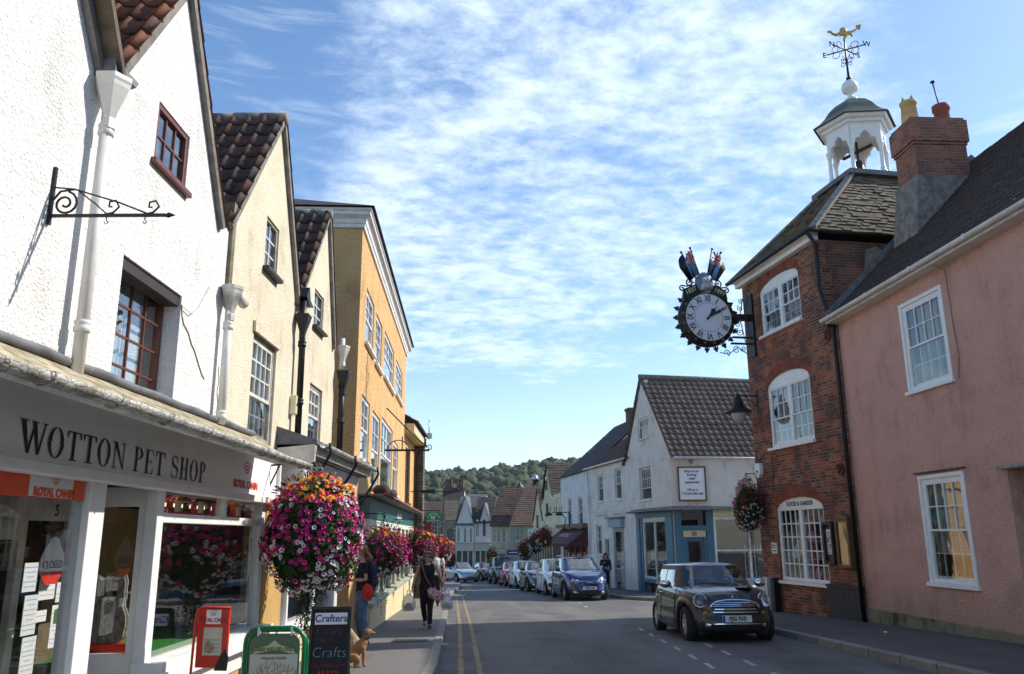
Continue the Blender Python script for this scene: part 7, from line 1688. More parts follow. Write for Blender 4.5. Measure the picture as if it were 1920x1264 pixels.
def figure(name,label,loc,rz,J,top,legs,shoem,hair,k=1.0,female=True,sleeves='none',neckv=False,group=None,glasses=False,face=True,yaw=0,pitch=0):
 """J holds the joints of the pose in metres, y- is forward"""
 root=empty(name,loc,rz,label,'person',group);g=lambda n:Vector(J[n])
 b=MB();pel,wst,chs,nk,hd=g('pelvis'),g('waist'),g('chest'),g('neck'),g('head')
 sh={s:g('sho'+s)for s in 'LR'};el={s:g('elb'+s)for s in 'LR'};wr={s:g('wri'+s)for s in 'LR'};hp={s:g('hip'+s)for s in 'LR'};kn={s:g('kne'+s)for s in 'LR'};an={s:g('ank'+s)for s in 'LR'}
 sd=(sh['R']-sh['L']).normalized()
 tor=[pel-Vector((0,0,.06)),pel,wst,chs,chs+Vector((0,0,.10)),nk-Vector((0,0,.02))]
 tr=[(.14,.10),(.168,.118),(.128,.095),(.155,.115),(.150,.085),(.062,.055)]
 etube(b,tor,tr,sd)
 etube(b,[nk-Vector((0,0,.06)),nk,hd-Vector((0,-.005,.06))],[.058,.05,.048],sd)
 T=headshape(b,hd,yaw,pitch)
 for s in 'LR':
  etube(b,[sh[s]*.9+chs*.1,sh[s],sh[s].lerp(el[s],.35),el[s],el[s].lerp(wr[s],.3),wr[s]],[.048,.050,.043,.036,.035,.024],sd)
  etube(b,[hp[s],hp[s].lerp(kn[s],.3),kn[s],kn[s].lerp(an[s],.3),an[s]],[.085,.080,.055,.054,.036],sd)
  hv=J.get('hand'+s,wr[s]-el[s]);hand(b,wr[s],hv,J.get('thumb'+s,(0,-1,0)),J.get('palm'+s,(1 if s=='L' else-1,0,0)),J.get('curl'+s,.5))
  etube(b,[an[s],Vector(J['toe'+s])*.5+an[s]*.5-Vector((0,0,.02)),Vector(J['toe'+s])+Vector((0,0,.02))],[.035,.034,.02],sd)
 fuse(b,'body',M['skin'],root,.0065,4)
 t=MB();e=.012
 etube(t,tor[:-1]if sleeves!='none' or True else tor,[(a+e+.006,c+e+.006)for a,c in tr[:-1]],sd)
 if not neckv:etube(t,[tor[4],nk-Vector((0,0,.035))],[(.150,.09),(.075,.065)],sd)
 for s in 'LR':
  if sleeves=='none':etube(t,[chs+Vector((0,0,.06)),sh[s]*.72+nk*.28,nk*.5+sh[s]*.5+Vector((0,0,.01))],[.08,.045,.035],sd)
  elif sleeves=='short':etube(t,[sh[s]*.8+chs*.2,sh[s],sh[s].lerp(el[s],.28),sh[s].lerp(el[s],.62)],[.06,.066,.062,.058],sd)
  else:etube(t,[sh[s]*.8+chs*.2,sh[s],el[s],wr[s]],[.06,.07,.056,.042],sd)
 n3=lambda co:co+Vector((noise.noise(co*9),noise.noise(co*9+Vector((5,0,0))),0))*.008
 fuse(t,'top',top,root,.010,5,n3)
 l=MB();etube(l,[pel+Vector((0,0,.10)),pel,pel-Vector((0,0,.09))],[(.15,.115),(.186,.135),(.170,.125)],sd)
 lw=J.get('legw',1.0)
 for s in 'LR':etube(l,[hp[s]+Vector((0,0,.02)),hp[s].lerp(kn[s],.35),kn[s],kn[s].lerp(an[s],.4),an[s]+Vector((0,0,.02))],[.10,.094,.070*lw,.064*lw,.052*lw],sd)
 fuse(l,'trousers',legs,root,.010,4,n3)
 for s in 'LR':shoe(root,(an[s].x,an[s].y+.03,J['toe'+s][2]),J['toe'+s],shoem)
 if face:face_parts(root,T,1.0,glasses)
 hair(root,T)
 root.scale=(k,k,k);return root
def hair_short(c):
 def f(par,T):
  mb=MB();mb.M=T;mb.ball((0,.022,.052),.092,18,.96,1.08,1.0);mb.ball((0,-.045,.092),.05,12,1.3,.8,.6)
  for i in range(40):
   a=i*2.4;mb.ball((.075*math.cos(a),.03+.075*math.sin(a),.06+.05*math.sin(i*1.3)),.028,6)
  for sx in(-1,1):mb.ball((sx*.075,.02,.01),.03,8,.5,1.2,1.4)
  fuse(mb,'hair',c,par,.008,2)
 return f
def hair_tail(c):
 def f(par,T):
  mb=MB();mb.M=T;mb.ball((0,.026,.048),.092,18,.98,1.10,1.0)
  for sx in(-1,1):mb.ball((sx*.070,.03,.0),.035,8,.5,1.3,1.6)
  mb.ball((0,.115,-.02),.035,10)
  for i in range(9):a=-.6+i*.15;mb.tube([(0,.12,-.02),(.02*math.sin(i),.16,-.05),(.05*math.sin(a*3),.18+.01*(i%3),-.11),(.06*math.sin(a*3),.17,-.16-.01*(i%3))],[.02,.022,.018,.004],6)
  fuse(mb,'hair',c,par,.007,2)
 return f
def hair_long(c):
 def f(par,T):
  mb=MB();mb.M=T;mb.ball((0,.02,.045),.095,18,1.0,1.10,1.0)
  for i in range(14):a=PI*(i/13);mb.tube([(.085*math.cos(a),.02+.06*math.sin(a),.03),(.10*math.cos(a),.03+.07*math.sin(a),-.10),(.10*math.cos(a),.02+.06*math.sin(a),-.24)],[.03,.032,.02],6)
  fuse(mb,'hair',c,par,.009,2)
 return f
M['black_cloth']=cloth('black_cotton',(.010,.010,.013));M['plum_cloth']=cloth('plum_trousers',(.022,.008,.016));M['denim']=cloth('blue_denim',(.10,.15,.24),20)
# woman walking towards the camera with two bags
gz=ground(17.3)+.118
J=dict(pelvis=(0,0,.92),waist=(0,.0,1.06),chest=(.0,.0,1.24),neck=(0,-.01,1.43),head=(0,-.03,1.56),shoL=(-.175,0,1.37),shoR=(.175,0,1.37),elbL=(-.27,.03,1.12),elbR=(.30,.0,1.13),wriL=(-.335,-.03,.88),wriR=(.41,-.06,.91),
hipL=(-.085,0,.88),hipR=(.085,0,.88),kneL=(-.075,-.02,.49),kneR=(.075,-.08,.50),ankL=(-.045,.20,.14),ankR=(.075,-.14,.08),toeL=(-.055,.09,.035),toeR=(.085,-.32,.02),
handL=(-.05,-.05,-1),handR=(.15,-.1,-1),thumbL=(.1,-1,0),thumbR=(-.1,-1,0),palmL=(1,0,.2),palmR=(-1,0,.2),curlL=1.0,curlR=1.0,legw=1.0)
wx,wy_=-1.76,17.3
woman=figure('person','woman in black sleeveless top and dark glasses walking up the pavement with two carrier bags',(wx,wy_,gz),R(4),J,M['black_cloth'],M['plum_cloth'],plain('black_pump',(.02,.015,.015),.5),hair_short(hairmat('short_brown_hair',(.20,.105,.045))),glasses=True,k=.885)
def carrier(label,loc,sc,tint,seed):
 t=empty('carrier_bag',loc,0,label,'bag',None);mb=MB();G=random.Random(seed)
 mb.lathe([(.03,.02),(.12,.0),(.155,.08),(.15,.20),(.11,.30),(.05,.36),(.02,.37)],(0,0,0),16,sy=.55)
 for sx in(-1,1):mb.tube([(sx*.03,0,.34),(sx*.045,0,.41),(sx*.01,0,.455)],.012,6)
 o=mb.done('bag_film',tint,t)
 for v in o.data.vertices:v.co+=Vector((noise.noise(v.co*14+Vector((seed,0,0))),noise.noise(v.co*14+Vector((0,seed,0))),0))*.03
 for i,c in enumerate(((.5,.25,.10),(.10,.16,.05),(.45,.32,.2))):mb=MB();mb.ball((-.05+.05*i,-.01,.09+.03*(i%2)),.055,10,1,.7,1.1);mb.done('groceries',plain('grocery%d'%(seed*3+i),c if seed==1 else(.45,.25,.15),.6),t)
 t.scale=(sc,sc,sc);return t
def filmmat():
 t=NT('thin_carrier_plastic');t.col((.75,.76,.78));t.rough(.25);t.b.inputs['Alpha'].default_value=.52;n=t.noise(18,4,.6,1.0);t.bump(n,1,.03);return t.m
M['film']=filmmat()
carrier('clear bulging carrier bag in the hand nearer the shops',(wx-.36,wy_-.06,gz+.34),.9,M['film'],1)
carrier('white carrier bag in the hand nearer the kerb',(wx+.41,wy_-.10,gz+.36),.84,M['film'],2)
t=empty('shoulder_bag',(wx+.19,wy_-.16,gz+.67),0,'pink patterned shoulder bag slung across the walking woman','bag')
def pattern_bag():
 t_=NT('pink_patterned_cloth');v=t_.voro(38,out='Color');n=t_.noise(30,2);t_.col(t_.mix(t_.ss(n,.46,.54),(.66,.48,.46),(.42,.12,.14)));t_.rough(.8);return t_.m
mb=MB();etube(mb,[(-.13,.02,.10),(-.08,.0,.02),(.05,-.01,-.05),(.15,.0,-.03)],[(.06,.04),(.10,.055),(.11,.06),(.08,.045)],(0,.2,1));fuse(mb,'bag_body',pattern_bag(),t,.01,4)
mb=MB();mb.tube([(-.10,.03,.14),(-.20,.03,.30),(-.27,.035,.50),(-.30,.07,.66),(-.28,.17,.70)],.018,6);mb.tube([(.13,.05,.02),(.10,.2,.2),(-.02,.30,.5),(-.2,.28,.68)],.014,6);mb.done('strap',plain('grey_strap',(.16,.14,.14),.7),t)
# woman standing side-on by the shop
sx_,sy_=-2.46,13.8
gz2=ground(sy_)+.118
J=dict(pelvis=(0,.02,.94),waist=(0,.0,1.08),chest=(0,-.015,1.26),neck=(0,.0,1.46),head=(0,-.03,1.60),shoL=(-.175,.0,1.40),shoR=(.175,.01,1.40),elbL=(-.22,.07,1.14),elbR=(.20,.06,1.13),wriL=(-.24,.0,.90),wriR=(.08,-.20,1.12),
hipL=(-.085,.02,.90),hipR=(.085,.02,.90),kneL=(-.09,-.03,.50),kneR=(.09,.0,.50),ankL=(-.10,.05,.08),ankR=(.10,.10,.08),toeL=(-.12,-.15,.02),toeR=(.12,-.10,.02),
handL=(0,-.12,-1),thumbL=(0,-1,-.1),palmL=(1,0,0),curlL=.45,handR=(-.4,-1,.2),thumbR=(0,0,1),palmR=(-1,0,0),curlR=.9,legw=1.25)
st=figure('person','woman in a black t-shirt and blue jeans standing side-on at the crafts shop',(sx_,sy_,gz2),R(-75),J,M['black_cloth'],M['denim'],plain('dark_shoe',(.03,.025,.02),.6),hair_tail(hairmat('auburn_hair',(.34,.155,.05))),sleeves='short',k=.90,yaw=R(-18))
t=empty('rucksack',(sx_+.01,sy_+.0,gz2+.84),R(-75),'navy rucksack on the back of the standing woman','bag')
mb=MB();etube(mb,[(0,.12,0),(0,.15,.12),(0,.14,.35),(0,.10,.46)],[(.13,.07),(.16,.09),(.15,.085),(.08,.04)],(1,0,0));fuse(mb,'pack',cloth('navy_nylon',(.02,.025,.045)),t,.012,4)
mb=MB();mb.tube([(-.12,.06,.40),(-.13,-.02,.47),(-.14,-.10,.38),(-.14,-.08,.15),(-.12,.05,.02)],.02,6);mb.done('strap',M['paper'],t)
t=empty('red_pouch',(sx_+.12,sy_-.20,gz2+.84),R(-20),'bright red pouch hanging at the hip of the standing woman','bag')
mb=MB();etube(mb,[(0,0,-.13),(.02,0,-.04),(0,0,.06),(-.02,0,.12)],[(.07,.04),(.105,.06),(.09,.05),(.03,.02)],(1,0,0));fuse(mb,'pouch',cloth('red_nylon',(.55,.03,.02)),t,.01,2)
mb=MB();mb.tube([(-.02,0,.10),(.02,.05,.35)],.008,5);mb.done('strap',M['black_cloth'],t)
# figure in a dark jacket on the far right pavement
px_,py_=4.52,41.6
Jd=dict(pelvis=(0,0,.92),waist=(0,.0,1.06),chest=(.0,.0,1.26),neck=(0,-.01,1.45),head=(0,-.03,1.58),shoL=(-.19,0,1.38),shoR=(.19,0,1.38),elbL=(-.25,.03,1.12),elbR=(.25,.03,1.12),wriL=(-.12,-.18,1.20),wriR=(.24,-.06,.88),
hipL=(-.085,0,.88),hipR=(.085,0,.88),kneL=(-.09,-.06,.49),kneR=(.09,.0,.49),ankL=(-.09,-.10,.08),ankR=(.09,.12,.10),toeL=(-.10,-.28,.02),toeR=(.10,-.05,.03),legw=1.1,thumbL=(1,0,0),palmL=(0,0,-1),handL=(.3,-.5,.9))
figure('person','long haired person in a dark green jacket on the far pavement by the blue car',(px_,py_,ground(py_)+.118),R(8),Jd,cloth('dark_green_fleece',(.012,.030,.026)),cloth('dark_trousers',(.012,.013,.018)),plain('dark_shoe',(.03,.025,.02),.6),hair_long(hairmat('long_brown_hair',(.10,.05,.03))),sleeves='long')
# walkers far away
J2=dict(Jd);J2.update(wriL=(-.26,-.05,.88),handL=(0,-.1,-1),thumbL=(0,-1,0),palmL=(1,0,0))
figure('person','person in a white top and dark cap behind the woman carrying bags',(-2.35,25.5,ground(25.5)+.118),R(190),J2,cloth('white_shirt',(.62,.60,.58)),cloth('dark_trousers',(.012,.013,.018)),plain('dark_shoe',(.03,.025,.02),.6),hair_short(hairmat('dark_cap',(.03,.03,.05))),sleeves='short',face=False)
figure('person','small dark clothed person far down the left pavement under the last basket',(-5.6,68,ground(68)+.118),R(20),J2,M['black_cloth'],M['black_cloth'],plain('dark_shoe',(.03,.025,.02),.6),hair_short(hairmat('dark_hair',(.05,.035,.03))),sleeves='long',face=False)
# dogs
def coat(name,c,w,zc):
 t=NT(name);n=t.noise(5,4,.6);f=t.noise(60,3,.6,.2,t.mapv((1,1,.3)));x,y,z=t.sep()
 k=t.ss(t.mth('ADD',z,t.mth('MULTIPLY',n,.22)),zc-.03,zc+.05,1,0);base=t.mix(t.ss(n,.3,.7),c,tuple(q*.7 for q in c));t.col(t.mix(t.mth('MULTIPLY',k,.85),base,w));t.rough(.85);t.bump(f,.8,.01);return t.m
def sitting_dog(label,loc,rz,c,sc=.58):
 root=empty('dog',loc,rz,label,'dog');b=MB()  # faces +x, seen from the side
 etube(b,[(-.24,0,.12),(-.20,0,.20),(-.08,0,.33),(.04,0,.45),(.11,0,.55)],[(.10,.10),(.145,.13),(.125,.125),(.115,.13),(.085,.09)],(0,1,0))
 etube(b,[(.08,0,.50),(.12,0,.60),(.15,0,.67)],[(.075,.085),(.062,.07),(.06,.065)],(0,1,0))
 b.ball((.18,0,.715),.078,14,1.1,.92,.92)
 etube(b,[(.20,0,.71),(.26,0,.695),(.33,0,.68)],[(.052,.05),(.040,.038),(.028,.026)],(0,1,0))
 for s in(-1,1):
  etube(b,[(.06,s*.075,.42),(.09,s*.08,.28),(.085,s*.075,.14),(.10,s*.075,.03),(.15,s*.075,.02)],[(.05,.06),(.040,.045),(.030,.03),(.027,.025),(.03,.018)],(0,1,0))
  etube(b,[(-.20,s*.10,.22),(-.08,s*.14,.20),(.0,s*.14,.13)],[(.07,.10),(.06,.085),(.045,.045)],(0,1,0))
  etube(b,[(.0,s*.14,.13),(-.10,s*.14,.05),(-.12,s*.13,.03),(.02,s*.13,.02)],[(.04,.04),(.03,.03),(.028,.024),(.03,.018)],(0,1,0))
 etube(b,[(-.28,0,.10),(-.38,.03,.035),(-.50,.08,.03),(-.58,.16,.03)],[.03,.028,.022,.012],(0,1,0))
 bo=fuse(b,'body',coat('tan_and_white_coat',c,(.62,.52,.42),.10),root,.008,5)
 for s in(-1,1):
  m=MB();etube(m,[(.15,s*.068,.765),(.155,s*.092,.72),(.17,s*.10,.66),(.18,s*.095,.61)],[(.03,.012),(.042,.014),(.040,.013),(.015,.008)],(1,0,0));m.done('ear',plain('dark_tan_ear',tuple(q*.6 for q in c),.85),root)
  m=MB();m.ball((.235,s*.045,.735),.011,8);m.done('eye',M['black'],root)
 m=MB();m.ball((.35,0,.69),.018,10);m.done('nose',M['black'],root)
 root.scale=(sc,sc,sc)
 m=MB();m.tube([(.13+.075*math.cos(a)*.75,.078*math.sin(a),.625-.045*math.cos(a))for a in[2*PI*i/18 for i in range(18)]],.014,6,closed=True);m.done('collar',plain('navy_collar',(.02,.03,.08),.6),root)
 return root
gd=ground(12.2)+.118
d1=sitting_dog('tan and white dog sitting on the pavement in front of the standing woman',(-1.98,11.1,ground(11.1)+.118),R(12),(.36,.19,.085))
d2=sitting_dog('second pale tan dog mostly hidden behind the chalkboard and the standing woman',(-2.45,12.9,ground(12.9)+.118),R(160),(.42,.29,.17))
mb=MB();mb.tube([(-1.97,11.32,gd+.44),(-2.05,12.2,gd+.42),(-2.25,13.2,gd+.62),(-2.36,13.66,gd+.78)],.007,5);o=mb.done('dog_lead',M['black_plastic']);tag(o,'thin dark lead running from the sitting dog to the hand of the standing woman','lead')
# ---------------- the clock ----------------
cu_,cz_=-4.1,BF.at(1324,598,-1.12)[1]
cd_=-1.0
for _ in range(30):cd_-=.25*(BF.at(1324,598,cd_)[0]-cu_)*-1
print('clock stand-off',cd_)
ck=empty('street_clock',BF.w(cu_,cd_,BF.at(1324,598,cd_)[1]),BF.phi+R(90),'large round black street clock with roman numerals, gilt stars and small painted flags on top','clock')
r0=.64
mb=MB();mb.lathe([(.01,-.17),(r0*1.0,-.17),(r0*1.06,-.15),(r0*1.24,-.14),(r0*1.26,-.10),(r0*1.26,.10),(r0*1.24,.14),(r0*1.06,.15),(.01,.16)],(0,0,0),56,'y');mb.done('drum',M['black_iron'],ck,fix=False)
mb=MB();mb.lathe([(.01,-.178),(r0*1.05,-.178)],(0,0,0),56,'y',cap=False);dl=mb.done('dial',plain('opal_dial',(.70,.72,.78),.7,var=.03),ck,fix=False)
mb=MB();mb.lathe([(r0*.64,-.181),(r0*.655,-.181)],(0,0,0),56,'y',cap=False);mb.done('chapter_ring',M['black'],dl,fix=False)
mb=MB()
for k in range(60):a=2*PI*k/60;mb.ball((r0*1.04*math.cos(a),-.18,r0*1.04*math.sin(a)),.016,6)
mb.done('minute_studs',plain('pale_gilt',(.62,.52,.28),.4,.3,var=0),dl)
for k,s_ in enumerate(['XII','I','II','III','IIII','V','VI','VII','VIII','IX','X','XI']):
 a=PI/2-2*PI*k/12;rr_=r0*.84
 text(s_,.25,M['black'],dl,(rr_*math.cos(a),-.183,rr_*math.sin(a)),rot=(PI/2,-(a-PI/2),0),bold=.004,sx=.62 if len(s_)>2 else.8,name='numeral')
def handm(ang,L_,w,y,nm):
 mb=MB();c,s=math.sin(R(ang)),math.cos(R(ang));P_=lambda t,o:(c*t+s*o,s*t-c*o)
 out=[P_(-.10,-.02),P_(-.10,.02),P_(.05,w*.6),P_(L_*.45,w),P_(L_*.55,w*1.9),P_(L_*.68,w*1.5),P_(L_*.72,w*.5),P_(L_,0),P_(L_*.72,-w*.5),P_(L_*.68,-w*1.5),P_(L_*.55,-w*1.9),P_(L_*.45,-w),P_(.05,-w*.6)]
 mb.ext(out,y-.008,y);mb.done(nm,M['black'],ck)
handm(38,r0*.62,.045,-.20,'hour_hand');handm(60,r0*.90,.022,-.215,'minute_hand')
# crown-like points round the rim
mb=MB()
for k in range(34):
 a=R(145)+R(290)*k/33;
 if k%1==0:
  c,s=math.cos(a),math.sin(a);T=Matrix(((s,0,c,c*r0*1.24),(0,1,0,0),(-c,0,s,s*r0*1.24),(0,0,0,1)));mb.M=T
  if k%2==0:mb.ext([(-.02,-.02),(.02,-.02),(.018,.07),(.06,.07),(.075,.10),(.035,.12),(.03,.15),(0,.19),(-.03,.15),(-.035,.12),(-.075,.10),(-.06,.07),(-.018,.07)],-.03,.03)
  else:mb.tube([(.085*math.cos(t)*1.0,0,.085-.075*math.sin(t))for t in[PI*i/8 for i in range(9)]],.014,5)
mb.M=None;mb.done('rim_points',M['black_iron'],ck)
mb=MB()
for k in range(12):
 a=R(150)+R(240)*k/11;cx,cz=r0*1.15*math.cos(a),r0*1.15*math.sin(a)
 for j in range(4):t=a+j*PI/2;mb.ball((cx+.028*math.cos(t),-.145,cz+.028*math.sin(t)),.015,6)
mb.done('gilt_stars',M['gold'],ck)
# top piece with the years, medallion, scrolls and flags
mb=MB();mb.ext([(-.62,.42),(.62,.42),(.66,.60),(.62,.84),(.30,.98),(-.30,.98),(-.62,.84),(-.66,.60)],-.06,.06);tp=mb.done('crest_plate',M['black_iron'],ck)
gl_=plain('pale_gilt',(.62,.52,.28),.4,.3,var=0)
text('1837',.18,gl_,tp,(-.43,-.066,.79),rot=(PI/2,-R(26),0),bold=.003);text('1897',.18,gl_,tp,(.43,-.066,.79),rot=(PI/2,R(26),0),bold=.003)
mb=MB();mb.lathe([(.01,-.09),(.235,-.09),(.25,-.07),(.25,.07),(.01,.09)],(0,0,1.04),28,'y',sy=1.25);md=mb.done('medallion',plain('grey_blue_medallion',(.13,.17,.27),.5,var=.2),ck,fix=False)
mb=MB();mb.ball((-.03,-.10,1.12),.075,12,.9,.5,1.2);etube(mb,[(-.02,-.09,1.05),(-.02,-.09,.96),(.02,-.09,.84)],[(.04,.03),(.12,.04),(.17,.04)],(1,0,0));etube(mb,[(.02,-.085,1.22),(.10,-.085,1.10),(.14,-.085,.9)],[(.06,.03),(.07,.03),(.06,.03)],(1,0,0));mb.done('painted_bust',plain('pale_grey_relief',(.42,.42,.46),.6,var=.2),md)
for sg in(-1,1):
 mb=MB();mb.tube(spiral((sg*.42,0,1.03),.12,1.3,PI/2,flip=-sg),.022,6);mb.tube(spiral((sg*.66,0,.86),.09,1.2,PI/2,flip=-sg),.020,6);mb.tube([(sg*.42,0,1.15),(sg*.30,0,1.05),(sg*.5,0,.93),(sg*.66,0,.95)],.02,6);mb.done('scroll',M['black_iron'],ck)
def flag(x0,z0,ang,m,jack,nm):
 T=Matrix.Translation((x0,0,z0))@Matrix.Rotation(-R(ang),4,'Y')@Matrix.Scale(1.3,4);sg=1 if ang>0 else-1
 mb=MB();mb.M=T;mb.tube([(0,0,-.25),(0,0,.62)],.016,6);mb.ball((0,0,.64),.03,8);p=mb.done('flag_pole',M['black_iron'],ck)
 mb=MB();mb.M=T;n=8;vs=[]
 for i in range(n+1):
  t=i/n;yy=.05*math.sin(t*4)-.0;vs+=[(-sg*.24*t,yy,.58-.24*t*t),(-sg*.24*t*.8,yy,.02-.06*t)]
 mb.add(vs,[(2*i,2*i+1,2*i+3,2*i+2)for i in range(n)],True);f=mb.done('flag',m,p,fix=False);sd=f.modifiers.new('s','SOLIDIFY');sd.thickness=.012
 if jack:
  for(a,b,w,mm)in(((.02,.56),(.20,.30),.05,'paper'),((.18,.52),(.03,.28),.05,'paper'),((.02,.56),(.20,.30),.02,'royal_red'),((.18,.52),(.03,.28),.02,'royal_red'),((.11,.56),(.11,.26),.035,'royal_red'),((.0,.42),(.21,.38),.035,'royal_red')):
   mb=MB();mb.M=T;off=-.065 if mm=='paper' else-.078;mb.bar((-sg*a[0],off,a[1]),(-sg*b[0],off,b[1]),.006,w,up=(1,0,0)if abs(a[0]-b[0])>.1 else(1,0,.01));mb.done('flag_cross',M[mm],f)
sky_=plain('faded_blue_enamel',(.12,.27,.48),.5,var=.15)
flag(-.24,1.20,28,M['black_iron'],False,'a');flag(-.12,1.28,16,sky_,True,'b');flag(.12,1.28,-14,sky_,True,'c');flag(.19,1.26,-28,M['black_iron'],False,'d')
# bracket to the wall
mb=MB();mb.box(.75,-cd_,-.10,.10,.0,.16);mb.box(.75,-cd_,-.05,.05,-.52,-.48);mb.box(.70,-cd_,-.05,.05,-.70,-.66);mb.box(-cd_-.06,-cd_,-.16,.16,-1.05,.75)
for(x,z,r_,a)in((.95,-.12,.10,0),(1.0,-.34,.12,2),(.86,-.30,.08,4),(.85,-.86,.11,1),(1.05,-.82,.09,3),(.55,-.95,.10,5),(1.05,.35,.09,2),(1.08,.55,.08,0)):mb.tube(spiral((x,0,z),r_,1.5,a),.012,5)
mb.tube([(.35,0,-.95),(.6,0,-1.0),(.9,0,-.78),(1.2,0,-1.0)],.014,5)
for y in(-.16,.16):mb.tube([(1.22,y,.7),(1.1,y,.1),(1.22,y,-.6)],.014,5)
mb.done('wall_bracket',M['black_iron'],ck)
# ---------------- iron sign bracket on the first white house ----------------
bk=LF.at(88,372);t=LF.thing('sign_bracket','empty wrought iron scrolled sign bracket on the white roughcast wall at left','bracket',u=LF.at(90,405)[0],z=LF.at(90,405)[1])
L_=.76
mb=MB();mb.box(-.012,.012,-.02,.0,-.06,.34);mb.done('wall_plate',M['black_iron'],t)
mb=MB();mb.bar((0,0,0),(0,-L_,0),.016,.02);mb.add([(0,-L_-.07,0),(.015,-L_-.02,0),(-.015,-L_-.02,0),(0,-L_-.02,.02),(0,-L_-.02,-.02),(0,-L_+.02,0)],[(0,1,3),(0,3,2),(0,2,4),(0,4,1),(5,3,1),(5,2,3),(5,4,2),(5,1,4)])
mb.tube([(0,0,.20),(0,-.15,.185),(0,-.45,.09),(0,-.64,.012)],.006,5);mb.tube([(0,-.17,.18),(0,-.30,.08),(0,-.38,.01)],.005,5)
def yzs(c,r,a0,fl,turns=1.1):return[(p[0],p[1],p[2])for p in spiral((0,c[0],c[1]),r,turns,a0,'yz',22,.2,fl)]
mb.tube(yzs((-.10,.085),.085,R(100),1,1.6),.008,5);mb.tube([(0,-.02,.01),(0,-.005,.09),(0,-.06,.17),(0,-.15,.185)],.008,5)
mb.tube([(0,-.36,.005),(0,-.42,.02),(0,-.455,.06),(0,-.43,.105),(0,-.39,.095),(0,-.39,.06),(0,-.41,.06)],.007,5);mb.tube([(0,-.62,.005),(0,-.68,.02),(0,-.715,.06),(0,-.69,.10),(0,-.65,.09),(0,-.65,.055),(0,-.67,.055)],.007,5)
for y in(-.38,-.63):mb.tube([(.0,y,-.01),(.0,y,-.03),(.006,y-.012,-.045),(0,y,-.06),(-.006,y+.01,-.045)],.004,5)
mb.done('scrolled_arm',M['black_iron'],t)
# ---------------- flower baskets ----------------
def flowmat(name,c,c2):
 t=NT(name);n=t.noise(9,3);t.col(t.mix(t.ss(n,.35,.65),c,c2));t.rough(.6);t.b.inputs['Specular IOR Level'].default_value=.2;return t.m
FM=dict(pink=flowmat('magenta_petals',(.62,.02,.22),(.40,.01,.14)),hot=flowmat('hot_pink_petals',(.80,.06,.36),(.62,.02,.22)),white=flowmat('white_petals',(.78,.76,.78),(.62,.60,.66)),orange=flowmat('orange_petals',(.85,.20,.02),(.80,.30,.04)),red=flowmat('scarlet_petals',(.62,.02,.01),(.45,.01,.01)),yellow=flowmat('yellow_petals',(.80,.42,.04),(.75,.30,.03)),crimson=flowmat('dark_crimson_petals',(.28,.01,.02),(.18,.005,.015)))
M['petal_eye']=plain('dark_petal_throat',(.045,.03,.04),.8,var=0)
M['leaf']=leafmat('basket_leaves',[(.04,.12,.02),(.08,.19,.035),(.055,.14,.03),(.12,.23,.055)],9,30,.10);M['core_shade']=plain('basket_core_shade',(.012,.03,.008),.9,var=.4,vs=20);M['bronze_leaf']=plain('bronze_leaves',(.09,.025,.012),.6,var=.3)
def petunia(r):
 """funnel flower with five lobes facing -y"""
 v=[(0,.012,0)];n=20;th=r*.33
 for k in range(n):a=2*PI*k/n;v.append((th*math.cos(a),0.0,th*math.sin(a)))
 for k in range(n):a=2*PI*k/n;rr=r*(.86+.14*math.cos(5*a));v.append((rr*math.cos(a),-.30*r+.12*r*math.cos(10*a),rr*math.sin(a)))
 f=[(0,1+(k+1)%n,1+k)for k in range(n)];g=[(1+k,1+(k+1)%n,1+n+(k+1)%n,1+n+k)for k in range(n)];return v,f,g
def begonia(r):
 v=[];f=[]
 for L2,(rr,y0,tilt)in enumerate(((1,0,.1),(.75,-.2,.45),(.45,-.35,.9))):
  for k in range(6):
   a=2*PI*(k+.5*L2)/6;c,s=math.cos(a),math.sin(a);b=len(v);R1=r*rr;p=lambda t,o,y:(c*t-s*o,y,s*t+c*o)
   v+=[p(.05*r,0,y0*r),p(R1*.6,R1*.42,y0*r-tilt*R1*.4),p(R1,0,y0*r-tilt*R1*.7),p(R1*.6,-R1*.42,y0*r-tilt*R1*.4)];f.append((b,b+1,b+2,b+3))
 return v,[],f
def fmesh(kind,r,m):
 v,f,g=(begonia if kind=='b' else petunia)(r);me=bpy.data.meshes.new('flower');me.from_pydata(v,[],f+g);me.materials.append(m);me.materials.append(M['petal_eye']);me.polygons.foreach_set('material_index',[1]*len(f)+[0]*len(g));me.polygons.foreach_set('use_smooth',[True]*(len(f)+len(g)));me.update();return me,v,f,g
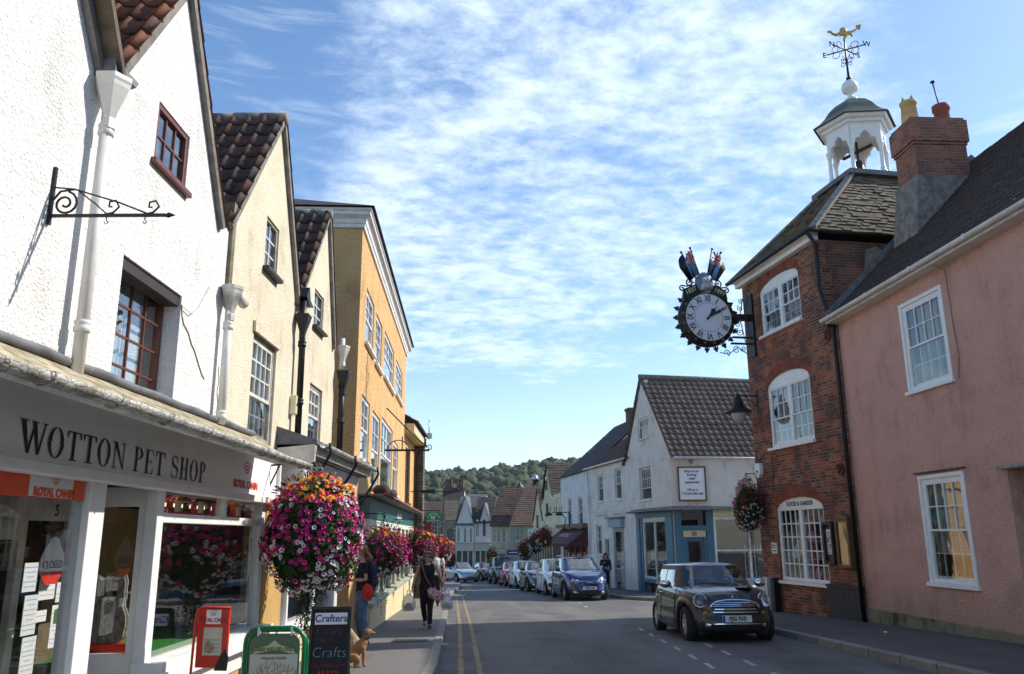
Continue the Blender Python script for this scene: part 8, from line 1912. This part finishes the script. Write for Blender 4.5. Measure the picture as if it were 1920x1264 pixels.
def basket(label,c,r,sz,seed,zones,nfl,fr,nleaf,single=0,trail=0,hang=.0,spikes=0,group='flower baskets hung along the shops',lsize=.034,wall=None):
 """c centre, r radius, sz height factor; zones = [(z from -1..1, [colours])]"""
 G=random.Random(seed);root=empty('hanging_basket',c,0,label,'flower basket',group)
 def sph():
  z=G.uniform(-1,1);a=G.uniform(0,2*PI);q=math.sqrt(1-z*z);return Vector((q*math.cos(a),q*math.sin(a),z))
 def rad(d):return r*(1+.24*noise.noise(d*1.8+Vector((seed,0,0)))+.12*noise.noise(d*4.5+Vector((0,seed,0))))*(1-.10*max(0,-d.z)**2)
 bm=MB();pr=[]
 bm.ball((0,0,0),r*.80,20,1,1,sz);bm.done('dark_core',M['core_shade'],root)  # filler ball; its dark colour stands in for shade between the leaves
 V,F=[],[]
 def leaf(p,nrm,s_):
  d=sph();x=nrm.cross(d);x=x.normalized()if x.length>.01 else nrm.orthogonal();y=(nrm.cross(x)+nrm*G.uniform(-.2,.7)-Vector((0,0,.35))).normalized();b=len(V)
  V.extend([p,p+x*s_*.42+y*s_*.5+nrm*s_*.08,p+y*s_*1.1,p-x*s_*.42+y*s_*.5+nrm*s_*.08]);F.append((b,b+1,b+2));F.append((b,b+2,b+3))
 for i in range(nleaf):
  d=sph();q=rad(d)*G.uniform(.80,1.02);leaf(Vector((d.x*q,d.y*q,d.z*q*sz)),d,lsize*G.uniform(.7,1.5))
 for k in range(trail):
  a=G.uniform(0,2*PI);q=r*G.uniform(.02,.30);p=Vector((q*math.cos(a),q*math.sin(a),-r*sz*.85));L3=G.uniform(.15,.55)*(1 if k%3 else 1.5)
  for j in range(int(L3/.018)):p=p+Vector((G.uniform(-.008,.008),G.uniform(-.008,.008),-.018));leaf(p,sph(),lsize*.75)
 for k in range(spikes):
  a=G.uniform(0,2*PI);tl=G.uniform(.15,.5);d=Vector((math.cos(a)*tl,math.sin(a)*tl,1)).normalized();p=Vector((math.cos(a)*r*.35*G.random(),math.sin(a)*r*.35*G.random(),r*sz*.80))
  for j in range(9):leaf(p+d*(.03*j),(d+sph()*.8).normalized(),lsize*1.3)
 me=bpy.data.meshes.new('foliage');me.from_pydata(V,[],F);me.materials.append(M['leaf']);me.update();o=bpy.data.objects.new('foliage',me);COL.objects.link(o);o.parent=root
 if spikes:
  mb=MB()
  for k in range(spikes*8):d=sph();d.z=abs(d.z);p=Vector((d.x*r*.7,d.y*r*.7,r*sz*(.75+.3*d.z)));x=d.orthogonal().normalized();mb.add([p,p+d*.05+x*.015,p+d*.10,p+d*.05-x*.015],[(0,1,2,3)])
  mb.done('bronze_leaves',M['bronze_leaf'],root,fix=False)
 pts=[];tries=0
 while len(pts)<nfl and tries<nfl*30:
  tries+=1;d=sph();q=rad(d)*G.uniform(1.0,1.05);p=Vector((d.x*q,d.y*q,d.z*q*sz))
  if any((p-o_[0]).length<fr*1.08 for o_ in pts):continue
  if noise.noise(p*(2.2/r)+Vector((seed*3,0,0)))<-.42:continue
  zz=d.z+.22*noise.noise(p*(1.5/r));cols=next((cs for lo,cs in zones if zz>lo),zones[-1][1]);pts.append((p,d,G.choice(cols)))
 camd=(Vector((0,0,CZ))-c).normalized();pts.sort(key=lambda t:-t[1].dot(camd));cache={};merged={}
 for i,(p,d,col)in enumerate(pts):
  kind='b' if col in('orange','yellow')else 'p';s_=fr*(1.2 if kind=='b' else 1)*G.uniform(.72,1.2);n=(d+sph()*.35+camd*.25).normalized();q=(-n).to_track_quat('Y','Z').to_matrix().to_4x4()
  T=Matrix.Translation(p+n*.01)@q@Matrix.Rotation(G.random()*6.28,4,'Y')
  if col not in cache:cache[col]=fmesh(kind,fr,FM[col])
  me,v,f,g=cache[col];k=s_/fr
  if i<single:o=bpy.data.objects.new('flower',me);COL.objects.link(o);o.parent=root;o.matrix_local=T@Matrix.Scale(k,4)
  else:
   mg=merged.setdefault(col,MB());mg.M=T@Matrix.Scale(k,4);mg.k=1;
   if f:mg.add(v,f,True);mg.k=0;b=len(mg.v)-len(v);[(mg.f.append([b+i2 for i2 in fc]),mg.m.append(0),mg.s.append(True))for fc in g]
   else:mg.k=0;mg.add(v,g,True)
 nm=dict(pink='magenta_flowers',hot='pink_flowers',white='white_flowers',orange='orange_flowers',red='red_flowers',yellow='yellow_flowers',crimson='crimson_flowers')
 for col,mg in merged.items():
  o=mg.done(nm[col],[FM[col],M['petal_eye']],root,fix=False)
  o['kind']='stuff'
  # chains up to the hook, and the hook's iron arm to the wall
 top=Vector((0,0,r*sz+hang));mb=MB()
 for k in range(3):a=2*PI*k/3;mb.tube([(r*.5*math.cos(a),r*.5*math.sin(a),r*sz*.5),tuple(top)],.006,5)
 mb.done('chains',M['black_iron'],root)
 if wall is not None:
  w=Vector(wall)-c;mb=MB();mb.tube([tuple(top),(top+Vector((0,0,.05))),(top.x*.5+w.x*.5,top.y*.5+w.y*.5,top.z+.06),(w.x,w.y,top.z+.04)],.013,6);mb.tube([(top.x*.3+w.x*.7,top.y*.3+w.y*.7,top.z+.05),(w.x,w.y,top.z-.35)],.010,6);mb.tube(spiral((top.x,top.y,top.z+.02),.06,1.2,0,'xz'),.008,5);mb.done('hook_arm',M['black_iron'],root)
 return root
basket('huge nearest flower basket, orange on top, magenta in the middle and white below',Vector((-2.35,9.75,1.60)),.57,1.12,3,[(.64,['orange','orange','yellow','orange','red','hot']),(-.02,['hot','pink','hot','pink','hot','hot','pink','white']),(-.36,['white','pink','white','hot','hot']),(-2,['white','white','white','white','pink'])],1080,.030,12000,single=100,trail=60,hang=.16,spikes=9,wall=(-2.98,9.9,2.4))
basket('second flower basket along the left pavement, magenta with white lower edge',Vector((-2.32,15.05,1.30)),.44,.98,9,[(.72,['yellow','red','orange','hot']),(-.35,['hot','pink','hot','pink','red']),(-2,['white','pink','white'])],420,.030,5000,single=100,trail=10,hang=.22,spikes=5,wall=(-2.98,15.1,2.3))
basket('third flower basket along the left pavement, red, yellow and pink above white',Vector((-2.43,22.0,1.25)),.44,1.12,14,[(.55,['red','yellow','hot','red']),(-.2,['hot','pink','red','hot']),(-2,['white','pink','pink','white'])],420,.032,4000,single=100,trail=8,hang=.25,spikes=5,wall=(-3.2,22.1,2.4))
basket('fourth flower basket just beyond the third, pink and scarlet with trailing white',Vector((-2.42,28.0,1.15)),.38,1.15,19,[(.3,['red','hot','orange']),(-.3,['red','hot','pink']),(-2,['white','white','pink'])],300,.034,2500,single=60,trail=6,hang=.25,wall=(-3.5,27.6,2.3))
bq=BF.at(1399,955,-.42);bc=BF.w(-4.35,-.40,BF.at(1401,952,-.40)[1])
basket('crimson and white flower basket trailing at the far corner of the brick house',bc,.40,1.75,23,[(.05,['crimson','red','red','crimson','hot']),(-.3,['white','crimson','white']),(-2,['white','white','red'])],420,.030,4500,single=100,trail=14,hang=.15,group='red flower baskets on the right side',wall=BF.w(-4.4,0,0))
for k,(px,py,Y,rp,sd,zz,lab)in enumerate(((985,1032,52,14,31,[(-.1,['crimson','crimson','red']),(-2,['white','crimson'])],'dark crimson flower basket lower left of the group by the cream shop'),(1003,1020,50,15,32,[(0,['red','crimson']),(-2,['white','white'])],'red and white flower basket in the middle of the group by the cream shop'),(1021,1008,48.5,15,33,[(-.2,['red','red','crimson']),(-2,['white','red'])],'brightest red flower basket nearest the maroon awning'),(923,1042,70,11,34,[(-2,['crimson','orange','white'])],'small dull flower basket by the cream corner house'),(843,1050,62,12,35,[(-2,['crimson','crimson'])],'dark plum flower basket beyond the fourth left basket'))):
 r_=wray(px,py);tt=Y/r_.y;basket(lab,Vector((r_.x*tt,Y,CZ+r_.z*tt)),rp/FPX*Y,1.3,sd,zz,150,.055,900,hang=.3,group='distant flower baskets',lsize=.07)
 # ---------------- pavement boards ----------------
def on_pave(px,py,dz=.118):
 r_=wray(px,py);y=10.0
 for _ in range(40):tt=(CZ-ground(y)-dz)/-r_.z;y=r_.y*tt
 return Vector((r_.x*tt,y,ground(y)+dz))
 # red framed stand (its foot is below the picture)
t=empty('advert_stand',(-2.62,7.05,ground(7.05)+.118),R(-8),'red framed pet food advert on a thin red stand outside the pet shop window','sign')
rb=(-2.62,7.05);Fs=Fr(rb[0],rb[1],-8,ground(7.05)+.118)
x0,zt_=Fs.at(375,1142);x1,_=Fs.at(432,1146);_,zb2=Fs.at(400,1252)
print('stand',x0,x1,zb2,zt_)
mb=MB();mb.ext(rect(x0,zb2,x1,zt_),-.012,.012,[rect(x0+.05,zb2+.09,x1-.05,zt_-.14)]);fr2=mb.done('red_frame',M['red_board'],t)
mb=MB();mb.box(x0+.05,x1-.05,-.006,.010,zb2+.09,zt_-.14);mb.done('cream_poster',plain('cream_paper',(.62,.58,.46),.6,var=.03),fr2)
mb=MB();mb.box(x0+.07,x1-.07,-.016,-.0125,zt_-.115,zt_-.005);mb.done('header_panel',M['sign_white'],fr2)
cx=(x0+x1)/2;w_=x1-x0;text('ROYAL CANIN',.044,M['royal_red'],fr2,(cx,-.018,zt_-.085),bold=.001,sx=.9);crown(fr2,cx,zt_-.04,.06,-.018,M['royal_red'])
mb=MB();mb.ball((x0+.11,-.014,zb2+.15),.04,12,1,.2,1);mb.ball((x0+.10,-.02,zb2+.18),.025,10,1,.2,1);mb.done('printed_dog',plain('printed_tan',(.35,.25,.14),.7,var=.4,vs=40),fr2)
mb=MB()
for k in range(6):mb.box(cx-.07,cx+.06,-.0085,-.0065,zt_-.24-.03*k,zt_-.235-.03*k)
mb.done('printed_lines',plain('faint_red_print',(.45,.25,.22),.6),fr2)
mb=MB();mb.tube([(x0-.045,0,-.02),(x0-.03,0,zt_-.10),(x0-.015,0,zt_+.0),(x0+.04,0,zt_+.012),(x1,0,zt_+.010)],.011,8);mb.tube([(x0-.2,-.14,.012),(x0-.045,0,.02),(x0+.25,.1,.012)],.011,6);mb.done('stand_rod',M['red_board'],t)
mb=MB();mb.ext([(x1-.10,zb2-.02),(x1+.01,zb2-.02),(x1+.02,zb2+.08),(x1-.01,zb2+.15),(x1-.05,zb2+.10)],-.02,-.013);mb.done('dark_dog_shape',M['black_plastic'],fr2)
# green framed board
Fg=Fr(-2.02,7.15,3,ground(7.15)+.118);t=empty('pavement_board',Fg.O,Fg.phi,'green tubular framed pavement board showing a bare spreading tree','sign')
gx0,gz=Fg.at(462,1178);gx1,_=Fg.at(572,1178)
print('green',gx0,gx1,gz)
def ftube(x0,x1,zt,r,rc,y=0,n=6):
 pts=[(x0,y,.0),(x0,y,zt-rc)]
 for i in range(1,n+1):a=PI-(PI/2)*i/n;pts.append((x0+rc+rc*math.cos(a),y,zt-rc+rc*math.sin(a)))
 for i in range(n+1):a=PI/2-(PI/2)*i/n;pts.append((x1-rc+rc*math.cos(a),y,zt-rc+rc*math.sin(a)))
 pts.append((x1,y,0));return pts
mb=MB();mb.tube(ftube(gx0,gx1,gz,.018,.12),.018,8);mb.done('tube_frame',plain('glossy_green_enamel',(.0,.16,.05),.3,var=.05),t)
mb=MB();mb.tube(ftube(gx0+.0,gx1,gz-.03,.016,.12,.12),.016,8);mb.done('rear_frame',plain('glossy_green_enamel',(.0,.16,.05),.3),t)
bx0,bx1,bt=gx0+.035,gx1-.035,gz-.045
o_=[(bx0,.12),(bx1,.12),(bx1,bt-.09)]+[(bx1-.09+.09*math.cos(a),bt-.09+.09*math.sin(a))for a in[R(15*i)for i in range(1,7)]]+[(bx0+.09+.09*math.cos(a),bt-.09+.09*math.sin(a))for a in[R(90+15*i)for i in range(6)]]+[(bx0,bt-.09)]
mb=MB();mb.ext(o_,-.006,.004);bd=mb.done('board',plain('sage_green_panel',(.10,.17,.09),.5,var=.05),t)
mb=MB();mb.box(bx0+.012,bx1-.012,-.010,-.0065,.13,bt-.16);mb.done('pale_panel',plain('cream_grey_panel',(.58,.56,.46),.5,var=.04),bd)
cx=(bx0+bx1)/2;mb=MB();mb.ext([(bx0+.03,bt-.16),(cx,bt-.125),(bx1-.03,bt-.16),(bx1-.05,bt-.115),(cx+.05,bt-.09),(cx,bt-.05),(cx-.05,bt-.09),(bx0+.05,bt-.115)],-.014,-.011);rbn=mb.done('ribbon',plain('pale_green_ribbon',(.52,.56,.34),.5,var=0),bd)
text('JAMES WELLBELOVED',.042,plain('olive_lettering',(.20,.22,.06),.6,var=0),rbn,(cx,-.017,bt-.122),bold=.001,sx=.80)
text('Naturally healthy',.030,plain('olive_lettering',(.20,.22,.06),.6,var=0),bd,(cx,-.012,bt-.19),shear=.3)
mb=MB();G=random.Random(2)
def limb(x,z,a,L3,w,dep):
 x2,z2=x+math.cos(a)*L3,z+math.sin(a)*L3;mb.tube([(x,-.012,z),((x+x2)/2+G.uniform(-.004,.004),-.012,(z+z2)/2),(x2,-.012,z2)],[w,w*.85,w*.7],4,cap=False)
 if dep:
  for s_ in(-1,1):limb(x2,z2,a*.86+PI/2*.14*0+s_*G.uniform(.28,.50)+(0),L3*G.uniform(.68,.80),w*.66,dep-1)
tz=bt-.50
mb.tube([(cx,-.012,.14),(cx,-.012,tz)],[.028,.018],6)
for a in(20,48,75,105,132,160):limb(cx,tz,R(a),.10,.009,4)
mb.done('printed_tree',plain('pale_brown_print',(.44,.33,.17),.6,var=0),bd,fix=False)
mb=MB()
for k,x in enumerate((-.17,-.10,.10,.18)):mb.ball((cx+x,-.012,.30+.02*(k%2)),.022,8,1.6,.1,1);mb.ball((cx+x+.025,-.012,.325+.02*(k%2)),.012,8,1,.1,1)
mb.done('printed_animals',plain('yellow_print',(.55,.45,.10),.6,var=0),bd)
for x in(bx0+.07,bx1-.07):mb=MB();mb.box(x-.008,x+.008,-.02,.02,gz-.06,gz+.005);mb.done('clip',M['paper'],t)
# chalkboard
Fc=Fr(-1.95,9.35,6,ground(9.35)+.118);t=empty('chalkboard',Fc.O,Fc.phi,'tall black chalkboard with chalk lettering in pink, blue and red','sign')
x0,zt_=Fc.at(583,1143);x1,_=Fc.at(655,1148);print('chalk',x0,x1,zt_)
for(y0,y1,nm)in((0,.02,'board'),(.36,.38,'rear_board')):
 mb=MB();ly=.17*(1 if y0==0 else-1)
 vs=[(x0,y0,.03),(x1,y0,.03),(x1,y0+ly,zt_),(x0,y0+ly,zt_),(x0,y1,.03),(x1,y1,.03),(x1,y1+ly,zt_),(x0,y1+ly,zt_)]
 mb.add(vs,[(0,1,2,3),(4,7,6,5),(0,4,5,1),(1,5,6,2),(2,6,7,3),(3,7,4,0)]);b_=mb.done(nm,plain('chalkboard_black',(.012,.012,.014),.7,var=.2),t)
 if y0==0:cb_=b_
tl_=math.atan2(.17,zt_-.03);cx=(x0+x1)/2;w_=x1-x0
def cy_(z):return(z-.03)/(zt_-.03)*.17
rt_=(PI/2-tl_,0,0)
mb=MB();za,zb3=zt_-.05,zt_-.17;mb.add([(x0+.03,cy_(zb3)-.004,zb3),(x1-.03,cy_(zb3)-.004,zb3),(x1-.03,cy_(za)-.004,za),(x0+.03,cy_(za)-.004,za)],[(0,1,2,3)]);mb.done('header_panel',M['sign_white'],cb_)
mb=MB();
for(xa,xb)in((x0-.012,x0+.012),(x1-.012,x1+.012)):mb.bar(((xa+xb)/2,-.01,0),((xa+xb)/2,.16,zt_+.01),.025,.03)
mb.bar((x0,.16,zt_),(x1,.16,zt_),.03,.03);mb.done('board_frame',M['dark_wood'],t)
for(s_,sz_,z,m_,dx)in(('Crafters',.105,zt_-.11,plain('navy_script',(.03,.03,.22),.6,var=0),0),('Locally',.105,zt_-.235,plain('pink_chalk',(.42,.12,.16),.9,var=0),-.01),('Made',.085,zt_-.325,plain('pink_chalk',(.42,.12,.16),.9),-.06),('Crafts',.15,zt_-.455,plain('blue_chalk',(.20,.40,.50),.9,var=0),.0),('HANDMADE GIFTS',.045,zt_-.585,plain('red_chalk',(.32,.05,.04),.9,var=0),0)):
 text(s_,sz_,m_,cb_,(cx+dx,cy_(z)-.008,z),rot=rt_,ext=.001,shear=.1 if s_!='Crafters' else.05,bold=.0015 if s_=='Crafters' else-.0035,sx=1.0)
for k in range(5):mb=MB();mb.ball((cx-.09+.045*k,cy_(zt_-.645)-.008,zt_-.645),.017,8,1,.15,1);mb.done('chalk_rose',plain('red_chalk',(.32,.05,.04),.9),cb_)
# hanging sign over the left pavement and its arm, far lamp brackets
r_=wray(813,970);tt=31/r_.y;c=Vector((r_.x*tt,31,CZ+r_.z*tt));t=empty('hanging_sign',c,R(5),'green hanging shop sign with white figures further up the left pavement','sign')
mb=MB();mb.box(-.28,.28,-.02,.02,-.18,.18);sb=mb.done('sign_panel',plain('emerald_sign',(.0,.20,.13),.4,var=.05),t)
text('kf',.20,M['paper'],sb,(-.02,-.024,-.01),bold=.003);mb=MB();mb.tube([(.22*math.cos(a),-.024,-.09+.23*math.sin(a))for a in[R(20+14*i)for i in range(11)]],.008,4);mb.box(-.24,.24,-.026,-.0205,-.13,-.12);mb.done('sign_pattern',M['paper'],sb)
mb=MB();mb.bar((-.9,0,.24),(.25,0,.24),.03,.03);mb.tube([(-.2,0,.24),(-.2,0,.18)],.01,5);mb.tube([(.2,0,.24),(.2,0,.18)],.01,5);mb.done('sign_arm',M['black_iron'],t)
r_=wray(806,922);tt=30/r_.y;c=Vector((r_.x*tt,30,CZ+r_.z*tt));t=empty('iron_bracket',c,R(4),'long dark iron arm reaching over the pavement above the green hanging sign','bracket')
mb=MB();mb.bar((-.7,0,0),(1.1,0,0),.05,.03);mb.box(-.3,.2,-.03,.03,-.06,.06);mb.tube([(.0,0,0),(0,0,.55)],.012,5);mb.tube([(-.12,0,.35),(0,0,.45),(.12,0,.38)],.01,5);mb.tube([(1.0,0,0),(1.0,0,.35)],.02,6);mb.done('arm_bar',M['black_iron'],t)
r_=wray(1045,972);tt=50/r_.y;c=Vector((r_.x*tt,50,CZ+r_.z*tt));t=empty('street_lamp',c,R(4),'black scrolled triple wall lamp projecting above the maroon awning shop','lamp')
mb=MB();mb.bar((-.3,0,.35),(.75,0,.35),.05,.05);mb.bar((.72,0,.4),(.72,0,-.5),.06,.06);mb.tube([(.2,0,.35),(.5,0,.0),(.4,0,-.6)],.03,6)
for x in(-.5,-.15,.15):mb.tube([(x+.1,0,.3),(x+.12,0,.7),(x,0,.62),(x-.02,0,.4)],.02,5)
mb.done('lamp_arm',M['black_iron'],t)
for x in(-.52,.12):mb=MB();mb.lathe([(.04,.38),(.10,.34),(.24,.22),(.25,.18),(.1,.16)],(x,0,0),12);mb.done('lamp_shade',M['black_iron'],t)
# window box style signs
for(px,py,Y,w,h,m_,lab)in((825,1040,58,.5,.5,'blue_paint','small round blue road sign on a post at the bend'),(962,1036,64,.9,.35,plain('navy_sign',(.02,.03,.16),.5),'navy shop sign on the sage side wall')):
 r_=wray(px,py);tt=Y/r_.y;c=Vector((r_.x*tt,Y,CZ+r_.z*tt));t=empty('shop_sign',c,0,lab,'sign');mm=M[m_]if isinstance(m_,str)else m_
 if w==h:mb=MB();mb.lathe([(.01,-.02),(.28,-.02),(.28,.02),(.01,.02)],(0,0,0),18,'y');mb.done('disc',mm,t);mb=MB();mb.lathe([(.01,-.03),(.14,-.03)],(0,0,0),14,'y',cap=False);mb.done('white_disc',M['paper'],t);mb=MB();mb.tube([(0,0,-.28),(0,0,-2.6)],.035,8);mb.done('post',M['steel'],t)
 else:mb=MB();mb.box(-w/2,w/2,-.03,.03,-h/2,h/2);mb.done('panel',mm,t);mb=MB();mb.box(-w*.35,w*.35,-.034,-.0305,-.04,.04);mb.done('lettering_strokes',M['paper'],t)
 # stall and post against the far left pier, behind the walkers
t=empty('red_post',CF.w(4.6,-.55,0),CF.phi,'dark red painted pier post beside the third flower basket','post');mb=MB();mb.box(-.14,.14,-.14,.14,-.1,2.6);mb.box(-.17,.17,-.17,.17,2.602,2.72);mb.ball((0,0,2.80),.10,10);mb.done('post_body',M['maroon'],t)
# ---------------- haze ----------------
mb=MB();mb.box(-2100,2100,-160,2700,-45,110);hz=mb.done('haze',None);hz['kind']='stuff'
hm=bpy.data.materials.new('pale_haze');hm.use_nodes=True;n_=hm.node_tree.nodes;n_.remove(n_['Principled BSDF']);pv=n_.new('ShaderNodeVolumePrincipled');pv.inputs['Density'].default_value=.00010;pv.inputs['Color'].default_value=(.80,.88,1,1);pv.inputs['Anisotropy'].default_value=.2
hm.node_tree.links.new(pv.outputs[0],n_['Material Output'].inputs['Volume']);hz.data.materials.clear();hz.data.materials.append(hm)
